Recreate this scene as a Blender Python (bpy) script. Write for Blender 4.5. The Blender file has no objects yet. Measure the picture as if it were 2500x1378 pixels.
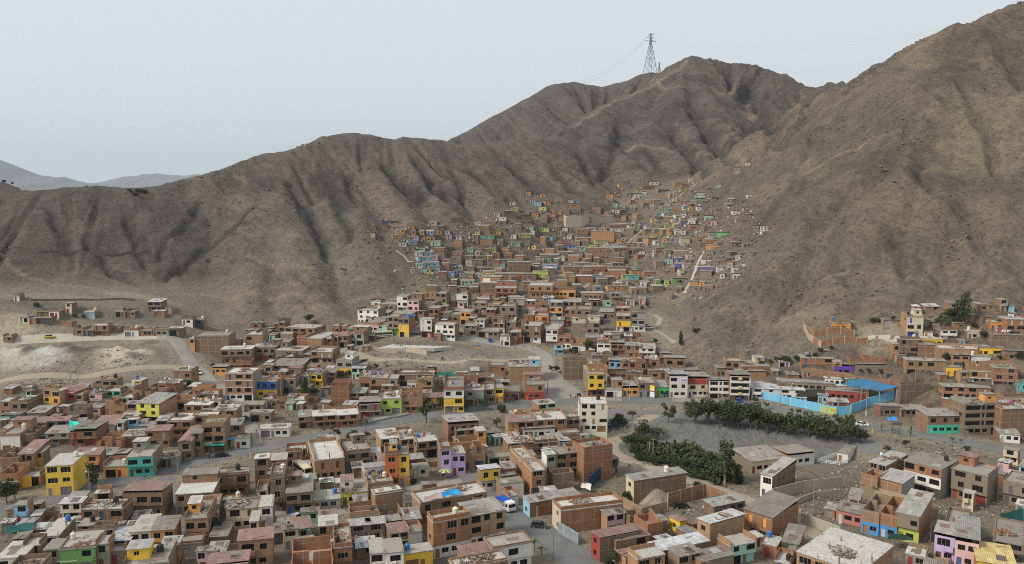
import bpy, bmesh, math, random
import numpy as np
from mathutils import Vector, Matrix
R = math.radians
scene = bpy.context.scene
# ------------------------------------------------------------------ camera, sky, sun, exposure
FPX, CXP, CYP, HCAM, PITCH = 1962.0, 1250.0, 689.0, 80.0, R(6.4)
cam_d = bpy.data.cameras.new('camera'); cam = bpy.data.objects.new('camera', cam_d)
scene.collection.objects.link(cam); scene.camera = cam
cam_d.sensor_fit = 'HORIZONTAL'; cam_d.sensor_width = 36.0; cam_d.lens = 36.0 * FPX / 2500.0
cam_d.clip_start = 1.0; cam_d.clip_end = 30000.0
cam.location = (0, 0, HCAM); cam.rotation_euler = (R(90) - PITCH, 0, 0)

SUN_EL = R(42)          # a veiled sun to the left, a little behind the viewer
world = bpy.data.worlds.new('World'); scene.world = world; world.use_nodes = True
nt = world.node_tree; nt.nodes.clear()
wo = nt.nodes.new('ShaderNodeOutputWorld'); bg = nt.nodes.new('ShaderNodeBackground')
sky = nt.nodes.new('ShaderNodeTexSky'); sky.sky_type = 'NISHITA'; sky.sun_disc = False
sky.sun_elevation = SUN_EL; sky.sun_rotation = R(-112); sky.air_density = 1.0; sky.dust_density = 4.0; sky.ozone_density = 1.5
mixw = nt.nodes.new('ShaderNodeMixRGB'); mixw.inputs[0].default_value = 0.88
mixw.inputs[2].default_value = (6.9, 7.4, 7.65, 1)     # the even veil of overcast
nt.links.new(sky.outputs[0], mixw.inputs[1]); nt.links.new(mixw.outputs[0], bg.inputs[0]); bg.inputs[1].default_value = 0.06
nt.links.new(bg.outputs[0], wo.inputs[0])
sun_d = bpy.data.lights.new('sun', 'SUN'); sun_d.energy = 2.0; sun_d.angle = R(16); sun_d.color = (1.0, 0.90, 0.76)
sun = bpy.data.objects.new('sun', sun_d); scene.collection.objects.link(sun)
_sd = Vector((math.sin(R(-112)) * math.cos(SUN_EL), math.cos(R(-112)) * math.cos(SUN_EL), math.sin(SUN_EL)))
sun.rotation_euler = _sd.to_track_quat('Z', 'Y').to_euler()
scene.view_settings.view_transform = 'Standard'; scene.view_settings.look = 'None'
scene.view_settings.exposure = 0.95; scene.view_settings.gamma = 1.0
scene.cycles.max_bounces = 5; scene.cycles.diffuse_bounces = 3; scene.cycles.volume_bounces = 0
scene.cycles.use_denoising = False; scene.cycles.filter_width = 1.0
HAZE = 0.00006
# ------------------------------------------------------------------ terrain: ridges, spurs and a valley floor
cp, sp = math.cos(PITCH), math.sin(PITCH)
def ray(x, y):
    a = (x - CXP) / FPX; b = -(y - CYP) / FPX
    return np.array([a, cp + b * sp, -sp + b * cp])
def at_y(x, y, Y):
    d = ray(x, y); t = Y / d[1]
    return np.array([d[0] * t, Y, HCAM + d[2] * t])
def at_z(x, y, z):
    d = ray(x, y); t = (z - HCAM) / d[2]
    return np.array([d[0] * t, d[1] * t, z])
def proj(P):
    X, Y, Z = P[0], P[1], P[2] - HCAM
    w = Y * cp - Z * sp; v = Y * sp + Z * cp
    return CXP + FPX * X / w, CYP - FPX * v / w
def descend(p0, x, y, k):
    "the point on the photo ray (x, y) that lies at slope k below p0, on the near side"
    d = ray(x, y); best = None
    for t in np.linspace(60 / d[1], p0[1] / d[1], 1500)[::-1]:
        q = np.array([d[0] * t, d[1] * t, HCAM + d[2] * t])
        if q[2] <= p0[2] - k * math.hypot(q[0] - p0[0], q[1] - p0[1]):
            best = q
        elif best is not None: break
    if best is None: best = np.array([d[0] * p0[1] * .9, p0[1] * .9, HCAM + d[2] / d[1] * p0[1] * .9])
    return best
def crest(pts): return [at_y(*p) for p in pts]
def spur(start, pts, k):
    out = [start]
    for (x, y) in pts: out.append(descend(out[-1], x, y, k))
    return out

HILLS = []      # each: (list of polylines, slope, crest rounding)
# left hill
LC = crest([(-420,430,470),(-150,440,480),(0,452,485),(60,461,480),(140,463,482),(215,458,490),(300,461,495),(380,457,505),(480,435,525),(560,407,545),(640,381,560),(700,365,570),
            (780,341,585),(840,330,597),(900,332,600),(960,346,605),(1000,338,615),(1040,342,622),(1090,353,632),(1180,353,650),(1260,351,680),(1345,346,775)])
left = [LC]
left.append(spur(at_y(745,352,578), [(655,428),(575,590),(500,735)], .57))
left.append(spur(at_y(655,428,520), [(705,560),(770,690),(800,745)], .52))
left.append(spur(at_y(655,440,515), [(640,600),(620,740)], .55))
left.append(spur(at_y(520,420,535), [(430,540),(360,660)], .52))
left.append(spur(at_y(870,332,598), [(930,450),(985,540)], .52))
left.append(spur(at_y(785,341,586), [(830,470),(880,590),(900,660)], .52))
left.append(spur(at_y(960,346,605), [(1010,430),(1090,520)], .50))
left.append(spur(at_y(1060,346,626), [(1130,420),(1200,480)], .48))
left.append(spur(at_y(1150,353,645), [(1250,420),(1330,470)], .46))
left.append(spur(at_y(1260,352,680), [(1330,400),(1420,450)], .44))
left.append(spur(at_y(300,461,495), [(240,560),(200,660)], .52))
left.append(spur(at_y(400,455,508), [(330,560),(290,640)], .52))
left.append(spur(at_y(140,463,482), [(100,580),(80,690)], .55))
left.append(spur(at_y(0,452,485), [(-40,580),(-60,690)], .55))
HILLS.append((left, .62, 7.0))
# middle mountain
CC = crest([(1260,351,690),(1345,346,775),(1400,308,810),(1488,251,860),(1576,216,895),(1629,180,925),(1660,150,945),(1690,141,950),(1760,150,950),(1830,160,940),(1872,174,930),
            (1930,195,905),(1985,219,885),(2030,206,885),(2075,208,870),(2200,150,850),(2400,120,850)])
mid = [CC]
mid.append(spur(at_y(1440,282,835), [(1490,350),(1550,415)], .50))
mid.append(spur(at_y(1560,222,890), [(1590,300),(1660,380),(1700,410)], .50))
mid.append(spur(at_y(1500,246,868), [(1440,330),(1400,400)], .50))
mid.append(spur(at_y(1690,142,950), [(1735,240),(1800,340),(1830,380)], .52))
mid.append(spur(at_y(1690,142,950), [(1640,250),(1700,350)], .52))
mid.append(spur(at_y(1872,175,930), [(1890,250),(1930,320)], .52))
mid.append(spur(at_y(1985,219,885), [(1960,280),(1945,330)], .50))
HILLS.append((mid, .60, 9.0))
# ridge behind with the pylon
BC = crest([(1000,400,1060),(1090,347,1080),(1180,300,1100),(1290,240,1130),(1350,206,1150),(1400,202,1160),(1470,214,1160),(1530,198,1150),(1580,180,1140),(1612,180,1130),(1680,190,1130)])
HILLS.append(([BC, spur(at_y(1300,236,1130), [(1380,320)], .5), spur(at_y(1480,213,1160), [(1500,250)], .5)], .55, 10.0))
# right mountain
RC = crest([(2040,222,660),(2075,205,650),(2140,160,632),(2190,133,622),(2238,128,604),(2290,95,582),(2335,66,565),(2365,63,560),(2392,68,566),(2410,45,580),(2450,16,592),(2500,4,600),(2700,-70,640)])
right = [RC]
R1 = [at_y(2065,210,650), at_y(1950,317,600), at_y(1906,352,585), at_y(1796,440,545), at_y(1725,500,512), at_y(1690,565,478)]
right.append(R1)
right.append(spur(at_y(2350,64,562), [(2150,330),(1950,560),(1790,745),(1750,800)], .56))
right.append(spur(at_y(2380,68,566), [(2330,300),(2240,560),(2180,720)], .57))
right.append(spur(at_y(2350,64,562), [(2240,320),(2090,600),(2010,740)], .57))
right.append(spur(at_y(2238,128,604), [(2080,330),(1900,520),(1760,680)], .55))
right.append(spur(at_y(2500,4,600), [(2480,300),(2440,560),(2400,700)], .55))
right.append(spur(at_y(2700,-70,640), [(2640,300),(2580,600)], .55))
HILLS.append((right, .62, 7.0))

# valley floor: (photo x, y, z of the ground there)
BP = []
for X, Y, z in [(x * .01 * (Yy * .75 + 60), Yy, 0.0) for Yy in (60, 140, 210, 275) for x in (-100, -60, -20, 20, 60, 100)]: BP.append((X, Y, z))
for x, y, z in [(1700,975,0),(1450,985,0),(1250,975,1),(1000,985,1),(760,1010,0),(500,1000,1),(200,985,1),(0,985,1),(-200,985,1),
    (1345,905,5),(1340,860,8),(1000,855,10.5),(1130,860,10),(900,860,10.5),(1000,815,13.5),(880,830,11.5),(1200,830,11.5),(1300,835,11),(1100,765,19),(950,740,22),(1200,722,25.5),(1300,735,24),
    (1120,900,5.5),(900,900,5),(1250,900,5),(1150,880,9),(960,885,8),
    (1400,645,37),(1400,600,45),(1350,545,57),(1600,505,69),(1600,456,85),(1800,420,97),(1480,470,80),(1300,500,68),(1150,560,54),(1150,620,41),(1200,670,33),(1500,700,28.5),(1600,640,38),
    (1620,750,22),(1560,795,17),(1600,850,12.5),(1500,870,9.5),(1700,905,6.5),(1450,800,16),(1400,760,19.5),(1480,740,22),
    (2000,860,12),(1870,890,7),(2240,815,15),(2450,800,19),(2450,740,27),(2330,770,21),(2100,925,5),(2300,900,5),(2400,1000,0),(2200,980,1),(2600,1020,0),(2650,800,20),
    (0,965,3),(200,960,3),(400,955,3),(0,918,6),(200,918,6),(400,905,7),(410,820,15.5),(-150,828,16),
    (480,920,4.5),(450,870,10),(560,900,5),(560,850,9.5),(530,800,15),(660,850,9),(760,830,11),(800,880,6.5),(700,920,4),
    (120,772,23.5),(300,772,22.5),(0,772,24),(-150,772,24),(120,735,28.5),(300,735,28),(450,775,21),(0,735,29),(750,790,15),(870,770,18),(620,800,13.5)]:
    P = at_z(x, y, z); BP.append(tuple(P))
for x in range(-40, 400, 55):
    BP.append(tuple(at_z(x, 836 - (x > 330) * 4, 16.5))); BP.append(tuple(at_z(x, 880, 7.8)))
for X, Y, z in [(-400,420,30),(-700,420,30),(500,420,25),(800,420,25),(0,900,60),(300,900,70),(-400,900,45),(700,900,60),(-900,900,40),(-900,1400,30),(0,1400,60),(900,1400,50),(-300,640,45),(-600,640,40),(450,640,60),(700,640,60),(-1200,650,30),(1200,650,40)]:
    BP.append((X, Y, z))
BP = np.array(BP)
def _k(d): return d
_D = np.linalg.norm(BP[:, None, :2] - BP[None, :, :2], axis=2)
_n = len(BP)
_A = np.zeros((_n + 3, _n + 3)); _A[:_n, :_n] = _k(_D); _A[:_n, :_n] += np.eye(_n) * -1.5
_A[:_n, _n] = 1; _A[:_n, _n + 1:] = BP[:, :2]; _A[_n:, :_n] = _A[:_n, _n:].T
_W = np.linalg.solve(_A, np.concatenate([BP[:, 2], np.zeros(3)]))
def floor_z(X, Y):
    out = _W[_n] + _W[_n + 1] * X + _W[_n + 2] * Y
    for i in range(_n): out = out + _W[i] * np.sqrt((X - BP[i, 0]) ** 2 + (Y - BP[i, 1]) ** 2)
    return out

def _hash(i, j, s):
    h = (i.astype(np.int64) * 374761393 + j.astype(np.int64) * 668265263 + s * 974711) & 0x7fffffff
    h = ((h ^ (h >> 13)) * 1274126177) & 0x7fffffff
    return ((h ^ (h >> 16)) & 0xffff) / 65535.0
def vnoise(x, y, s=0):
    i = np.floor(x); j = np.floor(y); fx = x - i; fy = y - j
    fx = fx * fx * (3 - 2 * fx); fy = fy * fy * (3 - 2 * fy)
    a = _hash(i, j, s); b = _hash(i + 1, j, s); c = _hash(i, j + 1, s); d = _hash(i + 1, j + 1, s)
    return (a * (1 - fx) + b * fx) * (1 - fy) + (c * (1 - fx) + d * fx) * fy
def fbm(x, y, o=4, s=0):
    t = 0; a = .5
    for k in range(o): t = t + a * vnoise(x * 2 ** k + 17.3 * k, y * 2 ** k - 9.1 * k, s + k); a *= .5
    return t
def sstep(a, b, x):
    t = np.clip((x - a) / (b - a), 0, 1); return t * t * (3 - 2 * t)
def smax(a, b, k):
    h = np.clip(.5 + .5 * (a - b) / k, 0, 1); return b * (1 - h) + a * h + k * h * (1 - h)
def seg_dist(X, Y, polyline):
    "nearest distance to a polyline, height there and length along it"
    bd = np.full(X.shape, 1e9); bz = np.zeros(X.shape); bt = np.zeros(X.shape); acc = 0.0
    for p, q in zip(polyline[:-1], polyline[1:]):
        dx, dy = q[0] - p[0], q[1] - p[1]; L2 = dx * dx + dy * dy + 1e-9
        t = np.clip(((X - p[0]) * dx + (Y - p[1]) * dy) / L2, 0, 1)
        d = np.hypot(X - p[0] - t * dx, Y - p[1] - t * dy); m = d < bd
        bd = np.where(m, d, bd); bz = np.where(m, p[2] + t * (q[2] - p[2]), bz); bt = np.where(m, acc + t * math.sqrt(L2), bt)
        acc += math.sqrt(L2)
    return bd, bz, bt

NR, NC, Y0, Y1 = 640, 760, 70.0, 1420.0
_g = np.linspace(0, 1, NR); YS = Y0 + (Y1 - Y0) * (.38 * _g + .62 * _g ** 2.1)
def hw(Y): return .74 * Y + 90.0
US = np.linspace(-1, 1, NC)
GX = US[None, :] * hw(YS)[:, None]; GY = np.repeat(YS[:, None], NC, 1)
base = floor_z(GX, GY)
base = np.where(GY < 290, base * sstep(150, 290, GY), base)
HZ = base.copy(); HM = np.zeros_like(HZ); STREAK = np.zeros_like(HZ); FT = GX * .6; FD = GY * .8
wx = GX + 20 * (fbm(GX / 40, GY / 40, 4, 5) - .5); wy = GY + 20 * (fbm(GX / 40, GY / 40, 4, 9) - .5)
for hi, (lines, s, r0) in enumerate(HILLS):
    hz = None
    for li, pl in enumerate(lines):
        d, z, t = seg_dist(wx if li else GX, wy if li else GY, pl)
        sl = s * (1.0 if li == 0 else 1.06)
        h = z - sl * (np.sqrt(d * d + r0 * r0) - r0)
        far = 1.5 if hi in (1, 2) else 1.0
        gul = vnoise(t / (17.0 * far) + hi * 31 + li * 7, d / 260.0, 21) * .68 + vnoise(t / 7.0 + hi * 13 + li * 5, d / 110.0, 23) * .32
        amp = np.clip(d / 55.0, 0, 1) * (8.0 if li == 0 else 1.6) * far * (1.15 if hi == 3 else 1.0)
        rill = vnoise(t / 3.6 + hi * 3 + li * 11, d / 70.0, 27)
        h = h - amp * (1 - np.clip(np.abs(gul - .5) * 5.0, 0, 1)) + amp * .18 - np.clip(d / 40.0, 0, 1) * (1.6 if li == 0 else .3) * (1 - np.clip(np.abs(rill - .5) * 5, 0, 1))
        if hz is None: hz = h; st = gul; ft, fd = t, d
        else: hz = smax(h, hz, 3.0)
    m = hz > HZ
    STREAK = np.where(m, st, STREAK); FT = np.where(m, ft, FT); FD = np.where(m, fd, FD)
    HM = np.maximum(HM, sstep(-3, 5, hz - HZ)); HZ = smax(hz, HZ, 4.0)
rm_ = sstep(40, 140, GX - .12 * GY); rough = (fbm(GX / 26, GY / 26, 5, 40) - .5) * (4.0 + 5.5 * rm_) + (np.abs(vnoise(GX / 9, GY / 9, 60) - .5)) * (1.6 + 2.6 * rm_) + (vnoise(GX / 4, GY / 4, 61) - .5) * (.9 + .9 * rm_)
HZ = HZ + HM * rough * np.clip(GY / 500, .6, 1.3) + (1 - HM) * (fbm(GX / 12, GY / 12, 3, 70) - .5) * .35
# local earthworks: (photo x, y, z, radius, height change)
def bump(cx, cy, rx, ry, h, rot=0, flat=.5):
    global HZ
    c, s_ = math.cos(rot), math.sin(rot); dx, dy = GX - cx, GY - cy
    u = (dx * c + dy * s_) / rx; v = (-dx * s_ + dy * c) / ry
    HZ = HZ + h * (1 - sstep(flat, 1, np.sqrt(u * u + v * v)))
EARTH = [(1740,1085,0, 56,24,-4.0,-.12,.72), (1045,700,27, 20,11,6.0,0,.2), (880,860,10, 13,6,2.2,0,.2), (1130,820,12, 60,7,1.6,0,.3)]
for (x, y, z, rx, ry, h, rot, fl) in EARTH:
    P = at_z(x, y, z); bump(P[0], P[1], rx, ry, h, rot, fl)

def height(x, y):
    y = min(max(y, Y0), Y1 - 1e-3); i = int(np.searchsorted(YS, y, 'right') - 1); i = min(max(i, 0), NR - 2)
    fy = (y - YS[i]) / (YS[i + 1] - YS[i]); u = (x / hw(y) + 1) * .5 * (NC - 1); u = min(max(u, 0), NC - 1.001)
    j = int(u); fx = u - j
    return float((HZ[i, j] * (1 - fx) + HZ[i, j + 1] * fx) * (1 - fy) + (HZ[i + 1, j] * (1 - fx) + HZ[i + 1, j + 1] * fx) * fy)
def heights(x, y):
    y = np.clip(y, Y0, Y1 - 1e-3); i = np.clip(np.searchsorted(YS, y, 'right') - 1, 0, NR - 2)
    fy = (y - YS[i]) / (YS[i + 1] - YS[i]); u = np.clip((x / hw(y) + 1) * .5 * (NC - 1), 0, NC - 1.001)
    j = u.astype(int); fx = u - j
    return (HZ[i, j] * (1 - fx) + HZ[i, j + 1] * fx) * (1 - fy) + (HZ[i + 1, j] * (1 - fx) + HZ[i + 1, j + 1] * fx) * fy
_T = np.concatenate([np.arange(75, 420, .5), np.arange(420, 1380, 1.0)])
def hit(x, y, up=0.0):
    "first point where the photo ray (x, y) comes within `up` metres of the ground"
    d = ray(x, y); t = _T / d[1]
    X, Y, Z = d[0] * t, d[1] * t, HCAM + d[2] * t
    g = Z - heights(X, Y) - up; k = np.argmax(g <= 0)
    if g[k] > 0: k = len(_T) - 1
    if k == 0: return np.array([X[0], Y[0], Z[0] - up])
    f = g[k - 1] / (g[k - 1] - g[k]); t = t[k - 1] + f * (t[k] - t[k - 1])
    return np.array([d[0] * t, d[1] * t, HCAM + d[2] * t - up])

# ravines: dark debris-filled gullies, cut where the photograph shows them (photo points, half width, depth)
RAV = [([(1685,224),(1690,269),(1705,299),(1735,329),(1750,354),(1780,394)],9,7),([(1775,184),(1845,229),(1860,264),(1870,299),(1905,352)],10,8),([(1882,222),(1866,246),(1858,262)],7,5),([(1995,226),(1975,259),(1952,312)],9,6),([(1510,289),(1507,349),(1480,399),(1460,437)],8,6),([(1600,284),(1650,339),(1700,394),(1728,426)],7,6),([(1575,359),(1590,394),(1618,417)],5,4),([(1405,352),(1425,399),(1450,447)],7,5),([(1395,300),(1370,330)],6,4),
 ([(845,420),(855,465),(872,498)],5,3.5),([(915,390),(965,445),(1030,505)],5,3.5),([(1000,370),(1050,445),(1090,490)],6,4),([(1100,410),(1130,495)],5,3),([(720,480),(765,535),(790,590),(800,640)],6,2.5),([(505,490),(415,575),(380,640)],3.5,2),([(645,495),(560,565),(500,605),(410,690)],3.5,2.2),([(295,515),(325,595),(345,650)],3.5,2.4),([(180,565),(235,625),(280,670),(345,700)],3.5,2.2),([(100,500),(140,560),(170,620)],5,3),
 ([(1121,411),(1171,441),(1217,483),(1241,496)],6,4),([(1252,413),(1291,454),(1324,472)],6,4),([(932,404),(969,443),(999,470),(1045,498)],4.5,3),([(1038,422),(1056,459),(1091,496)],5,3.5),([(1110,470),(1139,513)],4,3),([(1330,400),(1390,450),(1420,480)],6,4),([(780,400),(800,450),(830,520),(850,590)],5,3),([(700,440),(735,520)],4,2),
 ([(2440,99),(2470,150),(2497,210)],10,7),([(2230,329),(2250,409),(2290,464),(2350,499),(2380,549),(2395,609)],6,4),([(2150,499),(2190,609),(2210,680)],5,2.5),([(1960,420),(1900,500),(1850,560)],5,2),([(2050,500),(2040,620),(2060,700)],5,2),([(2330,180),(2400,300),(2440,420)],6,4),([(1990,330),(1960,400)],4,2)]
RAVM = np.zeros_like(HZ)
for pts, hwid, dep in RAV:
    L = np.array([hit(*p)[:2] for p in pts]); x0, x1, y0, y1 = L[:, 0].min() - 30, L[:, 0].max() + 30, L[:, 1].min() - 30, L[:, 1].max() + 30
    I = np.nonzero((GX > x0) & (GX < x1) & (GY > y0) & (GY < y1)); px_ = GX[I] + 9 * (fbm(GX[I] / 13, GY[I] / 13, 4, 71) - .5); py_ = GY[I] + 9 * (fbm(GX[I] / 13, GY[I] / 13, 4, 72) - .5)
    d, z, t = seg_dist(px_, py_, [(p[0], p[1], 0.) for p in L]); tot = t.max() + 1e-6; w = hwid * (.45 + .55 * np.sin(np.pi * np.clip(.1 + .8 * t / tot, 0, 1)))
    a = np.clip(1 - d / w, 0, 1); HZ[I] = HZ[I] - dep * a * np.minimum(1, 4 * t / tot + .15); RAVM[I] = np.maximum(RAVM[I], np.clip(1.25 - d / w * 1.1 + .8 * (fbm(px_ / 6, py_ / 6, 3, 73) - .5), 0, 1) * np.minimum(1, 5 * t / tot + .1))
# ------------------------------------------------------------------ materials (procedural)
rnd = random.Random(7)
class NT:
    def __init__(s, name):
        s.m = bpy.data.materials.new(name); s.m.use_nodes = True; s.t = s.m.node_tree
        s.b = s.t.nodes['Principled BSDF']; s.b.inputs['Roughness'].default_value = .9
        s.b.inputs['Specular IOR Level'].default_value = .2
    def n(s, typ, **kw):
        x = s.t.nodes.new(typ)
        for k, v in kw.items(): setattr(x, k, v)
        return x
    def l(s, a, b): s.t.links.new(a, b)
    def val(s, v):
        x = s.n('ShaderNodeValue'); x.outputs[0].default_value = v; return x.outputs[0]
    def math(s, op, a, b=None, c=None):
        x = s.n('ShaderNodeMath', operation=op)
        for i, v in enumerate((a, b, c)):
            if v is None: continue
            if isinstance(v, (int, float)): x.inputs[i].default_value = v
            else: s.l(v, x.inputs[i])
        return x.outputs[0]
    def mix(s, f, a, b, bt='MIX'):
        x = s.n('ShaderNodeMixRGB', blend_type=bt)
        for i, v in enumerate((f, a, b)):
            if isinstance(v, (int, float)): x.inputs[i].default_value = v
            elif isinstance(v, tuple): x.inputs[i].default_value = v + (1,) if len(v) == 3 else v
            else: s.l(v, x.inputs[i])
        return x.outputs[0]
    def noise(s, vec, scale, detail=3, rough=.55):
        x = s.n('ShaderNodeTexNoise'); x.inputs['Scale'].default_value = scale; x.inputs['Detail'].default_value = detail
        x.inputs['Roughness'].default_value = rough
        if vec is not None: s.l(vec, x.inputs['Vector'])
        return x.outputs['Fac']
    def ramp(s, f, a, b):
        x = s.n('ShaderNodeMapRange'); x.clamp = True
        x.inputs[1].default_value = a; x.inputs[2].default_value = b; s.l(f, x.inputs[0]); return x.outputs[0]
    def scalevec(s, vec, v):
        x = s.n('ShaderNodeVectorMath', operation='MULTIPLY'); s.l(vec, x.inputs[0]); x.inputs[1].default_value = v; return x.outputs[0]
    def out(s, col, bump=None, strength=.3, dist=.1):
        s.l(col, s.b.inputs['Base Color'])
        if bump is not None:
            x = s.n('ShaderNodeBump'); x.inputs['Strength'].default_value = strength; x.inputs['Distance'].default_value = dist
            s.l(bump, x.inputs['Height']); s.l(x.outputs[0], s.b.inputs['Normal'])
        return s.m
def obcol(T):
    x = T.n('ShaderNodeObjectInfo'); return x.outputs['Color'], x.outputs['Random']
def wpos(T): return T.n('ShaderNodeNewGeometry').outputs['Position']
M = {}
def mk_brick():
    T = NT('brick'); c, r = obcol(T); p = wpos(T); uv = T.n('ShaderNodeTexCoord').outputs['UV']
    s = T.n('ShaderNodeSeparateXYZ'); T.l(uv, s.inputs[0])
    bt = T.n('ShaderNodeTexBrick'); T.l(uv, bt.inputs['Vector']); bt.inputs['Scale'].default_value = 1.0
    bt.inputs['Brick Width'].default_value = .5; bt.inputs['Row Height'].default_value = .22; bt.inputs['Mortar Size'].default_value = .018
    bt.inputs['Color1'].default_value = (1, 1, 1, 1); bt.inputs['Color2'].default_value = (.72, .70, .70, 1); bt.inputs['Mortar'].default_value = (1.05, 1.15, 1.2, 1)
    col = T.mix(1.0, c, bt.outputs['Color'], 'MULTIPLY')
    n1 = T.ramp(T.noise(p, .35, 4), .35, .7); n2 = T.ramp(T.noise(T.scalevec(p, (1, 1, .25)), 1.3, 4), .45, .75)
    col = T.mix(T.math('MULTIPLY', n1, .25), col, (.34, .25, .17)); col = T.mix(T.math('MULTIPLY', n2, .40), col, (.14, .105, .08))
    u = T.math('FRACT', T.math('ADD', T.math('DIVIDE', s.outputs[0], 3.15), T.math('MULTIPLY', r, .35)))
    cm = T.math('GREATER_THAN', T.math('ABSOLUTE', T.math('SUBTRACT', u, .5)), .462)
    v = T.math('FRACT', T.math('DIVIDE', T.math('ADD', s.outputs[1], .02), 2.75)); bm = T.math('GREATER_THAN', v, .925)
    fr = T.math('MAXIMUM', cm, bm)
    fcol = T.mix(T.noise(p, 2.0, 3), (.26, .205, .15), (.42, .35, .27))
    col = T.mix(T.math('MULTIPLY', fr, .5), col, fcol)
    return T.out(col, bt.outputs['Fac'], .25, .02)
M['brick'] = mk_brick()
def mk_paint():
    T = NT('wall_paint'); c, r = obcol(T); p = wpos(T)
    n1 = T.ramp(T.noise(p, .6, 5, .65), .4, .75); n2 = T.ramp(T.noise(T.scalevec(p, (1, 1, .18)), 2.2, 3), .5, .8); n3 = T.noise(p, 6, 3)
    col = T.mix(T.math('MULTIPLY', n1, .28), c, T.mix(.6, c, (.26, .225, .18)))
    col = T.mix(T.math('MULTIPLY', n2, .34), col, (.13, .11, .09)); col = T.mix(.12, col, T.mix(1.0, col, n3, 'MULTIPLY'))
    return T.out(col, n3, .15, .02)
M['paint'] = mk_paint()
def mk_conc():
    T = NT('roof_concrete'); c, r = obcol(T); p = wpos(T)
    n1 = T.ramp(T.noise(p, .45, 5, .7), .32, .68); n2 = T.ramp(T.noise(p, 1.8, 4, .7), .5, .72); n3 = T.noise(p, 7, 3)
    col = T.mix(T.math('MULTIPLY', n1, .6), c, T.mix(.6, c, (.22, .19, .155)))
    col = T.mix(T.math('MULTIPLY', n2, .7), col, (.10, .088, .075)); col = T.mix(.45, col, T.mix(1.0, col, n3, 'MULTIPLY'))
    return T.out(col, n3, .3, .03)
M['concrete'] = mk_conc()
def mk_sheet():
    T = NT('corrugated_sheet'); c, r = obcol(T); p = wpos(T); uv = T.n('ShaderNodeTexCoord').outputs['UV']
    s = T.n('ShaderNodeSeparateXYZ'); T.l(uv, s.inputs[0])
    wv = T.math('SINE', T.math('MULTIPLY', s.outputs[0], 2 * math.pi / .32))
    x = T.n('ShaderNodeTexWhiteNoise', noise_dimensions='2D'); sn = T.n('ShaderNodeVectorMath', operation='FLOOR')
    T.l(T.scalevec(uv, (1 / .95, 1 / 2.3, 1)), sn.inputs[0]); T.l(sn.outputs[0], x.inputs['Vector'])
    n1 = T.ramp(T.noise(p, .7, 5, .7), .4, .7)
    col = T.mix(T.math('MULTIPLY', x.outputs['Value'], .5), c, T.mix(1.0, c, (.5, .47, .44), 'MULTIPLY'))
    col = T.mix(T.math('MULTIPLY', n1, .5), col, (.17, .125, .095))
    col = T.mix(.35, col, T.mix(1.0, col, T.ramp(wv, -1.4, 1), 'MULTIPLY'))
    T.b.inputs['Roughness'].default_value = .65
    return T.out(col, wv, .5, .03)
M['sheet'] = mk_sheet()
def mk_plain(name, rough=.6, spec=.3, dirt=.2, metal=0):
    T = NT(name); c, r = obcol(T); p = wpos(T)
    T.b.inputs['Roughness'].default_value = rough; T.b.inputs['Specular IOR Level'].default_value = spec; T.b.inputs['Metallic'].default_value = metal
    n = T.ramp(T.noise(p, 1.7, 4), .4, .75)
    return T.out(T.mix(T.math('MULTIPLY', n, dirt), c, T.mix(.6, c, (.2, .17, .14))))
M['plain'] = mk_plain('matt_surface'); M['cloth'] = mk_plain('cloth', .95, .05, .15); M['car'] = mk_plain('car_paint', .25, .5, .12)
def mk_glass():
    T = NT('window_glass'); c, r = obcol(T); p = wpos(T)
    T.b.inputs['Roughness'].default_value = .3; T.b.inputs['Specular IOR Level'].default_value = .15
    return T.out(T.mix(T.noise(p, .9, 1), (.006, .006, .007), (.022, .021, .020)))
M['glass'] = mk_glass()
def mk_leaf():
    T = NT('foliage'); c, r = obcol(T); p = wpos(T)
    col = T.mix(T.ramp(T.noise(p, 1.1, 3), .35, .65), T.mix(1.0, c, (.55, .6, .5), 'MULTIPLY'), T.mix(1.0, c, (1.5, 1.4, 1.2), 'MULTIPLY'))
    col = T.mix(T.math('MULTIPLY', r, .25), col, (.07, .065, .03)); return T.out(col)
M['leaf'] = mk_leaf()
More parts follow.
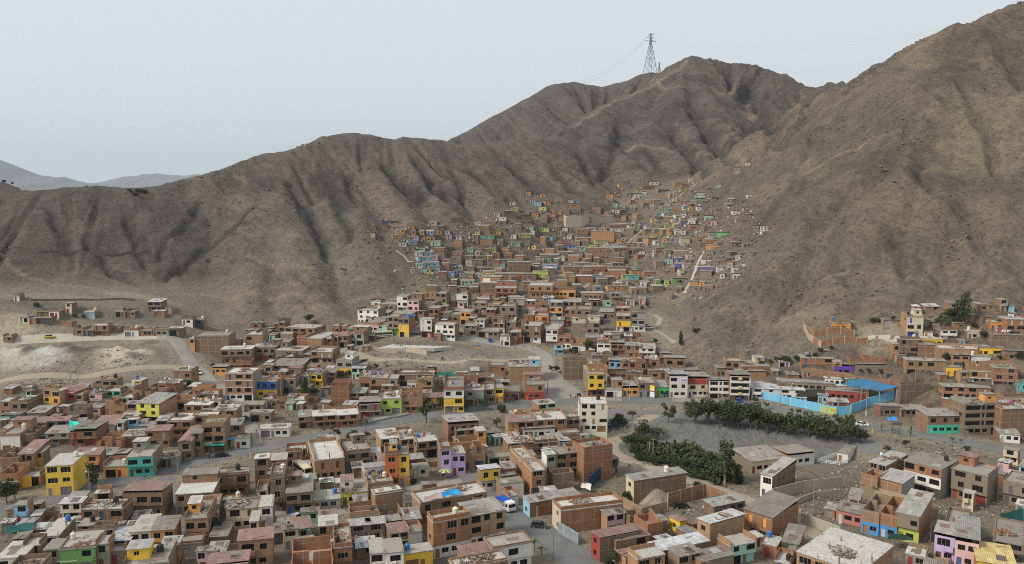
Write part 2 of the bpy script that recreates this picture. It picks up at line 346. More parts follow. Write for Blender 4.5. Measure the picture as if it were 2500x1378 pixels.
def mk_terrain():
    T = NT('terrain'); p = wpos(T); a = T.n('ShaderNodeAttribute', attribute_name='Col'); k = T.n('ShaderNodeAttribute', attribute_name='Rock')
    col = a.outputs['Color']
    n1 = T.ramp(T.noise(p, .035, 6, .65), .35, .68); n2 = T.ramp(T.noise(p, .22, 5, .7), .50, .66); n3 = T.noise(p, 1.1, 4, .7); n4 = T.ramp(T.noise(p, .55, 5, .75), .53, .66)
    n5 = T.ramp(T.noise(p, .12, 4, .7), .52, .64)
    fl = T.n('ShaderNodeAttribute', attribute_name='Flow').outputs['Vector']
    f1 = T.ramp(T.noise(fl, 1.0, 4, .65), .50, .64); f2 = T.ramp(T.noise(T.scalevec(fl, (3.2, 2.2, 1)), 1.0, 4, .7), .52, .66)
    kf = k.outputs['Fac']
    col = T.mix(T.math('MULTIPLY', f1, T.math('MULTIPLY', kf, .55)), col, T.mix(1.0, col, (.48, .47, .49), 'MULTIPLY'))
    col = T.mix(T.math('MULTIPLY', f2, T.math('MULTIPLY', kf, .40)), col, T.mix(1.0, col, (1.35, 1.28, 1.16), 'MULTIPLY'))
    col = T.mix(T.math('MULTIPLY', n1, .28), col, T.mix(1.0, col, (.66, .65, .66), 'MULTIPLY'))
    col = T.mix(T.math('MULTIPLY', n5, T.math('MULTIPLY', k.outputs['Fac'], .55)), col, T.mix(1.0, col, (1.28, 1.22, 1.12), 'MULTIPLY'))
    col = T.mix(T.math('MULTIPLY', n2, T.math('MULTIPLY', k.outputs['Fac'], .48)), col, T.mix(1.0, col, (.42, .41, .43), 'MULTIPLY'))
    col = T.mix(T.math('MULTIPLY', n4, T.math('MULTIPLY_ADD', k.outputs['Fac'], .15, .4)), col, T.mix(1.0, col, (.46, .45, .45), 'MULTIPLY'))
    col = T.mix(.45, col, T.mix(1.0, col, T.ramp(n3, .1, .75), 'MULTIPLY'))
    h = T.math('ADD', T.math('MULTIPLY', n2, -.5), T.math('ADD', T.math('MULTIPLY', n4, .4), n3))
    return T.out(col, h, .7, 1.0)
M['terrain'] = mk_terrain()
def mk_road(name, c1, c2, dusty):
    T = NT(name); p = wpos(T); n1 = T.ramp(T.noise(p, .12, 5, .65), .35, .7); n2 = T.noise(p, 3, 4, .7); n3 = T.ramp(T.noise(p, .5, 5, .7), .5, .72)
    col = T.mix(n1, c1, c2); col = T.mix(T.math('MULTIPLY', n3, dusty), col, (.27, .235, .185)); col = T.mix(.35, col, T.mix(1.0, col, n2, 'MULTIPLY'))
    return T.out(col, n2, .25, .03)
M['asphalt'] = mk_road('asphalt', (.14, .147, .154), (.19, .193, .193), .4)
M['cement'] = mk_road('cement_road', (.31, .30, .275), (.24, .232, .215), .35)
M['dirt'] = mk_road('dirt_road', (.36, .31, .235), (.30, .255, .19), .3)
M['paledirt'] = mk_road('pale_dirt', (.46, .43, .36), (.38, .345, .28), .3)

# ------------------------------------------------------------------ mesh helpers
COL = scene.collection
class MB:
    def __init__(s): s.v = []; s.f = []; s.uv = []; s.mi = []; s.cur = 0
    def quad(s, a, b, c, d, uv=None):
        i = len(s.v); s.v += [tuple(a), tuple(b), tuple(c), tuple(d)]; s.f.append((i, i + 1, i + 2, i + 3)); s.mi.append(s.cur)
        if uv is None:
            w = math.dist(a, b); h = math.dist(b, c); uv = [(0, 0), (w, 0), (w, h), (0, h)]
        s.uv += uv
    def tri(s, a, b, c):
        i = len(s.v); s.v += [tuple(a), tuple(b), tuple(c)]; s.f.append((i, i + 1, i + 2)); s.mi.append(s.cur); s.uv += [(a[0], a[2]), (b[0], b[2]), (c[0], c[2])]
    def box(s, x0, y0, z0, x1, y1, z1, bottom=True):
        q = s.quad
        q((x0,y0,z0),(x1,y0,z0),(x1,y0,z1),(x0,y0,z1), [(x0,z0),(x1,z0),(x1,z1),(x0,z1)])
        q((x1,y1,z0),(x0,y1,z0),(x0,y1,z1),(x1,y1,z1), [(x1,z0),(x0,z0),(x0,z1),(x1,z1)])
        q((x0,y1,z0),(x0,y0,z0),(x0,y0,z1),(x0,y1,z1), [(y1,z0),(y0,z0),(y0,z1),(y1,z1)])
        q((x1,y0,z0),(x1,y1,z0),(x1,y1,z1),(x1,y0,z1), [(y0,z0),(y1,z0),(y1,z1),(y0,z1)])
        q((x0,y0,z1),(x1,y0,z1),(x1,y1,z1),(x0,y1,z1), [(x0,y0),(x1,y0),(x1,y1),(x0,y1)])
        if bottom: q((x0,y1,z0),(x1,y1,z0),(x1,y0,z0),(x0,y0,z0))
    def obox(s, c, size, m):
        hx, hy, hz = size[0] / 2, size[1] / 2, size[2] / 2
        P = [Vector(c) + m @ Vector((sx * hx, sy * hy, sz * hz)) for sz in (-1, 1) for sy in (-1, 1) for sx in (-1, 1)]
        for f in ((0,1,5,4),(3,2,6,7),(2,0,4,6),(1,3,7,5),(4,5,7,6),(2,3,1,0)): s.quad(*[P[k] for k in f])
    def tube(s, pts, radii, n=8, cap=True):
        rings = []
        for k, p in enumerate(pts):
            p = Vector(p); a = Vector(pts[max(k - 1, 0)]); b = Vector(pts[min(k + 1, len(pts) - 1)]); d = (b - a).normalized()
            e = d.orthogonal().normalized(); g = d.cross(e); r = radii[k] if not isinstance(radii, (int, float)) else radii
            i0 = len(s.v); s.v += [tuple(p + (e * math.cos(2 * math.pi * j / n) + g * math.sin(2 * math.pi * j / n)) * r) for j in range(n)]; rings.append(i0)
        for a, b in zip(rings[:-1], rings[1:]):
            for j in range(n):
                s.f.append((a + j, a + (j + 1) % n, b + (j + 1) % n, b + j)); s.mi.append(s.cur); s.uv += [(j / n, 0), ((j + 1) / n, 0), ((j + 1) / n, 1), (j / n, 1)]
        if cap:
            for r0, rev in ((rings[0], True), (rings[-1], False)):
                f = tuple(range(r0, r0 + n)); s.f.append(f[::-1] if rev else f); s.mi.append(s.cur); s.uv += [(0, 0)] * n
    def mesh(s, name, mats):
        me = bpy.data.meshes.new(name); me.from_pydata(s.v, [], s.f)
        if s.uv:
            l = me.uv_layers.new(name='UVMap'); l.data.foreach_set('uv', np.array(s.uv, dtype=np.float32).ravel())
        for m in mats: me.materials.append(m)
        if any(s.mi): me.polygons.foreach_set('material_index', s.mi)
        return me
    def build(s, name, mat, parent=None, color=None, loc=None, rotz=0):
        mats = mat if isinstance(mat, (list, tuple)) else [mat]
        o = bpy.data.objects.new(name, s.mesh(name, mats)); COL.objects.link(o)
        if color is not None: o.color = tuple(color) + (1,)
        if parent is not None: o.parent = parent
        if loc is not None: o.location = tuple(loc)
        o.rotation_euler = (0, 0, rotz); return o
def empty(name, loc, rotz=0):
    o = bpy.data.objects.new(name, None); COL.objects.link(o); o.location = tuple(loc); o.rotation_euler = (0, 0, rotz); o.empty_display_size = .5; return o
def tag(o, label=None, cat=None, group=None, kind=None):
    if label: o['label'] = label
    if cat: o['category'] = cat
    if group: o['group'] = group
    if kind: o['kind'] = kind
    return o

# ------------------------------------------------------------------ terrain mesh and its colours
def blob(C, x, y, z, rx, ry, col, amt=1.0, rot=0, soft=.45, wob=.5, exact=False):
    P = np.array([x, y]) if exact else hit(x, y)
    c, s_ = math.cos(rot), math.sin(rot); dx, dy = GX - P[0], GY - P[1]
    u = (dx * c + dy * s_) / rx; v = (-dx * s_ + dy * c) / ry
    r = np.sqrt(u * u + v * v) + wob * (fbm(GX / 7, GY / 7, 4, 88) - .47) * 1.2
    a = (amt * (1 - sstep(soft, 1, r)))[..., None]
    return C * (1 - a) + np.array(col) * a
def lerp(a, b, t): return np.array(a) * (1 - t[..., None]) + np.array(b) * t[..., None]
town = lerp((.235,.198,.148), (.185,.160,.126), fbm(GX / 14, GY / 14, 4, 3))
hl = lerp((.180,.143,.118), (.140,.117,.104), sstep(.35, .65, fbm(GX / 60, GY / 60, 3, 33)))
hl = lerp(hl, (.164,.132,.098), sstep(40, 140, GX - .12 * GY) * .75)              # browner ground on the right mountain
hl = lerp(hl, (.106,.093,.087), sstep(640, 800, GY) * .75)                        # greyer rock on the far peaks
hl = lerp(hl, (.105,.095,.080), (1 - sstep(-190, -110, GX)) * sstep(.3, .6, fbm(GX / 30, GY / 30, 3, 12) + .12) * .85)
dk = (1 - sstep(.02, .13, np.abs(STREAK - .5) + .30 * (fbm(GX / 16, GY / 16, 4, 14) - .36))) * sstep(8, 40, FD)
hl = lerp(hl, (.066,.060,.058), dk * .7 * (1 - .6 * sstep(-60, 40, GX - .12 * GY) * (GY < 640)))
scr = sstep(.50, .66, fbm(GX / 17, GY / 17, 5, 61)) * sstep(20, 120, GX - .12 * GY) * (GY < 660)
hl = lerp(hl, (.105,.090,.066), scr * .6 * sstep(60, 110, HZ))                                         # scrub and rock patches on the right mountain
hl = lerp(hl, (.225,.185,.125), sstep(.56, .7, fbm(GX / 30, GY / 30, 4, 67)) * sstep(20, 120, GX - .12 * GY) * .7)
low = (1 - sstep(25, 85, HZ - 12 * (fbm(GX / 35, GY / 35, 3, 44) - .5))) * sstep(.3, .55, fbm(GX / 22, GY / 22, 4, 45) + .12) * sstep(-190, -120, GX)
hl = lerp(hl, (.222,.188,.146), low * (.75 - .5 * sstep(20, 120, GX - .12 * GY)))                                        # pale scree fans on the lower slopes
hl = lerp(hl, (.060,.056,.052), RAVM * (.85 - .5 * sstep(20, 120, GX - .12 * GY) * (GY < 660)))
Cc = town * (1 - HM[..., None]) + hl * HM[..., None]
sl = sstep(385, 450, GY) * (1 - HM)                                               # dusty brown soil between the hillside shacks
Cc = Cc * (1 - .6 * sl[..., None]) + np.array((.190,.150,.110)) * .6 * sl[..., None]
TRAILS = [[(395,717),(500,722),(640,724),(780,722),(930,718)],[(1400,309),(1490,254),(1576,219),(1629,184),(1676,148)],[(1560,218),(1610,214),(1660,213)],[(1700,384),(1740,378),(1800,376),(1850,390)],[(0,655),(60,680),(170,700),(300,712),(380,715)],[(2120,345),(2020,395),(1960,430)],[(1650,790),(1800,775),(1950,775)],[(2180,790),(2350,740),(2500,690)],[(570,432),(650,430)],[(1500,362),(1560,355),(1640,372)],[(640,640),(760,655)],[(860,690),(940,680)],[(2000,690),(2160,676),(2250,684)]]
for pts in TRAILS:
    L = np.array([hit(*p)[:2] for p in pts]); x0, x1, y0, y1 = L[:, 0].min() - 12, L[:, 0].max() + 12, L[:, 1].min() - 12, L[:, 1].max() + 12
    I = np.nonzero((GX > x0) & (GX < x1) & (GY > y0) & (GY < y1)); d, z, t = seg_dist(GX[I] + 6 * (fbm(GX[I] / 12, GY[I] / 12, 3, 81) - .5), GY[I] + 6 * (fbm(GX[I] / 12, GY[I] / 12, 3, 82) - .5), [(p[0], p[1], 0.) for p in L])
    a = (.65 * np.clip(1.6 - d / (.0022 * GY[I]), 0, 1))[:, None]; Cc[I] = Cc[I] * (1 - a) + np.array((.27, .225, .165)) * a
for a in [(330,722,29,30,6,(.36,.33,.26),.6), (150,725,30,40,6,(.30,.28,.23),.5), (110,745,28,40,5,(.12,.115,.10),.6), (300,770,22,30,8,(.15,.14,.12),.6),
          (1045,700,27,18,9,(.22,.19,.14),.6), (1100,815,12,40,5,(.27,.22,.15),.7), (1130,860,10,45,10,(.25,.235,.205),.7),
          (1900,880,8,40,8,(.23,.205,.15),.5), (2000,1075,-1,60,3.5,(.27,.19,.11),.7), (1750,1040,-1,40,4,(.27,.19,.11),.8),
          (700,1230,0,14,8,(.26,.225,.17),.6), (1640,1215,0,9,9,(.20,.195,.185),.8), (1950,1240,0,22,16,(.155,.145,.125),.7), (1700,1330,0,12,14,(.15,.14,.12),.7), (2050,1200,0,16,14,(.17,.15,.125),.8), (1150,735,24,30,10,(.24,.20,.15),.4)]:
    Cc = blob(Cc, a[0], a[1], a[2], a[3], a[4], a[5], a[6], a[7] if len(a) > 7 else 0)
# far plain to the horizon and the hazy ranges
b = MB(); S = 24000
b.quad((-S, -3000, -14), (S, -3000, -14), (S, S, -14), (-S, S, -14)); o = b.build('plain', M['dirt']); tag(o, 'flat dusty plain reaching to the horizon', 'plain', kind='structure')
def far_range(name, pts, Y, label):
    n = 160; xs = np.linspace(pts[0][0], pts[-1][0], n); ys = np.interp(xs, [p[0] for p in pts], [p[1] for p in pts]) + (fbm(xs / 40, xs * 0 + Y, 4, 2) - .5) * 9
    b = MB(); K = 22; idx = []
    for i in range(n):
        top = at_y(xs[i], ys[i], Y); col = []
        for k in range(-6, K):
            t = k / (K - 1); d = -abs(t) * .3 * Y * (1 if t > 0 else -1)
            z = top[2] * (1 - abs(t) ** .9) * (1 - .35 * abs(t) * fbm(np.array(xs[i] / 30 + 3 * t), np.array(t * 3.), 3, 4) * 2) - 4 * (abs(t) > .95)
            col.append(len(b.v)); b.v.append((float(top[0]), float(Y + d), float(max(z, -5))))
        idx.append(col)
    for i in range(n - 1):
        for k in range(len(idx[0]) - 1): b.f.append((idx[i][k], idx[i][k + 1], idx[i + 1][k + 1], idx[i + 1][k])); b.mi.append(0)
    o = b.build(name, M['plain'], color=(.12, .115, .11)); tag(o, label, 'mountain', kind='structure')
    for p in o.data.polygons: p.use_smooth = True
far_range('mountain_range', [(-500,330),(-200,345),(0,390),(40,405),(75,420),(110,432),(160,436),(200,444),(240,452),(330,470)], 6500, 'hazy blue mountain range beyond the left saddle')
far_range('mountain_range', [(150,478),(230,462),(262,446),(300,434),(350,428),(385,425),(420,429),(450,431),(480,427),(560,440),(760,470)], 9000, 'fainter hazy hills to the right of the far range')

# ------------------------------------------------------------------ roads, draped on the ground
ROADS = []
def smooth_line(P, step):
    P = np.array(P); out = []
    for i in range(len(P) - 1):
        p0 = P[max(i - 1, 0)]; p1 = P[i]; p2 = P[i + 1]; p3 = P[min(i + 2, len(P) - 1)]
        n = max(2, int(np.linalg.norm(p2 - p1) / step))
        for k in range(n):
            t = k / n; out.append(.5 * ((2 * p1) + (-p0 + p2) * t + (2 * p0 - 5 * p1 + 4 * p2 - p3) * t * t + (-p0 + 3 * p1 - 3 * p2 + p3) * t ** 3))
    out.append(P[-1]); return np.array(out)
def road(name, pts, width, mat, label, lift=.06, step=2.0, world=False):
    L = smooth_line([(p if world else hit(*p)[:2]) for p in pts], step)
    T = np.gradient(L, axis=0); T /= np.linalg.norm(T, axis=1)[:, None] + 1e-9; N = np.stack([-T[:, 1], T[:, 0]], 1)
    W = width if not isinstance(width, (list, tuple)) else np.interp(np.linspace(0, 1, len(L)), np.linspace(0, 1, len(width)), width)
    W = np.asarray(W) * np.ones(len(L)); m = max(4, int(max(W) / 1.2)); b = MB(); rows = []
    wob = (fbm(L[:, 0] / 5, L[:, 1] / 5, 3, 19) - .5) * .9
    for i in range(len(L)):
        r = []
        for k in range(m + 1):
            e = (k / m - .5) * (W[i] + wob[i]); q = L[i] + N[i] * e
            r.append(len(b.v)); b.v.append((q[0], q[1], height(q[0], q[1]) + lift - (.05 if k in (0, m) else 0)))
        rows.append(r)
    for i in range(len(L) - 1):
        for k in range(m): b.f.append((rows[i][k], rows[i][k + 1], rows[i + 1][k + 1], rows[i + 1][k])); b.mi.append(0)
    o = b.build(name, M[mat]); tag(o, label, 'road', kind='structure'); ROADS.append((L, W)); return o
road('road', [(-120,1280),(0,1250),(90,1228),(200,1200),(330,1165),(430,1140),(520,1118),(610,1101),(700,1082),(780,1066),(840,1055),(894,1044),(977,1027),(1070,1011),(1150,1000),(1240,988),(1377,981),(1487,978),(1624,980),(1728,983),(1800,986),(1860,993),(1915,1005),(1984,1018),(2080,1036),(2162,1049),(2271,1066),(2381,1085),(2500,1110),(2600,1135)], 8.0, 'asphalt', 'grey asphalt main road winding across the town', .10)
road('road', [(1405,1000),(1440,1003),(1487,1006),(1610,1010),(1750,1022),(1900,1046),(2050,1076),(2150,1098),(2250,1122),(2350,1150)], 6.5, 'asphalt', 'lower asphalt carriageway beside the tree belt', .09)
road('track', [(1600,1012),(1570,1026),(1542,1041),(1512,1063),(1492,1084),(1497,1106),(1542,1129),(1597,1142),(1679,1170),(1761,1200),(1816,1219),(1920,1262),(2040,1330)], 5.5, 'dirt', 'pale dirt track curving past the gravel field', .08)
road('street', [(1130,1160),(1190,1195),(1223,1235),(1245,1258),(1295,1291),(1350,1324),(1405,1362),(1440,1390),(1480,1425)], [7,7,8.5,9,9], 'asphalt', 'grey street running down to the bottom edge', .08)
road('street', [(935,1175),(1000,1188),(1060,1185),(1120,1172),(1160,1158)], 5.5, 'cement', 'side street in front of the lilac house', .07)
road('street', [(820,1262),(780,1238),(720,1242),(670,1262),(620,1280)], 7, 'cement', 'paved yard street below the brick tower', .07)
road('alley', [(405,1165),(410,1195),(425,1240),(440,1290),(452,1330)], 4.2, 'asphalt', 'narrow dark alley between brick houses', .07)
road('road', [(790,880),(828,858),(894,831),(935,817),(976,814),(1059,819),(1141,827),(1196,836),(1260,847)], 6, 'cement', 'grey upper road above the dirt football pitch', .08)
road('road', [(1262,846),(1300,852),(1328,868),(1334,896),(1345,925),(1360,950),(1376,975)], [6,6,7,9,14,20], 'cement', 'dusty road dropping to the main road', .08)
road('road', [(385,823),(420,825),(438,843),(466,888),(494,912),(512,932),(545,956),(576,984),(600,1027),(615,1070),(618,1098)], 6, 'cement', 'pale concrete ramp down from the quarry terrace', .10)
road('track', [(-60,840),(0,835),(110,827),(247,822),(357,822),(400,823)], 4.6, 'paledirt', 'white dusty terrace road above the quarry cut', .08)
road('track', [(-60,940),(0,931),(165,919),(274,908),(411,896),(470,900)], 3.6, 'dirt', 'dirt track below the quarry cut', .08)
road('track', [(870,868),(950,878),(1080,885),(1200,880),(1320,872)], 2.6, 'dirt', 'faint track round the football mound', .06)
road('path', [(1526,602),(1545,582),(1581,551)], 1.5, 'dirt', 'straight pale stair path climbing between upper shacks', .15)
road('path', [(1340,700),(1395,655),(1440,625),(1475,600),(1500,585)], 2.0, 'dirt', 'long pale lane climbing through the shacks', .15)
road('path', [(1425,705),(1470,665),(1510,625)], 1.8, 'dirt', 'second pale lane climbing beside brick houses', .15)
road('path', [(1667,718),(1690,680),(1705,640),(1718,615)], 1.5, 'paledirt', 'thin concrete stair up the right slope', .2)
road('path', [(1510,505),(1545,487),(1590,478)], 1.2, 'dirt', 'dirt path below the topmost shacks', .15)
road('path', [(1640,490),(1670,470),(1715,442)], 1.3, 'dirt', 'dirt path climbing to the top of the valley', .15)
road('path', [(967,612),(990,630),(1008,642)], 1.3, 'dirt', 'short pale path on the left shoulder', .15)
road('path', [(1580,805),(1604,795),(1612,778),(1596,770)], 2.4, 'dirt', 'bent dirt path right of the white houses', .1)
road('path', [(1595,806),(1625,820),(1648,838)], 2, 'dirt', 'dirt path down to the cypress', .1)
road('track', [(2120,826),(2150,823),(2185,830),(2210,838)], 3, 'paledirt', 'short dirt track behind the brick ruin', .1)

# ------------------------------------------------------------------ the ground itself
me = bpy.data.meshes.new('ground')
V = np.stack([GX, GY, HZ], -1).reshape(-1, 3)
_i = np.arange(NR - 1)[:, None] * NC + np.arange(NC - 1)[None]; Fq = np.stack([_i, _i + 1, _i + NC + 1, _i + NC], -1).reshape(-1, 4)
me.vertices.add(len(V)); me.vertices.foreach_set('co', V.ravel().astype(np.float32))
me.loops.add(Fq.size); me.polygons.add(len(Fq)); me.loops.foreach_set('vertex_index', Fq.ravel().astype(np.int32))
me.polygons.foreach_set('loop_start', np.arange(0, Fq.size, 4, dtype=np.int32)); me.update(); me.validate()
for L, W in ROADS:      # dusty shoulders beside the roads
    x0, x1, y0, y1 = L[:, 0].min() - 14, L[:, 0].max() + 14, L[:, 1].min() - 14, L[:, 1].max() + 14
    I = np.nonzero((GX > x0) & (GX < x1) & (GY > y0) & (GY < y1)); px_, py_ = GX[I], GY[I]; dd = np.full(px_.shape, 99.0)
    for i in range(0, len(L), 2): dd = np.minimum(dd, np.hypot(px_ - L[i, 0], py_ - L[i, 1]) - W[i] / 2)
    a = ((1 - sstep(2.0, 8.0, dd + 5 * (fbm(px_ / 5, py_ / 5, 3, 55) - .45))) * .75 * (py_ < 420))[:, None]; Cc[I] = Cc[I] * (1 - a) + np.array((.30, .262, .200)) * a
for a in [(25,862,12,12,10,(.54,.50,.40),1.0), (300,856,12,15,13,(.56,.50,.38),1.0), (110,862,12,12,11,(.54,.54,.51),1.0), (60,880,9,14,6,(.42,.39,.31),.8), (235,868,10,8,4,(.30,.26,.20),.7), (20,800,20,16,9,(.46,.40,.29),.85),
          (200,850,13,9,7,(.10,.09,.08),.9), (70,852,14,5,6,(.11,.10,.09),.85), (160,845,15,5,3,(.11,.10,.09),.8), (365,838,15,7,3,(.10,.09,.07),.7), (330,868,9,6,4,(.12,.11,.09),.8), (1740,1085,-3,58,24,(.195,.20,.195),.97,-.12), (20,845,14,8,3,(.46,.43,.35),.9), (150,872,10,7,4,(.42,.41,.38),.8)]:
    Cc = blob(Cc, *a[:7], rot=a[7] if len(a) > 7 else 0, soft=.75 if len(a) > 7 else .3, wob=.15 if len(a) > 7 else .7)
GRAV = blob(np.zeros_like(Cc), 1740, 1085, 0, 60, 25, (1, 1, 1), 1.0, -.12, .8, .1)[..., 0]
at = me.attributes.new('Col', 'FLOAT_COLOR', 'POINT')
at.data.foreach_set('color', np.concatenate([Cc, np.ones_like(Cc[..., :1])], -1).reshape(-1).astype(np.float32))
at = me.attributes.new('Flow', 'FLOAT_VECTOR', 'POINT'); at.data.foreach_set('vector', np.stack([FT / 9.0, FD / 75.0, FT * 0 + 3.7], -1).reshape(-1).astype(np.float32))
at = me.attributes.new('Rock', 'FLOAT', 'POINT'); at.data.foreach_set('value', (HM * .95 + .05 - 2.6 * GRAV).ravel().astype(np.float32))
me.materials.append(M['terrain']); me.polygons.foreach_set('use_smooth', np.ones(len(Fq), dtype=bool))
o = bpy.data.objects.new('ground', me); COL.objects.link(o); tag(o, 'dry brown valley floor rising into bare rocky hillsides', 'ground', kind='structure')

# ------------------------------------------------------------------ the hazy air
hb = MB(); hb.box(-9000, -600, -15, 9000, 15500, 900)
hm = bpy.data.materials.new('haze'); hm.use_nodes = True; ht = hm.node_tree; ht.nodes.clear()
hv = ht.nodes.new('ShaderNodeVolumePrincipled'); hv.inputs['Color'].default_value = (.74, .86, 1.0, 1); hv.inputs['Density'].default_value = HAZE; hv.inputs['Anisotropy'].default_value = .2
hx = ht.nodes.new('ShaderNodeOutputMaterial'); ht.links.new(hv.outputs[0], hx.inputs['Volume'])
o = hb.build('haze', hm); tag(o, 'thin pale haze filling the valley air', 'haze', kind='stuff')
# ------------------------------------------------------------------ houses
PAL = {'k':None,'I':(.76,.71,.58),'b':(.235,.185,.14),'g':(.30,.285,.26),'w':(.72,.70,.66),'c':(.62,.53,.38),'y':(.80,.51,.045),'Y':(.66,.62,.10),'o':(.68,.33,.09),'r':(.34,.055,.04),'R':(.62,.15,.05),
       'G':(.16,.36,.10),'N':(.10,.55,.12),'l':(.45,.60,.10),'L':(.50,.58,.25),'t':(.06,.42,.36),'m':(.33,.60,.46),'B':(.03,.12,.44),'s':(.24,.48,.66),'S':(.05,.27,.62),'v':(.50,.38,.62),'u':(.14,.05,.38),'p':(.62,.40,.42),'d':(.07,.062,.055),'q':(.42,.17,.15),'M':(.05,.48,.33)}
CNAME = {'k':'brick','I':'ivory','b':'brown','g':'grey plaster','w':'white','c':'cream','y':'yellow','Y':'lime yellow','o':'orange','r':'dark red','R':'orange red','G':'green','N':'neon green','l':'lime green','L':'pale lime','t':'teal','m':'pale mint','B':'dark blue','s':'light blue','S':'bright blue','v':'lilac','u':'purple','p':'pink','d':'dark','q':'dusty rose','M':'emerald green'}
BRICKS = [(.33,.150,.076),(.29,.124,.064),(.37,.195,.102),(.36,.215,.120),(.265,.118,.064),(.34,.175,.090),(.31,.175,.098),(.26,.152,.09),(.31,.136,.072),(.235,.128,.078),(.21,.135,.088),(.18,.122,.084),(.235,.155,.105)]
ROOFC = {'c':[(.39,.37,.325),(.46,.44,.395),(.34,.32,.28),(.50,.48,.435),(.31,.29,.255)], 'w':[(.66,.655,.63),(.58,.57,.54)], 'm':[(.34,.337,.33),(.42,.42,.415),(.27,.255,.235),(.36,.34,.31)], 'p':[(.34,.205,.185),(.30,.19,.175)], 'y':[(.66,.52,.22)], 'x':[(.60,.62,.65)]}
def jit(c, a=.08):
    k = 1 + rnd.uniform(-a, a) * 1.3; return tuple(min(.9, max(.008, v * k * (1 + rnd.uniform(-a, a) * .18))) for v in c)
def wall_color(ch):
    if ch == 'k': return jit(rnd.choice(BRICKS), .1)
    c = PAL[ch]; g = sum(c) / 3; k = rnd.uniform(0, .07); return jit(tuple(v * (1 - k) + (g * .8 + .05) * k for v in c), .08)
def wall_mat(ch): return M['brick'] if ch == 'k' else M['paint']
def wall_with_holes(mb, org, u, n, w, z0, z1, holes, depth=.16):
    "a wall rectangle from org along u (outward normal n), pierced by holes (a, b, lo, hi), each with its reveals"
    us = sorted({0.0, w} | {h[0] for h in holes} | {h[1] for h in holes}); zs = sorted({z0, z1} | {h[2] for h in holes} | {h[3] for h in holes})
    P = lambda a, z, k=0: (org[0] + u[0] * a - n[0] * k, org[1] + u[1] * a - n[1] * k, z)
    for a, b in zip(us[:-1], us[1:]):
        for lo, hi in zip(zs[:-1], zs[1:]):
            if b - a < 1e-4 or hi - lo < 1e-4: continue
            if any(h[0] - 1e-5 <= a and b <= h[1] + 1e-5 and h[2] - 1e-5 <= lo and hi <= h[3] + 1e-5 for h in holes): continue
            mb.quad(P(a, lo), P(b, lo), P(b, hi), P(a, hi), [(a, lo), (b, lo), (b, hi), (a, hi)])
    for a, b, lo, hi in holes:
        for p, q in (((a, lo), (b, lo)), ((b, lo), (b, hi)), ((b, hi), (a, hi)), ((a, hi), (a, lo))):
            mb.quad(P(*q), P(*p), P(*p, depth), P(*q, depth))
FRAMEC = [(.30,.28,.25),(.05,.045,.04),(.10,.06,.04),(.16,.14,.12),(.04,.04,.045),(.45,.43,.40)]
DOORC = [(.16,.07,.035),(.28,.13,.05),(.30,.04,.035),(.10,.10,.11),(.22,.24,.26),(.05,.10,.22),(.34,.18,.07),(.42,.42,.41)]
def pane(parent, name, org, u, n, h, color=None, mullions=1, framec=None):
    a, b, lo, hi = h; mb = MB(); k = .13; P = lambda s, z, e: (org[0] + u[0] * s - n[0] * e, org[1] + u[1] * s - n[1] * e, z)
    mb.quad(P(a, lo, k), P(b, lo, k), P(b, hi, k), P(a, hi, k))
    if name == 'window':
        mb.cur = 1; t = .05
        bars = [(a, a + t, lo, hi), (b - t, b, lo, hi), (a, b, lo, lo + t), (a, b, hi - t, hi)] + [(a + (b - a) * (i + 1) / (mullions + 1) - t / 2, a + (b - a) * (i + 1) / (mullions + 1) + t / 2, lo, hi) for i in range(mullions)]
        for q in bars: mb.quad(P(q[0], q[2], k - .04), P(q[1], q[2], k - .04), P(q[1], q[3], k - .04), P(q[0], q[3], k - .04))
        o = mb.build('window', [M['glass'], M['plain']], parent, framec or rnd.choice(FRAMEC))
    elif name == 'shade_pane': o = mb.build('garage_shade_pane', M['glass'], parent)  # near-black pane painted as the shade inside an open garage
    else:
        o = mb.build(name, M['sheet'] if name == 'garage_door' else M['plain'], parent, color or jit(rnd.choice(DOORC)))
    return o
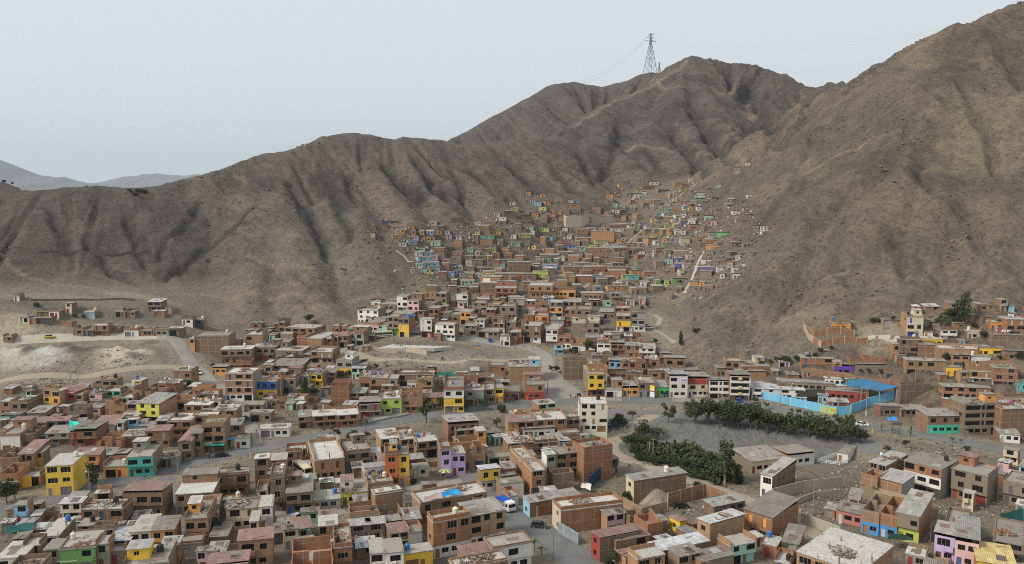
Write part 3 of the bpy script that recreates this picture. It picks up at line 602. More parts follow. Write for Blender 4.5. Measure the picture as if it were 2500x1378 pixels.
def openings(w, z, hs, ground, ribbon=False):
    "openings of one storey: [(kind, a, b, lo, hi)]"
    out = []
    if ribbon and not ground: return [('window', .4, w * .42, z + .75, z + 2.15), ('window', w * .42 + .6, w * .42 + 1.5, z + .75, z + 2.15), ('window', w * .42 + 2.1, w - .4, z + .75, z + 2.15)] if w > 8 else [('window', .4, w - .4, z + .75, z + 2.15)]
    if ground:
        x = .5
        if w > 4.2 and rnd.random() < .6:
            gw = min(2.9, w * .42); side = rnd.random() < .5
            a = .5 if side else w - .5 - gw; out.append((rnd.choice(['garage_door', 'garage_door', 'shade_pane']), a, a + gw, z, z + min(2.35, hs - .35)))
            free = (a + gw + .45, w - .45) if side else (.45, a - .45)
        else: free = (.45, w - .45)
        x0, x1 = free
        if x1 - x0 > 1.0:
            out.append(('door', x0, x0 + .95, z, z + 2.1)); x0 += 1.5
            while x1 - x0 > 1.1:
                ww = min(rnd.uniform(1.2, 1.8), x1 - x0); out.append(('window', x0, x0 + ww, z + .95, z + 2.1)); x0 += ww + .7
    else:
        nw = 1 if w < 4.0 else 2 if w < 8.6 else 3 if w < 13 else 4 if w < 17 else int(w / 4.2); sp = w / nw
        for i in range(nw):
            if nw > 1 and rnd.random() < .1: continue
            ww = min(sp - .7, rnd.choice([1.4, 1.8, 2.2, 2.5])); c = sp * (i + .5) + rnd.uniform(-.25, .25); lo = rnd.choice([.7, .8, .9])
            c = min(max(c, sp * i + ww / 2 + .2), sp * (i + 1) - ww / 2 - .2)
            if nw > 1 and rnd.random() < .12: out.append(('door', c - .45, c + .45, z + .12, z + min(2.2, hs - .35)))
            else: out.append(('window', c - ww / 2, c + ww / 2, z + lo, z + min(rnd.choice([2.1, 2.25, 2.35]), hs - .3)))
    return [q for q in out if q[2] - q[1] > .4]
HOUSES = []      # dicts: root, w, d, H, rot, desc, px
def make_house(P, w, d, st, rot, cols, roof, ex=(), name='house', hs=2.75, found=2.5, side='k', detail=2, brick=None):
    "P ground point below the front left corner; cols storey colours from the ground up"
    root = empty(name, P, rot); H = st * hs; n_st = max(1, int(round(st))); hs = H / n_st
    ex = list(ex); flag = lambda t: any(e == t for e in ex); arg = lambda t: next((e[len(t):] for e in ex if e.startswith(t)), None)
    cols = (cols + cols[-1] * 9)[:n_st]; brick = brick or jit(rnd.choice(BRICKS), .12)
    sidec = arg('s=') or (side if rnd.random() < .82 or not cols.strip('k') else rnd.choice('bbg')); slc = arg('sl='); scol = brick if sidec == 'k' else wall_color(sidec)
    openroof = roof == 'o'; blank = flag('X')
    top = H - hs * .92 if openroof and n_st > 1 else (H - hs * .85 if openroof else H)        # floor level of a roofless top storey
    over = .7 if (n_st >= 2 and not blank and detail >= 2 and w > 3.5 and not flag('nv') and (flag('ov') or rnd.random() < .55)) else 0
    ccol = lambda ch: brick if ch == 'k' else wall_color(ch)
    # side and back walls
    mb = MB(); zb = -found; hol = []
    sholes = []
    if slc or (detail >= 2 and rnd.random() < .25 and not blank):
        for k in range(n_st):
            for yy in np.arange(1.5, d - 2.2, 3.6 if slc else 6.5):
                if slc or rnd.random() < .5: sholes.append((yy, yy + 1.3, k * hs + .9, k * hs + min(2.05, hs - .4)))
        sholes = [h for h in sholes if h[3] < top - .1]
    y0 = over
    lm = MB() if slc else mb
    wall_with_holes(lm, (0, d), (0, -1), (-1, 0), d - (y0 if not over else 0) if not over else d, hs if over else zb, top, [(d - h[1], d - h[0], h[2], h[3]) for h in sholes if not over or h[2] > hs])
    if over: wall_with_holes(lm, (0, d), (0, -1), (-1, 0), d - y0, zb, hs, [(d - h[1], d - h[0], h[2], h[3]) for h in sholes if h[2] < hs and d - h[0] < d - y0])
    rholes = [] if slc else [h for h in sholes if rnd.random() < .5]
    wall_with_holes(mb, (w, 0), (0, 1), (1, 0), d, hs if over else zb, top, [h for h in rholes if not over or h[2] > hs])
    if over: mb.quad((w, y0, zb), (w, d, zb), (w, d, hs), (w, y0, hs), [(y0, zb), (d, zb), (d, hs), (y0, hs)])
    wall_with_holes(mb, (w, d), (-1, 0), (0, 1), w, zb, top, [])
    if over: mb.quad((0, y0, hs), (w, y0, hs), (w, 0, hs), (0, 0, hs))
    sw = None
    panes = []
    lh = [h for h in sholes if (not over or h[2] > hs or h[0] > y0)]
    for h in lh: panes.append(('window', (0, d), (0, -1), (-1, 0), (d - h[1], d - h[0], h[2], h[3])))
    for h in rholes:
        if not over or h[2] > hs: panes.append(('window', (w, 0), (0, 1), (1, 0), h))
    # front, storey by storey; runs of one colour share a mesh
    runs = []; k = 0
    while k < n_st:
        j = k
        while j + 1 < n_st and cols[j + 1] == cols[k] and not (over and k == 0): j += 1
        runs.append((k, j)); k = j + 1
    walls_front = []
    for (k, j) in runs:
        z0 = zb if k == 0 else k * hs; z1 = min((j + 1) * hs, top)
        if z1 <= z0: continue
        ops = []
        if not blank:
            for q in range(k, j + 1):
                if q * hs + 1.2 < top: ops += [o_ for o_ in openings(w, q * hs, hs, q == 0, flag('rib')) if o_[4] < top]
        yy = y0 if (over and k == 0) else 0.0; same = cols[k] == sidec and not slc
        fm = mb if (same) else MB()
        wall_with_holes(fm, (0, yy), (1, 0), (0, -1), w, z0, z1, [o_[1:] for o_ in ops])
        for o_ in ops: panes.append((o_[0], (0, yy), (1, 0), (0, -1), o_[1:]))
        if not same: walls_front.append((fm, cols[k], k))
    W = mb.build('wall', wall_mat(sidec), root, scol)
    if slc:
        q = lm.build('side_wall', wall_mat(slc), root, ccol(slc))
    for fm, ch, k in walls_front:
        q = fm.build('facade', wall_mat(ch), root, ccol(ch))
        if len(walls_front) > 1 or any(c == sidec for c in cols): q['label'] = ('ground floor' if k == 0 else 'upper floor') + ' facade in ' + CNAME[ch]
    fc = rnd.choice(FRAMEC); dc = jit(rnd.choice(DOORC)); dcc = arg('dc='); dcol = PAL[dcc] if dcc else None
    if detail >= 2 and walls_front and not blank and top > 2 and rnd.random() < .5:
        cb = MB(); cc = rnd.choice([(.66,.64,.60),(.66,.64,.60),(.5,.47,.42),(.30,.22,.16)])
        for z in [top - .22] + ([k_ * hs - .1 for k_ in range(1, n_st)] if rnd.random() < .5 else []):
            if z > .5 and z < top: yy = y0 if z < hs - .2 else 0; cb.box(-.02, yy - .09, z, w + .02, yy - .003, z + .2)
        cb.build('cornice', M['paint'], root, cc)
    nm = 0
    for nme, org, u, n, h in panes:
        nm += 1
        if detail < 2 and nm > 4: break
        pane(root, nme, org, u, n, h, dcol or (dc if nme != 'window' else None), 1 if h[1] - h[0] < 1.9 else 2, fc)
    # roof
    rc = jit(rnd.choice(ROOFC[roof if roof in ROOFC else 'c']), .08); rb = MB(); rt = top
    if roof in ('m', 'p', 'y', 'x'):
        rise = min(.9, d * .07) * (1 if rnd.random() < .7 else -1) * (0 if flag('flat') else 1); e = .28; z0 = top + .06 + max(0, -rise); z1 = z0 + rise; t = .05
        if flag('G'):
            zr = top + w * .16; e2 = e
            for (xa, za, xb, zb2) in ((-e2, top + .03, w / 2, zr), (w / 2, zr, w + e2, top + .03)):
                rb.quad((xa, -e, za), (xb, -e, zb2), (xb, d + e, zb2), (xa, d + e, za), [(0, 0), (0, w / 2), (d, w / 2), (d, 0)])
                rb.quad((xa, d + e, za - t), (xb, d + e, zb2 - t), (xb, -e, zb2 - t), (xa, -e, za - t))
                rb.quad((xa, -e, za - t), (xb, -e, zb2 - t), (xb, -e, zb2), (xa, -e, za))
            gm = MB(); gm.tri((0, 0, top), (w, 0, top), (w / 2, 0, top + w * .16 - .05)); gm.tri((w, d, top), (0, d, top), (w / 2, d, top + w * .16 - .05))
            gm.build('gable', W.data.materials[0], root, scol if cols[-1] == sidec else ccol(cols[-1]))
        else:
            rb.quad((-e, -e, z0), (w + e, -e, z0), (w + e, d + e, z1), (-e, d + e, z1), [(0, 0), (w, 0), (w, d), (0, d)])
            rb.quad((-e, d + e, z1 - t), (w + e, d + e, z1 - t), (w + e, -e, z0 - t), (-e, -e, z0 - t))
            for a, b_ in (((-e, -e, z0), (w + e, -e, z0)), ((w + e, -e, z0), (w + e, d + e, z1)), ((w + e, d + e, z1), (-e, d + e, z1)), ((-e, d + e, z1), (-e, -e, z0))):
                rb.quad((a[0], a[1], a[2] - t), (b_[0], b_[1], b_[2] - t), b_, a)
            if detail >= 2:      # stones and battens that weigh the sheets down
                for q in range(rnd.randint(1, 4)):
                    wb = MB(); xx, yy = rnd.uniform(0, w), rnd.uniform(0, d); zz = z0 + (z1 - z0) * (yy / d) + .02; s_ = rnd.uniform(.2, .4)
                    if rnd.random() < .5: wb.obox((xx, yy, zz + .07), (s_, s_, .2), Matrix.Rotation(rnd.uniform(0, 3), 3, 'Z'))
                    else: wb.obox((xx, yy, zz + .05), (rnd.uniform(1.2, 3), .14, .1), Matrix.Rotation(rnd.uniform(-.3, .3) + (1.57 if rnd.random() < .5 else 0), 3, 'Z'))
                    wb.build('roof_weight', M['plain'], root, jit((.2, .16, .12), .3))
        rb.build('roof', M['sheet'], root, rc)
        if detail >= 2 and not flag('G') and w > 3:
            for q in range(rnd.randint(0, 3)):
                pw, pl = rnd.uniform(1, 2.2), rnd.uniform(1.8, 3.2); xx, yy = rnd.uniform(0, max(.1, w - pw)), rnd.uniform(0, max(.1, d - pl)); sl_ = (z1 - z0) / (d + 2 * e); zz = lambda y: z0 + sl_ * (y + e) + .05; g = MB(); k_ = rnd.uniform(-.15, .15)
                g.quad((xx, yy, zz(yy)), (xx + pw, yy + k_, zz(yy + k_)), (xx + pw - k_, yy + pl, zz(yy + pl)), (xx - k_, yy + pl - k_, zz(yy + pl - k_)), [(0, 0), (pw, 0), (pw, pl), (0, pl)]); g.build('roof_patch', M['sheet'], root, jit(rnd.choice(ROOFC['m'] + ROOFC['p'] + ROOFC['x'] + [(.2, .17, .14)]), .2))
    else:
        e = .12 if not openroof else -.02
        rb.box(-e, -e, top - .16, w + e, d + e, top + .06); rb.build('roof', M['concrete'], root, rc)
        if detail >= 2 and not openroof and w > 3.5:
            for q in range(rnd.randint(0, 3)):
                pw, pl = rnd.uniform(1, w * .5), rnd.uniform(1.2, 3.5); xx, yy = rnd.uniform(.2, max(.3, w - pw - .2)), rnd.uniform(.2, max(.3, d - pl - .2)); g = MB(); g.box(xx, yy, top + .062, min(xx + pw, w), min(yy + pl, d), top + .08 + .02 * q, False); g.build('roof_patch', M['concrete'], root, jit(rnd.choice([(.5,.48,.44),(.22,.2,.175),(.33,.29,.24),(.28,.2,.16)]), .15))
    th = .16
    if openroof:      # roofless rooms above
        hh = H - top; um = MB()
        def wl(x0, y0_, x1, y1_, gaps=()):
            L = math.hypot(x1 - x0, y1_ - y0_); ux, uy = (x1 - x0) / L, (y1_ - y0_) / L; pos = 0.0
            def piece(a, b_, lo, hi):
                if b_ - a < .05: return
                xa, ya, xb, yb = x0 + ux * a, y0_ + uy * a, x0 + ux * b_, y0_ + uy * b_
                um.box(min(xa, xb) - (th / 2 if abs(uy) > .5 else 0), min(ya, yb) - (th / 2 if abs(ux) > .5 else 0), top + lo, max(xa, xb) + (th / 2 if abs(uy) > .5 else 0), max(ya, yb) + (th / 2 if abs(ux) > .5 else 0), top + hi, False)
            for (a, b_) in gaps: piece(pos, a, .07, hh); piece(a, b_, .07, .85); pos = b_
            piece(pos, L, .07, hh * rnd.choice([1, 1, .8]))
        g = lambda L: [(L * .25 - .6, L * .25 + .6), (L * .7 - .6, L * .7 + .6)] if L > 5 and not blank else []
        wl(0, th / 2, w, th / 2, g(w)); wl(0, d - th / 2, w, d - th / 2); wl(th / 2, th, th / 2, d - th); wl(w - th / 2, th, w - th / 2, d - th)
        if d > 7: wl(th, d * rnd.uniform(.4, .6), w - th, d * .5, [(w * .4, w * .4 + .9)])
        if w > 6: wl(w * .5, th, w * .5, d * .42)
        um.build('roofless_wall', M['brick'], root, brick)
    elif roof in ('c', 'w'):
        pv = arg('P'); ph = float(pv) if pv else (rnd.choice([0, 0, .35, .5, .9, 1.0, 1.1]) if detail >= 2 and not flag('np') else 0)
        if ph > 0 and w > 2.5:
            z = top + .06; fr = flag('Q') or rnd.random() < .45
            sides = [(0, d - th, w, d), (0, th if fr else 0, th, d - th), (w - th, th if fr else 0, w, d - th)]
            if fr: sides.append((0, 0, w, th))
            keep = [s for s in sides if pv or rnd.random() < .8]
            pmat = M['brick'] if rnd.random() < .75 or cols[-1] == 'k' else M['paint']
            for s in keep: pm = MB(); pm.box(s[0], s[1], z, s[2], s[3], z + ph, False); pm.build('parapet', pmat, root, brick)
        if detail >= 2 and (flag('A') or rnd.random() < .22):      # column stubs with starter bars
            nx, ny = max(2, int(w / 3.4) + 1), max(2, min(4, int(d / 4) + 1))
            for i in range(nx):
                for j in range(ny):
                    if rnd.random() < .7:
                        cm = MB(); x, y = .15 + (w - .3) * i / (nx - 1), .15 + (d - .3) * j / (ny - 1); h_ = rnd.choice([.12, .12, .5, 1.1, 1.6]) if flag('A') else rnd.choice([.1, .1, .1, .4, .9])
                        cm.box(x - .13, y - .13, top + .06, x + .13, y + .13, top + .06 + h_, False); cm.cur = 1
                        for dx, dy in ((-.08, -.08), (.08, .08), (-.08, .08)): cm.tube([(x + dx, y + dy, top + .04 + h_), (x + dx + rnd.uniform(-.06, .06), y + dy, top + h_ + rnd.uniform(.5, 1.1))], .03, 3, False)
                        cm.build('column_stub', [M['paint'], M['plain']], root, (.25, .2, .16))
    rr = next((e for e in ex if e[0] == 'R' and len(e) == 2), None)
    if rr or (detail >= 2 and roof in ('c', 'w') and w > 5 and d > 8 and rnd.random() < .42 and not flag('nr')):
        ch = rr[1] if rr else rnd.choice('kkkkbgwc'); rw, rd, rh = (min(w * .5, rnd.uniform(2.8, 4.5)) if rr or rnd.random() < .55 else w - .4), min(d * .45, rnd.uniform(2.8, 5.5)), rnd.uniform(2.1, 2.5)
        rx = .2 if rnd.random() < .5 else w - rw - .2; ry = d - rd - .2 if not rr else max(.2, d * .45 - rd / 2); z = top + .06
        q = MB(); hz = (rw * .3, rw * .3 + 1.0, z + .9, z + 1.8)
        wall_with_holes(q, (rx, ry), (1, 0), (0, -1), rw, z, z + rh, [hz]); wall_with_holes(q, (rx + rw, ry), (0, 1), (1, 0), rd, z, z + rh, []); wall_with_holes(q, (rx + rw, ry + rd), (-1, 0), (0, 1), rw, z, z + rh, []); wall_with_holes(q, (rx, ry + rd), (0, -1), (-1, 0), rd, z, z + rh, [])
        rm = q.build('rooftop_room', wall_mat(ch), root, ccol(ch))
        pane(rm, 'window', (rx, ry), (1, 0), (0, -1), hz)
        q = MB(); s_ = rnd.uniform(-.3, .5); e = .25
        q.quad((rx - e, ry - e, z + rh + .04 + max(0, -s_)), (rx + rw + e, ry - e, z + rh + .04 + max(0, -s_)), (rx + rw + e, ry + rd + e, z + rh + .04 + max(0, s_)), (rx - e, ry + rd + e, z + rh + .04 + max(0, s_)), [(0, 0), (rw, 0), (rw, rd), (0, rd)])
        q.quad((rx - e, ry + rd + e, z + rh + max(0, s_)), (rx + rw + e, ry + rd + e, z + rh + max(0, s_)), (rx + rw + e, ry - e, z + rh + max(0, -s_)), (rx - e, ry - e, z + rh + max(0, -s_)))
        q.build('roof', M['sheet'], rm, jit(rnd.choice(ROOFC['m'] + ROOFC['w'] + ROOFC['p']), .1))
    if flag('aw'):
        q = MB(); q.quad((.2, y0 - 1.6, hs * .82), (w - .2, y0 - 1.6, hs * .82), (w - .2, y0 - .01, hs * .95), (.2, y0 - .01, hs * .95)); q.quad((.2, y0 - .01, hs * .95 - .04), (w - .2, y0 - .01, hs * .95 - .04), (w - .2, y0 - 1.6, hs * .82 - .04), (.2, y0 - 1.6, hs * .82 - .04))
        q.build('awning', M['cloth'], root, PAL[arg('ac=') or 'c'])
    if n_st >= 2 and detail >= 2 and not blank and not over and rnd.random() < .25 and not openroof:
        q = MB(); bw = min(w * .5, 3.2); x0 = .2 if rnd.random() < .5 else w - .2 - bw
        q.box(x0, -.9, hs - .1, x0 + bw, -.003, hs + .08); q.box(x0, -.9, hs + .083, x0 + bw, -.8, hs + .95); q.box(x0, -.797, hs + .083, x0 + .1, -.003, hs + .95); q.box(x0 + bw - .1, -.797, hs + .083, x0 + bw, -.003, hs + .95)
        q.build('balcony', wall_mat(cols[1]), root, ccol(cols[1]))
    return root, top

def solve_depth(FL, v, z, yb, wv):
    for d in np.arange(2.5, 45, .25):
        if min(proj((FL[0] + v[0] * d + k[0], FL[1] + v[1] * d + k[1], z))[1] for k in ((0, 0), wv)) <= yb: return float(d)
    return 30.0
def tile_xy(tile, x, y):
    ox, oy, s = TILES[tile]; return ox + x / s, oy + y / s
TILES = {'A':(0,1000,3.6453),'B':(620,1000,3.6453),'C':(1240,1000,3.6453),'D':(1860,1000,3.6453),'E':(0,660,3.6453),'F':(620,660,3.6453),'G':(1240,660,3.6453),'H':(1860,660,3.6453),'S':(860,400,4.594),'U':(1340,400,4.3071)}
FOOT = []        # footprints: centre, half sizes, rotation
def free_spot(cx, cy, hw_, hd, rot, pad=.3):
    for (x, y, a, b, r) in FOOT:
        if math.hypot(cx - x, cy - y) > math.hypot(a, b) + math.hypot(hw_, hd): continue
        ok = False
        for ang, (ax, ay, aw, ad, ar), (bx, by, bw, bd, br) in ((rot, (cx, cy, hw_, hd, rot), (x, y, a, b, r)), (r, (x, y, a, b, r), (cx, cy, hw_, hd, rot))):
            c, s = math.cos(ang), math.sin(ang); dx, dy = bx - ax, by - ay
            u, v = dx * c + dy * s, -dx * s + dy * c; c2, s2 = abs(math.cos(br - ang)), abs(math.sin(br - ang))
            if abs(u) > aw + bw * c2 + bd * s2 + pad or abs(v) > ad + bw * s2 + bd * c2 + pad: ok = True
        if not ok: return False
    return True
def on_road(cx, cy, r):
    for L, W in ROADS:
        if np.min(np.hypot(L[:, 0] - cx, L[:, 1] - cy) - W / 2) < r: return True
    return False
STW = {1:'single-storey', 2:'two-storey', 3:'three-storey', 4:'four-storey'}
def house_desc(cols, st, roof, w, d):
    n = max(1, int(round(st))); u = list(dict.fromkeys(cols[:n]))
    col = CNAME[u[0]] if len(u) == 1 else CNAME[u[-1]] + ' over ' + CNAME[u[0]]
    r = {'m':'with corrugated grey roof','p':'with rusty pink roof','w':'with white flat roof','o':'with roofless top rooms','y':'with yellow roof','x':'with shiny sheet roof','c':'with flat concrete roof'}[roof]
    size = 'narrow ' if w < 4.6 else 'wide ' if w > 12 else ''
    return size + STW.get(n, 'tall') + ' ' + col + ' house ' + r
def row(tile, line):
    line, _, lab = line.partition('#'); t = line.split()
    if len(t) < 8: return
    xl, yl, xr, rot, yb, st, cols, roof = float(t[0]), float(t[1]), float(t[2]), R(float(t[3])), t[4], float(t[5]), t[6], t[7]; ex = t[8:]
    H = st * 2.75; a = tile_xy(tile, xl, yl); P = hit(a[0], a[1], H); u = (math.cos(rot), math.sin(rot)); v = (-u[1], u[0])
    xt = tile_xy(tile, xr, 0)[0]; w = 3.0
    for w in np.arange(1.5, 40, .1):
        if proj((P[0] + u[0] * w, P[1] + u[1] * w, P[2] + H))[0] >= xt: break
    d = float(yb[1:]) if yb[0] == 'd' else max(solve_depth(P, v, P[2] + H, tile_xy(tile, 0, float(yb))[1], (u[0] * w, u[1] * w)), 4.0)
    d = max(2.5, min(d, 30))
    corners = [(P[0] + u[0] * i * w + v[0] * j * d, P[1] + u[1] * i * w + v[1] * j * d) for i in (0, .5, 1) for j in (0, .5, 1)]
    hsx = [height(*c) for c in corners]; found = max(1.0, P[2] - min(hsx) + 1.0)
    name = 'roofless_house' if roof == 'o' else 'shed' if st <= 1.2 and roof in 'mpx' and w * d < 70 else 'brick_house' if set(cols[:max(1, int(round(st)))]) <= set('kb') else 'painted_house'
    root, top = make_house(P, float(w), d, st, rot, cols, roof, ex, name, found=found)
    c = (P[0] + u[0] * w / 2 + v[0] * d / 2, P[1] + u[1] * w / 2 + v[1] * d / 2); FOOT.append((c[0], c[1], w / 2, d / 2, rot))
    m = proj((P[0] + u[0] * w / 2, P[1] + u[1] * w / 2, P[2] + H * .6))
    HOUSES.append(dict(root=root, P=P, w=float(w), d=d, H=H, top=top, rot=rot, u=u, v=v, desc=house_desc((cols + cols[-1] * 5), st, roof, w, d), px=m, lab=lab.strip() or None, roof=roof, ex=ex, st=st, cols=cols))
def rows(tile, text):
    for l in text.strip().splitlines(): row(tile, l)
# photo tile, then per house: front roof edge left x y, right x, turn, rear roof edge y (or depth), storeys, storey colours, roof, extras # label
rows('A', '''
0 235 175 8 125 2 w c Tw
178 215 300 8 140 2 k o
175 130 395 8 75 2 b p
400 105 600 8 70 2 b p
400 215 612 8 150 1.5 g m
618 200 845 8 100 1.8 k m
812 150 1020 8 65 1.2 w p
1090 100 1212 8 65 1 k m
860 285 1075 8 190 1.2 k o
1078 240 1285 8 170 1.2 b c
1290 195 1500 8 145 2 k p
1490 110 1706 8 30 2 k w
1712 60 1928 8 22 2 k w
1585 290 1700 8 150 2.2 b p G
1705 215 1790 8 160 2.6 k m
1795 152 1998 8 75 3 kkk c aw ac=M # three-storey brick shophouse with green awning and cluttered roof by the black car
1995 142 2140 8 88 2 b m
2012 242 2088 6 205 1.2 w c aw ac=S
2090 258 2218 6 235 1.2 w c
158 400 288 8 290 2 k p
290 385 378 8 335 1.8 o m
400 505 642 10 385 3 y w np nr nv s=y # bright yellow three-storey house with white flat roof beside the street
645 415 880 10 345 1.9 do p
888 410 1005 10 350 1 b m
1012 405 1122 10 350 1 b m
918 512 1135 10 440 1.2 o c nr # low orange house left of the teal house
1128 425 1360 10 310 2.2 tt c # teal two-storey house with dark garage under a flat concrete roof
1368 440 1580 10 365 1 g c
0 430 160 8 330 2 k o
185 600 355 10 550 1 R c nr
720 888 1090 3 800 2.1 k w Tb
1088 742 1440 3 645 2.5 k p
1560 755 1890 10 588 2 k w np # long low brick hall with broad white dusty roof beside the alley
1885 590 2203 14 512 2.3 k c Tb
1645 975 1845 10 800 2.4 kk c Ro # narrow brick house with orange rooftop hut beside the dark alley
2010 892 2290 10 800 1.9 c c
-40 1330 205 10 1165 2 w w
205 1215 355 10 1150 2 b c
372 1130 520 10 960 2 w w
385 1250 525 10 1150 2 b c
528 1248 845 12 1070 2 GG c Q # green two-storey house with junk on its roof at the bottom left
848 1200 968 10 1120 2 g c
950 1200 1155 10 1040 1.4 b x
1152 1092 1338 10 930 2 c c
1342 1080 1545 10 960 2 o m
1100 1390 1500 12 1190 2 b c Ry Tb
1430 1215 1585 10 1160 2 k m
1590 1200 1800 12 1130 1.2 g c
1995 1385 2060 14 1300 2 k c
2118 1172 2420 14 1060 2.3 k p
1850 1395 2200 14 1250 2 b p
2296 868 2420 12 770 2 ww c
40 1480 340 10 1320 2 s c
640 1290 850 10 1230 1.2 b m
975 1255 1110 10 1210 1.2 b c
0 560 150 8 470 2 b o
''')
rows('B', '''
5 440 133 12 405 3 k w np
145 612 272 13 500 3.2 kkk c P.9 Q # slim four-level brown brick tower house with laundry on its roof
145 455 288 12 385 2 k c dc=y
282 378 430 12 320 2 k c nr
540 455 805 20 275 2.2 k w P1.1 A nr # big brick house with white roof terrace and open side court
812 398 1035 20 272 1.8 k c A
1165 402 1278 10 320 3.4 rRR c Ry P.9 # red and orange narrow three-storey house with yellow rooftop parapet
1282 400 1378 10 330 3.3 oyy c
1130 265 1300 18 165 1.8 k w
1305 270 1445 18 175 1.8 k w
1448 290 1640 18 225 2 k w
1660 362 1755 12 285 2.8 vv c
1757 395 1880 12 320 2.3 v c # lilac two-storey house front with a tree before it
1730 135 2000 15 35 2.2 k m ov
1795 190 1985 15 145 1.6 k c
1985 195 2065 15 150 2 o c
1872 335 2055 15 225 2.5 k o A
2080 428 2285 10 400 1 L c
2020 545 2190 18 492 2.2 wy x nr # tall yellow box room on a white ground floor by the side street
2195 665 2400 18 600 1.4 w c
2200 590 2325 18 560 1.6 b m
282 748 522 13 610 2.1 kk c dc=B
525 812 770 13 705 1 g c nr
775 745 1015 13 620 1.2 Y c Rw # low house with lime yellow front and white rooftop hut
1012 695 1240 18 535 1.1 b c
40 868 162 13 760 2.1 w c
-40 1000 38 13 900 2 c c
330 1440 700 14 1120 2.4 k o
575 1040 745 14 935 2.8 k w np nr
715 1235 868 14 1040 2.4 k c P.9 Q
850 1040 1165 14 965 1.6 b m flat
1035 1285 1165 13 1140 2 w c
1168 1280 1328 13 1140 2 w c nr
1332 1290 1592 20 1185 1.4 y c
1595 1010 1920 25 895 3 wkk c P1 nv Tw # huge brick corner block with white ground floor at bottom centre
1922 950 2235 25 800 2.8 wkk m nv
1480 830 2070 25 655 2.2 k w P.6 # back part of the huge brick block with junk strewn white roof
1080 760 1320 25 700 2.2 k w X
880 935 1110 20 810 1.2 k o
1120 925 1320 20 830 1.2 k o
1215 1105 1378 20 1010 1.5 b p
1382 1100 1495 20 1020 1.5 w c X
1862 1300 2140 22 1200 2 k p
1790 1420 2250 22 1300 2 k c
2125 1240 2480 22 1090 2.2 ww c P.3 Q
2270 775 2350 25 725 1 w c
2230 528 2330 15 470 2 k m
''')
rows('C', '''
5 115 240 10 55 2 k p
243 95 525 10 15 2 k w A
528 90 635 8 45 1.8 k c
135 178 418 10 140 1.2 w m # low white house with blue window frames and grey roof
0 305 230 14 230 1.6 k c
240 300 440 14 250 1.5 k w
470 225 640 12 180 1.4 k c
215 548 332 18 340 2.6 k w P.8
345 405 420 18 360 3.2 gg x s=w nr # slim white sided tower house among brick houses
425 402 640 18 320 2.6 kk c A
680 372 930 22 275 3.2 k c X P1 # tall blank stepped brick house above the dirt track
535 340 680 18 290 3 k o
402 572 588 14 540 2 k o X
770 475 985 28 410 1.6 d p # dark shed with dusty pink roof sloping to a blue wall
1122 635 1587 22 530 2.3 kk m X sl=c Tw # brick house with cream side front beside the sand heap
195 832 640 24 720 1.4 k m X sl=s
470 902 1020 17 760 2.1 kk w X sl=c # brick house with broad white roof and outside stair by the street
1245 1022 1380 22 910 1.7 k o X sl=k
1085 948 1210 22 910 1.6 k o X
820 1150 1190 23 1060 2 k p X sl=r
960 1172 1260 22 1110 1.7 k p
1050 1325 1330 22 1235 1.2 b p
1155 1335 1395 22 1275 2 k c
1345 1262 1785 24 1190 1.4 b x
1525 1312 1720 24 1260 1.7 k m
1720 1355 2010 24 1240 1.4 b m
1530 1005 1588 25 945 1.1 y p s=y sl=y nr # small yellow plank shed with dusty pink roof on waste ground
1800 1025 2105 30 890 2.2 k x X sl=k # tan brick house with bright sheet roof beside the yellow shed
1835 865 2110 25 800 1 b m
''')
rows('D', '''
-160 885 92 -45 d13 2.2 k m dc=o # brick house with rust streaked grey roof and orange doors
-10 572 90 -42 d15 2.2 ww m
-95 465 215 17 d10 1.3 c m # old adobe shed with sagging grey gable roof
235 412 468 17 d9 1.3 w m
672 378 765 -38 d15 1.1 w c nr np s=w # small white hut with dark flat roof and white picket fence
952 462 1105 -48 d14 2.6 bk c
1268 450 1600 -50 d11 3 dwk c nv # three-storey house with white middle floor and brick top
1690 520 2010 -46 d9 3 bbb c
2150 640 2420 -42 d10 2.2 bb c
885 560 1030 -48 d7 2.4 gk o
1035 605 1245 -48 d8 2.2 gk m X
662 888 890 -38 d6 1.1 q m # low dusty rose house left of the bright blue house
772 792 862 -30 d7 1.5 o m
890 885 1045 -38 d13 2.1 Sk o
1048 915 1205 -38 d13 2.1 Sk o # bright blue house with roofless brick rooms above
1205 910 1400 -38 d15 2.5 lb m # lime green house under a long grey sheet roof
1540 1112 1720 -33 d9 2.1 vv m
1722 1162 1930 -30 d16 2.1 p m # pale pink house joined to the lilac house at bottom right
312 1262 880 -45 d17 2.2 kk w A nr # brick house with vast pale roof at the bottom edge
1920 1345 2260 -24 d9 1.6 y y
1630 1015 1830 -33 d10 1.7 b c
2060 1160 2330 -33 d14 1.6 b c
185 1172 322 -28 d9 1.3 d m
2118 215 2300 -18 d8 1 w m
560 880 650 -35 d4 .8 k m
''')
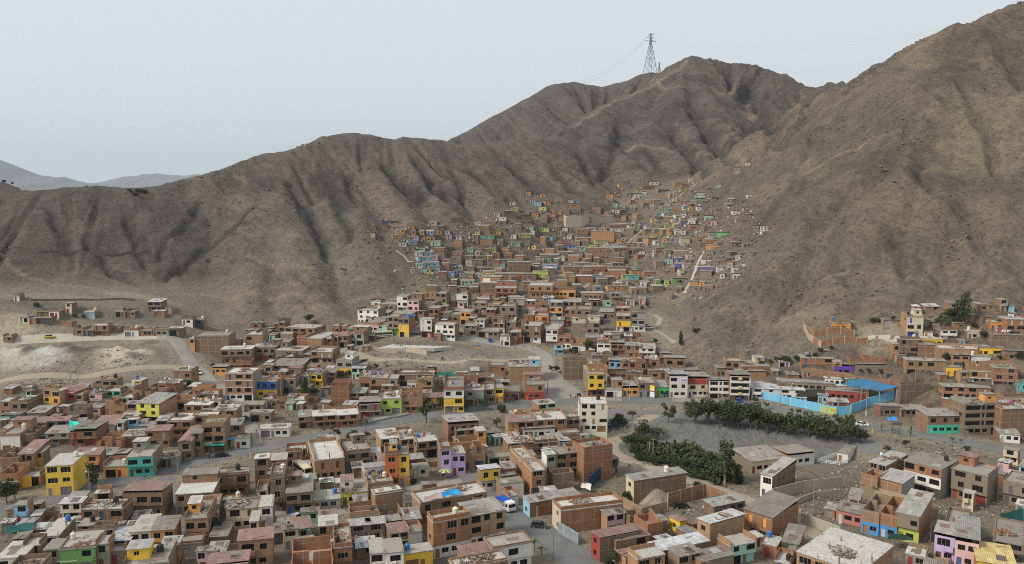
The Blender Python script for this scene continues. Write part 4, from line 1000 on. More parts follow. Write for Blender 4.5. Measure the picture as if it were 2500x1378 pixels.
rows('E', '''
648 530 740 0 505 1 b c nr
735 535 828 0 495 1 k c nr
830 492 960 0 478 1.9 k c
985 502 1070 0 490 1.1 k o
1100 535 1232 0 518 1.1 w w Tw # small white house with two windows on the quarry terrace
1240 537 1350 0 525 1 k c nr
1358 530 1500 0 515 1.1 g c nr
1503 515 1620 0 502 1.3 d w nr # dark open garage with blue car inside on the quarry terrace
330 370 430 0 355 1 d w
432 365 522 0 352 1.1 w c nr
335 425 458 0 412 1 d c nr
750 370 840 0 357 1.1 s w nr
1020 368 1112 0 358 1 k c nr
1128 368 1200 0 358 1 b c nr
255 428 320 0 415 1 k c nr
28 590 105 0 577 1 k c nr
1620 435 1712 0 422 1 w w nr
1715 442 1810 0 430 1 d c nr
120 228 170 0 218 .9 w c nr
1728 592 2030 4 548 2.4 k c X # blank brick compound wall house right of the concrete ramp
1680 610 1730 4 580 2 o c
1900 560 2045 4 538 2.6 k o
2182 572 2335 0 545 2.4 k w
1962 705 2240 5 672 2.4 k w Tw
2035 805 2230 5 772 1.6 k o
2242 682 2345 0 655 2 k c
1545 892 1700 -3 860 2.5 Gkk c # brick house with green ground floor at the foot of the ramp
2000 922 2245 0 872 3.8 wkkk w nv # four-storey brick corner house with white ground floor below the ramp
2252 990 2460 -4 945 2.3 yB c # blue and yellow two-storey house with white outside stair
380 1068 446 -5 1045 2.7 oyk c
448 1078 526 -5 1045 2.8 coo c
528 1080 665 -8 1035 2.3 kr p G
582 1102 740 -5 1085 2 bb c
795 1098 905 -5 1062 2 p c # pink two-storey house in the first row below the quarry
905 972 1040 -5 955 2.2 b c Tb
937 1072 1070 -8 1050 1.9 M w G # emerald green house with white trim in the first row below the quarry
1068 1035 1190 -5 1008 2 g c
1172 982 1255 -5 958 2 y w
1228 1078 1412 -5 1005 2.4 k o
1400 1002 1560 -5 970 2.5 k w
0 1168 95 0 1135 2 k c
97 1182 240 0 1115 2 k c
592 1212 772 0 1190 2 b o
1212 1182 1412 -8 1108 2.6 dYY m # lime yellow two-storey house with white band and dark garages
932 1155 1015 0 1122 2 k o
1082 1132 1186 0 1092 2 g w
1015 1205 1110 0 1152 1.5 k o
1542 1118 1740 0 1092 2 b o
1712 1065 1880 0 1038 2 k c
1762 1102 1945 0 1078 2 b c
1640 1198 1866 0 1152 2 k w
1870 1165 1960 0 1145 2 w w
1895 1250 2098 5 1192 2 k c
2168 1198 2333 0 1172 1 b m
2220 1275 2405 0 1242 1.1 b m
1880 872 2010 0 835 1 o m
2020 1000 2110 0 975 1.2 b m
800 1165 920 -4 1140 1.2 b m
240 1270 400 4 1215 1.2 b m
250 1180 370 0 1140 1 b m
1180 1300 1212 0 1240 1.4 k c
''')
rows('F', '''
20 560 75 -5 540 2.4 k c
235 562 345 -10 545 2.1 b c
218 462 270 -10 442 2.8 k c
268 512 535 -15 478 2.6 k c A
380 600 465 -10 545 2.4 k c X
468 605 600 -12 548 2.4 k c X
602 602 690 -20 572 2 k c
692 590 745 -20 560 2 k m
748 582 830 -20 548 2.1 bb p
832 562 975 -16 535 2 g c
972 578 1070 -10 558 1.1 d c
20 692 188 -5 655 2 k c
60 722 200 0 702 1.4 k c
192 712 430 -5 672 2 b c G
440 748 530 -5 735 1.5 k c
500 722 700 -10 690 2 k w
730 800 872 -10 765 2.5 ygg c Rw # curved grey house with yellow lower windows above the trees
40 862 155 0 832 1.8 g c
160 850 420 -3 800 1.6 k m
240 962 368 -5 908 2.2 bb w
370 938 485 -5 912 2 g c
500 925 605 -5 892 2 y c
607 912 720 0 882 1.5 b m
105 988 240 -5 935 2 c c
682 1012 845 4 965 3 k o X # tall blank brick house left of the lime green house
935 945 1080 0 915 2 k c
1022 960 1188 0 925 2.3 k c
1192 965 1275 0 932 2.2 g c
1278 930 1590 0 895 2 k w
1362 992 1440 0 962 1.3 w c
1443 980 1590 0 935 2 k c
1688 1065 1868 3 945 3.2 yyw c # pale yellow three-storey house under a dark green tarpaulin
1872 1068 2045 3 1022 2.2 gg c
2048 1058 2140 3 1015 2.1 b c
2142 1048 2220 3 1015 2.2 oy c
1832 968 1990 0 932 2 k o
1992 952 2130 0 922 2 k w
1122 1142 1312 6 1062 2.2 ll w nv # lime green two-storey house with white roof edge above the main road
937 1192 1125 8 1122 2 b m
1302 1105 1500 5 1042 2.6 kk o A
1502 1135 1685 5 1098 1.5 o p
1315 1200 1385 5 1180 1 o c
395 1310 520 15 1240 1.5 k c
522 1302 735 15 1235 1.7 k w
737 1292 935 15 1228 1.7 k w
850 1095 985 0 1055 1.5 b m
45 1414 315 8 1364 1.1 w w nr np s=w # white hut with patched pale roof standing alone by the road
2085 845 2235 0 832 1.2 k c
922 352 1105 -22 335 2.6 ww c nv # white three-level house with eight windows above the upper road
925 475 1105 -22 442 1.3 p c
1107 495 1185 -15 482 1.6 m c
1270 228 1365 -12 212 3.2 www c
1367 268 1465 -15 248 3 p c
1188 412 1284 -12 395 3.2 Gbb c
1286 428 1376 -12 402 3.2 yyb c
1480 432 1580 -12 420 3.2 rww c
1612 482 1785 -14 462 2.6 ww c
1522 200 1610 -14 185 2.5 k o
1612 205 1712 -14 190 2.8 lb c
1802 208 1900 -14 196 2.4 w c # white cube house with two dark windows at the foot of the shacks
1997 238 2095 -10 226 1.4 w c
1557 335 1645 -12 315 2.4 k c
1647 375 1742 -12 352 1.6 k c
1744 392 1830 -12 375 1.4 k c
1832 368 1930 -12 348 2.3 o c # orange house with sloping orange top among brown houses
2128 428 2230 -10 412 2.6 wk c
2188 318 2330 -10 302 2.4 bb c
2082 314 2186 -10 292 1.6 b c
1868 494 1980 -10 478 1.5 b m
1972 444 2050 -8 425 1.5 w c
2188 585 2278 -8 570 1.6 w c
2280 552 2345 -8 535 2 k c
2012 114 2190 -8 98 2 k c X
2147 155 2333 -5 135 2.2 k c
692 494 760 -15 482 1.3 k c
762 494 828 -15 482 1.3 k c
832 508 925 -20 492 1.2 t c
1045 275 1128 -15 265 1.1 w c
1008 332 1100 -20 315 1.2 c c
1470 300 1600 -14 275 2 b c X
1110 300 1265 -14 285 1.2 b m
1230 385 1400 -14 365 1.4 b m
1990 545 2180 -8 520 1 b m
1900 425 1970 -10 410 1.6 b c
1940 290 2075 -10 270 1.6 b c
2240 460 2333 -10 440 2 b c
1600 560 1660 -12 545 1.3 k c
''')
rows('G', '''
635 1186 886 -2 1128 3.6 IIII w nv nr Tb P.4 s=I # cream four-storey house standing alone where the dirt track leaves the road
5 545 118 -12 528 2 rk c
132 490 290 -14 462 2.9 wkk c
0 458 100 -10 440 1.7 k c
338 525 440 -14 475 3 rww c # white three-storey house with red ground floor door and green blinds
450 598 558 -12 582 2 wk c
562 620 690 -12 600 2 w o
505 350 600 -10 330 3.1 rkk c
602 352 735 -10 325 3.3 rbk c # big brown four-level house with wooden balconies
372 285 486 -8 262 2.9 wok c
490 280 650 -8 258 2 k c
697 470 812 -10 445 2.8 bb c
947 335 1090 -8 318 2.1 k c
967 405 1092 -8 380 2.8 wyk c # house with white shopfront and yellow panel left of the grey block
1096 380 1225 -8 368 3.2 wgg c # grey three-storey block with white ground floor at the slope edge
752 412 850 -8 398 1.4 u p
792 645 914 -8 605 2.2 ww c
916 655 1036 -5 622 2.1 k m
1042 670 1182 -5 648 2 k m
1168 694 1310 -8 660 1.5 w m
1102 615 1225 0 600 1.4 k o
842 735 935 -5 720 2.2 k o
902 815 1008 -5 775 2 s m
1012 812 1138 0 782 2.3 k c
1142 812 1230 0 775 2.5 k c
1268 798 1340 0 782 2.4 k c
1396 785 1578 -8 758 2.4 k m # plain brick house with pale roof at the foot of the right slope
500 805 712 3 770 3 k o X # big blank brick house standing on an earth bank above the main road
712 922 858 2 845 3.3 dyy c nv np s=b # pale yellow four-storey house with eight windows on the main road
718 862 885 2 830 3.9 w o
866 1062 1016 2 1010 1.2 ww c nr
925 978 1022 2 950 2.3 bk c
1022 1048 1160 2 985 1.2 o m
1166 1002 1312 2 952 2.1 gk c
1314 1042 1440 2 995 1.3 N m nr # neon green single-storey front on the main road
1440 942 1600 0 892 3.1 www m nv nr # white three-storey house with a sign panel on the main road
1602 962 1788 -2 905 2.7 wcr m nv
1792 985 1978 -3 950 2.6 gww m nv rib # long white two-storey house with band windows on the main road
1980 945 2160 -5 890 3.5 dwww m nv rib # white and yellow banded four-level house at the end of the white row
895 892 1060 2 862 1.4 k m
1062 905 1200 2 882 1.3 k c
1250 892 1440 2 870 1.3 k m
1465 890 1700 0 870 1.4 b m
1937 805 2080 0 790 2.4 k c
2082 855 2333 0 805 2.4 k c
2042 905 2300 0 880 2.1 k m
1860 870 1935 0 850 1.4 b m
12 858 292 2 820 2.2 k c Rs X # wide brick house with light blue rooftop hut beside the dusty road
147 1018 325 2 960 2.2 rk c dc=R # brick house with red doors beside the dusty road
-60 1080 100 2 1040 1.2 k m
142 325 240 -5 305 1.2 c c
246 304 345 -5 285 1.7 k c
226 352 350 -5 340 1.2 w p
182 135 398 -5 112 2.4 k w # brick three-level house with blue windows at the foot of the slum
397 178 600 -5 165 1.3 o w
652 202 850 -3 188 1.3 k c
0 240 140 -6 225 1.4 b c
640 540 700 -8 520 1.2 b c
380 440 500 -8 420 1.4 g m
690 600 860 -6 575 1.3 b m
560 480 690 -8 455 1.6 b c X
860 560 1000 -5 540 1.2 b m
0 310 140 -8 290 1.5 b c
240 400 360 -8 385 1.2 o c
820 370 945 -8 350 1.3 b m
''')
rows('H', '''
352 780 640 -9 742 1.7 kk c
642 815 712 -8 780 1.5 y c
642 852 818 -8 800 1.3 u m # purple single-storey front in the row behind the school
784 790 910 -8 765 1.6 w o
912 775 1110 -8 725 1.7 k o X
835 842 1240 -5 d7 1.4 b m X
1287 802 1640 -8 788 2.1 kk m nv
1642 860 1785 -5 840 1.4 y c
1166 655 1228 -10 640 2.2 k c
1230 612 1400 -10 600 3 kk w
1402 660 1550 -10 640 2.2 k c X
1552 692 1925 -8 668 2 k w X
1292 412 1440 -8 388 3.1 ccc c Rc dc=B # cream four-level house with blue door on the right slope
617 465 790 -12 448 1.3 o w # small yellow orange house above the brick ruin
1592 535 1740 -5 518 1.5 w w
1832 542 1955 -5 530 1.2 c w
2037 458 2180 -5 445 1.3 o w
2182 435 2360 -5 405 2.6 k w
2052 572 2333 -8 560 1.8 k c X
1932 685 2150 -8 668 1.3 y m
1432 605 1610 -8 592 1.2 y w
1848 838 2060 -15 800 2.7 mkk o
2062 868 2280 -15 830 2.6 mkk c # mint green ground floor under long brick upper storey at right edge
1862 765 2035 -8 748 1.4 w c
2272 995 2400 -15 980 1.2 t m
1238 1015 1500 8 985 3 k o X # brick box building with concrete frame right of the blue canopy
1612 1035 2040 -10 1012 1.7 k m
1052 1215 1235 4 1185 1.3 bk m
1240 1240 1480 2 1205 1 b m
1482 1300 1795 3 1240 2.2 Mk m nv # emerald green ground floor house with metal roof beside the flats
1810 1198 2140 5 1130 3.8 bbbb c Ro nv rib # four-storey brown flats with dark ribbon windows
2142 1235 2400 5 1160 3.6 k c X
2150 1130 2333 3 1105 2.4 c c
1200 760 1290 -8 740 1.2 b m
1700 760 1850 -10 735 1.6 k m
2160 720 2333 -10 700 1.3 k m
1960 420 2030 -5 410 1 b m
1080 440 1260 -6 428 1 b c
''')

def on_front(key, name, x0, x1, z0, z1, color, marks=None, out=.1):
    hd = next(h for h in HOUSES if h['lab'] and key in h['lab']); w, H = hd['w'], hd['H']; b = MB(); b.box(w * x0, -out, H * z0, w * x1, -.012, H * z1); p = b.build(name, M['plain'], hd['root'], color)
    if marks:
        n = 7; b = MB(); L = w * (x1 - x0) * .8
        for i in range(n): a = w * x0 + L * .12 + L * i / n; b.box(a, -out - .02, H * (z0 + (z1 - z0) * .3), a + L / n * .6, -out - .003, H * (z0 + (z1 - z0) * rnd.uniform(.55, .75)))
        b.build('lettering', M['plain'], p, marks)
on_front('sign panel on the main road', 'sign_panel', .58, .98, .70, .90, (.66,.66,.70), (.12,.12,.25))
on_front('green awning', 'sign_panel', .04, .45, .27, .37, (.50,.58,.46), (.15,.22,.15), .3)
on_front('end of the white row', 'yellow_band', .40, .58, .26, .36, (.62,.47,.20), None, .3); on_front('end of the white row', 'yellow_band', .40, .58, .52, .62, (.62,.47,.20), None, .3); on_front('end of the white row', 'yellow_band', .40, .58, .86, .99, (.62,.47,.20), None, .3)
# ------------------------------------------------------------------ shacks on the hillside: left x, ground y, width, colour, height factor
THINGS = []      # dict(o, px, desc, lab, group): labels are written at the end
def thing(o, px, desc, cat, lab=None, group=None):
    o['category'] = cat
    if group: o['group'] = group
    THINGS.append(dict(o=o, px=px, desc=desc, lab=lab, group=group)); return o
SHACKS = []
def shack(tile, x, yb, wpx, ch, st=1.0):
    a = tile_xy(tile, x, yb); P = hit(*a); fade = lambda c: tuple(.66 * v + .34 * t for v, t in zip(c, (.25, .215, .175))); s = TILES[tile][2]; w = max(2.6, wpx / s / FPX * P[1] * 1.12); w = min(w, 24)
    rot = R(rnd.uniform(-15, 15) + (10 if a[0] < 1150 else -8 if a[0] > 1620 else 0)); u = (math.cos(rot), math.sin(rot)); v = (-u[1], u[0])
    big = ch in 'kb' and st >= 1.3; d = rnd.uniform(6, 9) if big else rnd.uniform(3.6, 5.5); H = 2.55 * st
    cs = [(P[0] + u[0] * i * w + v[0] * j, P[1] + u[1] * i * w + v[1] * j) for i in (0, .5, 1) for j in (-1, 0, d)]
    P[2] += .25; lo = min(height(*c) for c in cs); found = P[2] - lo + .8
    name = 'shack' if not big else 'hillside_brick_house'; root = empty(name, P, rot); hole = []
    n_st = max(1, int(round(st / 1.25))); hs = H / n_st
    if st <= 1.3 or not big or rnd.random() < .4:
        for k in range(n_st):
            if w > 3.2 and k == 0: x0 = rnd.uniform(.4, w * .35); hole.append(('door', x0, x0 + .85, 0.02, min(1.95, hs - .25)))
            q = (hole[-1][2] if hole and k == 0 else 0) + rnd.uniform(.5, .9)
            while q + 1.0 < w - .3: hole.append(('window', q, q + rnd.choice([.7, .95]), k * hs + 1.0, k * hs + min(1.75, hs - .3))); q += rnd.uniform(2.4, 4.2)
    side = ch if (rnd.random() < .6 and ch not in 'k') else 'k' if big or ch == 'k' else 'b'; sc = wall_color(side) if side in 'kb' else fade(wall_color(side)); fc = sc if side == ch else wall_color(ch) if ch in 'kb' else fade(wall_color(ch))
    mb = MB(); fm = mb if side == ch else MB()
    wall_with_holes(fm, (0, 0), (1, 0), (0, -1), w, 0, H, [h[1:] for h in hole], .12)
    for org, uu, nn, L in (((w, 0), (0, 1), (1, 0), d), ((w, d), (-1, 0), (0, 1), w), ((0, d), (0, -1), (-1, 0), d)): wall_with_holes(mb, org, uu, nn, L, 0, H, [])
    mb.build('wall', wall_mat(side), root, sc)
    if fm is not mb: fm.build('facade', wall_mat(ch), root, fc)
    for h in hole: pane(root, h[0], (0, 0), (1, 0), (0, -1), h[1:], mullions=0, framec=(.05, .045, .04))
    rb = MB(); e = .22; rise = rnd.uniform(-.35, .35); z0 = H + .05 + max(0, -rise); z1 = z0 + rise
    if big and rnd.random() < .5: rb.box(-.08, -.08, H - .1, w + .08, d + .08, H + .08); rm, rc = M['concrete'], jit(rnd.choice(ROOFC['c']))
    else:
        rb.quad((-e, -e, z0), (w + e, -e, z0), (w + e, d + e, z1), (-e, d + e, z1), [(0, 0), (w, 0), (w, d), (0, d)]); rb.quad((-e, d + e, z1 - .05), (w + e, d + e, z1 - .05), (w + e, -e, z0 - .05), (-e, -e, z0 - .05))
        rb.quad((-e, -e, z0 - .05), (w + e, -e, z0 - .05), (w + e, -e, z0), (-e, -e, z0)); rm, rc = M['sheet'], jit(rnd.choice(ROOFC['m'] * 3 + ROOFC['w'] + ROOFC['p']), .15)
    rb.build('roof', rm, root, rc)
    pm = MB(); f = rnd.uniform(.4, 1.1); pm.box(-.4, -f, -found, w + .4, d, -.02, False); pm.build('plinth', M['paint'], root, jit((.20, .155, .115), .15))
    FOOT.append((P[0] + u[0] * w / 2 + v[0] * d / 2, P[1] + u[1] * w / 2 + v[1] * d / 2, w / 2, d / 2, rot))
    size = 'tiny ' if w < 3.4 else 'long ' if w > 8.5 else 'small '; tall = 'two-level ' if n_st > 1 else ''
    thing(root, proj((P[0] + u[0] * w / 2, P[1] + u[1] * w / 2, P[2] + H / 2)), size + tall + CNAME[ch] + (' shack' if not big else ' house'), 'shack' if not big else 'house', None, 'shacks climbing the hillside')
    SHACKS.append((P, w, d, H, rot, u, v))
def shacks(tile, text):
    for q in text.replace('\n', ';').split(';'):
        t = q.split()
        if len(t) >= 4: shack(tile, float(t[0]), float(t[1]), float(t[2]), t[3], float(t[4]) if len(t) > 4 else 1.0)
shacks('S', '''205 830 40 c;320 695 75 B;396 695 104 d;350 750 70 k;435 760 120 b;540 790 35 o;455 855 110 o;630 745 60 o;663 803 45 q;690 870 45 v;758 805 45 o;830 805 70 s;805 880 65 o;875 880 45 c;860 700 80 p;625 915 95 s;525 938 75 w;620 990 70 g;765 995 40 m;875 925 100 m;960 800 40 o;1045 800 30 v
1050 850 60 v;1165 865 55 w;950 745 70 d;1375 700 58 w;1590 605 58 w;1645 645 70 w;1775 470 48 w;1810 540 45 l;1700 575 110 d;1950 360 50 o;2110 385 50 o;1995 460 55 s;2052 475 60 s;2155 465 65 o;2090 530 75 l;2255 570 50 o;2190 600 80 q;2110 655 65 b 1.8;2020 600 60 o;1885 685 110 d;1890 625 110 d;1640 765 70 G
1550 808 110 y;1375 810 50 l;1430 855 140 t;1345 850 60 q;1700 810 60 g;1780 845 55 w;1865 840 125 l;1985 750 40 m;2000 797 35 w;2095 770 100 l;2150 870 85 s;2237 855 40 w;2245 935 60 v;2010 970 45 y;2050 1015 60 k;1780 935 95 m;1530 1000 75 l;1290 1000 60 m;1385 1040 45 p;1140 935 85 k 1.5;1430 920 130 k 1.4
1480 965 120 b;1125 1040 95 q;1040 1000 100 d;700 1045 80 w;800 1050 120 s;740 1105 150 s;865 1085 85 p;715 1180 72 m;790 1165 170 s;770 1235 48 s;820 1240 55 l;880 1240 45 b;927 1235 50 w;1000 1130 90 q;1040 1180 50 q;1092 1180 73 B;1115 1212 50 k;1190 1205 35 w;655 1235 38 w;975 1270 70 r;1047 1275 85 s;1135 1255 32 s
1205 1280 50 w;1257 1280 100 t;1375 1290 75 w;1475 1265 110 y;1270 1150 70 c 1.4;1342 1160 110 b 1.5;1520 1115 50 k 1.5;1578 1135 65 k;1690 1130 130 G;1645 1135 45 k;1820 1105 90 k 1.4;1830 1135 65 c;1750 1240 230 k 2.6;1660 1172 45 m;1920 1050 140 d;2060 1100 45 c;2107 1095 190 k 1.5;2145 1112 80 m
2040 1180 60 d;2130 1185 150 s;2020 1285 160 l 1.5;1600 1305 300 k 1.3;1435 1375 210 k 2;1215 1370 140 m;1650 1375 150 g;1405 1220 70 d;1600 1225 80 l;2130 990 60 g;1230 1085 110 b;1400 1090 100 b;1280 745 90 b;1100 670 120 d;1192 685 60 b;1830 722 60 b;1920 1310 130 k 1.3;1480 1010 45 b''')
shacks('U', '''605 365 60 o;660 352 50 k;670 455 45 m;720 475 20 w;765 475 25 w;905 350 75 m;925 310 50 l;985 332 35 w;820 345 80 d;1055 228 90 w;985 285 120 k 1.5;1320 255 120 k 1.6;1400 275 70 k 1.4;1467 208 58 c 1.6;1365 287 62 G;1670 290 80 k;1762 265 45 m;1230 342 40 w;1150 308 110 d;1005 435 98 k 1.5;1105 448 60 b 1.8
1065 458 38 w;985 452 60 d;867 475 33 w;867 502 33 g;660 525 70 w;750 525 70 d;350 522 60 g;210 420 42 w;255 422 60 s;220 465 100 k;45 540 80 o;0 562 52 r;105 605 50 o;160 602 62 G;230 587 60 m;1548 338 45 l;1565 365 80 w 1.4;1530 372 33 s;1545 432 70 G 1.4;1360 438 130 q;1412 492 50 s;1465 502 48 y;1292 522 98 k 1.6;1225 517 60 t
1115 558 75 s;1205 562 52 w;1115 604 110 k;1080 630 42 y;1122 645 36 c;1285 628 32 w;1330 583 30 w;1400 573 30 w;1375 618 48 c;1497 613 56 w;1462 650 68 w 1.2;1388 664 66 B 1.2;1300 672 73 Y 1.1;1212 684 72 l 1.1;1630 608 85 m 1.2;1560 502 30 w;870 642 30 w;842 692 54 w;902 692 45 G;955 672 70 v;640 702 195 k 1.5;652 722 118 w;545 682 90 q
1015 702 58 w;1105 748 80 b 1.3;1095 792 58 y 1.2;1322 757 48 w 1.2;1392 752 33 w;1282 762 33 k;1195 842 38 o 1.2;1117 862 43 w;945 882 40 p;1382 870 90 c 1.8;1190 885 80 G;1325 845 55 s;440 828 220 k 2.8;487 852 120 L;270 742 125 k 1.3;402 717 96 w;290 832 148 k 1.2;0 822 38 s;40 882 48 s;135 717 56 w;190 797 43 w
720 842 33 o;762 822 38 Y;730 882 55 w;790 892 100 k 1.2;400 1012 208 k 2.8;630 1027 100 k 1.8;690 982 140 k 2.2;282 922 98 m;170 902 130 B;420 898 66 l;610 902 78 w;110 1000 85 k 1.5;200 1032 105 k 1.4;0 1032 78 k 1.3;92 1027 68 w;930 1017 182 k 1.2;950 972 52 w;1125 957 68 k 1.4;1088 957 33 w;1110 922 28 w
1217 1062 78 m 1.1;1125 1118 78 b 1.8;920 1088 128 G 1.1;890 1133 148 m 1.1;1320 1048 75 B 1.1;1310 985 128 b 1.4;1450 1012 57 c 1.1;1322 1117 82 B 1.2;1417 1117 68 c 1.2;1435 1067 63 r;1607 1067 115 w 1.1;1728 1072 106 k 1.1;1652 987 66 g 1.2;1650 917 265 o 1.2;1655 872 160 k 1.5;1580 897 63 k 1.2;1677 818 88 p;1685 782 58 m 1.1;1765 792 103 N 1.3
1862 1042 72 d;1960 1027 28 w;1562 1157 170 u 1.3;1372 1192 48 c 1.4;1272 1162 33 k 1.5;1207 1182 38 k;1795 1217 33 w;820 1228 113 t 1.1;862 1188 118 o 1.2;770 1222 48 l;622 1192 165 k 1.4;627 1152 185 k 1.2;157 1162 185 k 1.5;367 1157 216 k 1.4;272 1097 145 g;430 1092 78 c;547 1112 108 o;662 1092 108 b;605 1107 43 w;0 1117 73 v
292 1257 155 k 1.4;462 1237 68 s 1.2;537 1247 72 o;612 1242 78 k;725 1287 48 w;782 1282 33 w;962 1302 58 w 1.2;1032 1257 82 w;1122 1292 43 G 1.2;1212 1292 43 Y 1.1;1297 1277 138 G 1.3;1482 1312 78 o 1.4;1580 1302 50 o 1;1475 1350 110 b 1.1;0 1242 128 g;40 1372 195 o 1.2;682 1307 78 o;482 1347 78 s;617 1347 215 o;1965 45 40 g;1962 80 42 w;1970 112 26 w;2065 32 46 c;2225 722 28 w;2258 718 32 w''')

for i in range(34):      # small shacks thinning out up the valley and along its right flank
    for tr in range(60):
        if i < 22: x = rnd.uniform(1600, 1850); y = rnd.uniform(480, 690)
        else: x = rnd.uniform(1480, 1740); y = rnd.uniform(452, 540)
        if i < 22 and abs(x - (1790 - (y - 480) * .12 + rnd.uniform(-70, 60))) > 60: continue
        P = hit(x, y); w = rnd.uniform(2.6, 4.6)
        if free_spot(P[0] + w / 2, P[1] + 2, w / 2, 2.2, 0, .4): shack('S', (x - 860) * 4.594, (y - 400) * 4.594, w / P[1] * FPX * 4.594 / 1.12, rnd.choice('wwcgbbkkdokkyp'), rnd.choice([.9, 1.0, 1.1])); break
n_h = 0
while n_h < 85:      # the brown huts and brick rooms packed between them
    x = rnd.uniform(960, 1740); y = rnd.uniform(520, 722)
    if y < 722 - (x - 1010) * .0 and (y < 560 and not 1180 < x < 1720): continue
    if x < 1000 + (y - 560) * .2 or x > 1800 - (y - 540) * .45: continue
    if rnd.random() < (640 - y) / 150: continue
    P = hit(x, y); w, d = rnd.uniform(2.8, 6.5), rnd.uniform(4, 6)
    if not free_spot(P[0] + w / 2, P[1] + d / 2, w / 2, d / 2, 0, .5) or on_road(P[0] + w / 2, P[1] + d / 2, 2.2): continue
    n_h += 1; tx = ((x - 860) * 4.594, (y - 400) * 4.594); shack('S', tx[0], tx[1], w / P[1] * FPX * 4.594 / 1.12, rnd.choice('kkkbbk'), rnd.choice([1.3, 1.3, 1.35, 1.4, 1.7]))

# ------------------------------------------------------------------ walls, fences
def wall_line(pts, h, color, label, mat='paint', cat='wall', name='wall', posts=0, postc=(.45, .38, .30), th=.2, world=False, caps=None, found=1.2):
    P = [np.array(p) if world else hit(*p) for p in pts]; o0 = empty(name, P[0]); pxs = proj(P[len(P) // 2]); b = MB(); pb = MB()
    for p, q in zip(P[:-1], P[1:]):
        L = math.hypot(q[0] - p[0], q[1] - p[1]); n = max(1, int(L / 2.5)); ux, uy = (q[0] - p[0]) / L, (q[1] - p[1]) / L; nx, ny = -uy * th / 2, ux * th / 2
        for i in range(n):
            A, B_ = L * i / n, L * (i + 1) / n; pa = (p[0] + ux * A - P[0][0], p[1] + uy * A - P[0][1]); pb_ = (p[0] + ux * B_ - P[0][0], p[1] + uy * B_ - P[0][1])
            za, zb = height(pa[0] + P[0][0], pa[1] + P[0][1]) - P[0][2], height(pb_[0] + P[0][0], pb_[1] + P[0][1]) - P[0][2]
            a0, a1, b0, b1 = (pa[0] + nx, pa[1] + ny), (pa[0] - nx, pa[1] - ny), (pb_[0] + nx, pb_[1] + ny), (pb_[0] - nx, pb_[1] - ny)
            b.quad((*a1, za - found), (*b1, zb - found), (*b1, zb + h), (*a1, za + h), [(A, -found), (B_, -found), (B_, h), (A, h)]); b.quad((*b0, zb - found), (*a0, za - found), (*a0, za + h), (*b0, zb + h), [(B_, -found), (A, -found), (A, h), (B_, h)])
            b.quad((*a1, za + h), (*b1, zb + h), (*b0, zb + h), (*a0, za + h)); 
            if i == 0: b.quad((*a0, za - found), (*a1, za - found), (*a1, za + h), (*a0, za + h))
            if i == n - 1: b.quad((*b1, zb - found), (*b0, zb - found), (*b0, zb + h), (*b1, zb + h))
        if posts:
            k = max(1, int(L / posts))
            for i in range(k + 1):
                A = L * i / k; x, y = p[0] + ux * A - P[0][0], p[1] + uy * A - P[0][1]; z = height(x + P[0][0], y + P[0][1]) - P[0][2]
                pq = MB(); pq.obox((0, 0, (h + .12 - found) / 2), (.28, .28, h + .12 + found), Matrix.Rotation(math.atan2(uy, ux), 3, 'Z')); pq.build('post', M['paint'], o0, postc, (x, y, z))
    b.build('panel', M[mat], o0, color); thing(o0, pxs, label, cat, label); return o0
BR = (.27, .13, .072)
wall_line([(1376,550),(1382,557),(1420,555),(1455,553),(1497,549)], 7.5, (.46,.39,.31), 'long grey concrete retaining wall in the upper slum', found=4)
wall_line([(1968,812),(1985,824),(2085,824)], 3.0, BR, 'upper brick wall of the roofless ruin on the right slope', 'brick', posts=4.2, postc=(.52,.36,.28), found=3)
wall_line([(1985,838),(2005,848),(2118,840)], 2.7, BR, 'lower brick wall of the roofless ruin on the right slope', 'brick', posts=4.2, postc=(.52,.36,.28), found=3)
wall_line([(1962,803),(1975,830),(2005,850)], 2.4, (.42,.34,.25), 'pale side wall closing the brick ruin', found=3)
wall_line([(1838,968),(1878,978),(1930,990),(2004,1006),(2040,1014),(2075,1012)], 3.0, (.17,.50,.74), 'bright blue school wall along the road', posts=5.0, postc=(.55,.60,.62))
wall_line([(2077,1010),(2120,993),(2160,981),(2200,966)], 3.4, (.16,.47,.72), 'bright blue side wall of the school', posts=5.0, postc=(.55,.60,.62))
wall_line([(1962,918),(2060,928),(2200,945)], 3.0, BR, 'long brick wall behind the school', 'brick')
wall_line([(1630,1238),(1716,1214),(1718,1212)], 3.6, BR, 'brick yard wall behind the dark wreck', 'brick', posts=4)
wall_line([(1720,1212),(1772,1232)], 3.2, BR, 'brick yard wall beside the green awning', 'brick', posts=4)
wall_line([(1522,1238),(1565,1265),(1628,1248)], 2.6, (.36,.24,.15), 'brick wall round the sand heap yard', 'brick')
wall_line([(1362,1300),(1398,1322),(1412,1332)], 2.8, (.34,.42,.47), 'light blue steel gate wall on the street', 'sheet')
wall_line([(1885,1222),(1960,1202),(2055,1192)], 3.2, (.36,.32,.25), 'grey plastered retaining wall below the white house', found=3)
wall_line([(1925,1240),(1990,1215),(2056,1208)], 1.6, (.34,.31,.25), 'low cracked concrete wall on the rubble lot', found=3)
wall_line([(2098,1218),(2135,1220),(2190,1235),(2290,1268)], 3.4, (.40,.31,.22), 'brown boundary wall under the brick buildings', found=2)
wall_line([(1955,1275),(2050,1310)], 2.4, (.40,.37,.31), 'pale wall running down behind the big roof', found=2)
wall_line([(910,852),(970,862)], 1.3, (.50,.40,.30), 'faded painted wall on the left of the football pitch')
wall_line([(982,858),(1042,868)], 2.2, (.52,.44,.34), 'low wall with faded mural below the football pitch')
wall_line([(0,622),(95,618),(180,622),(260,626),(365,620)], 1.3, (.10,.09,.075), 'dark stone wall crossing the left hillside', found=2)
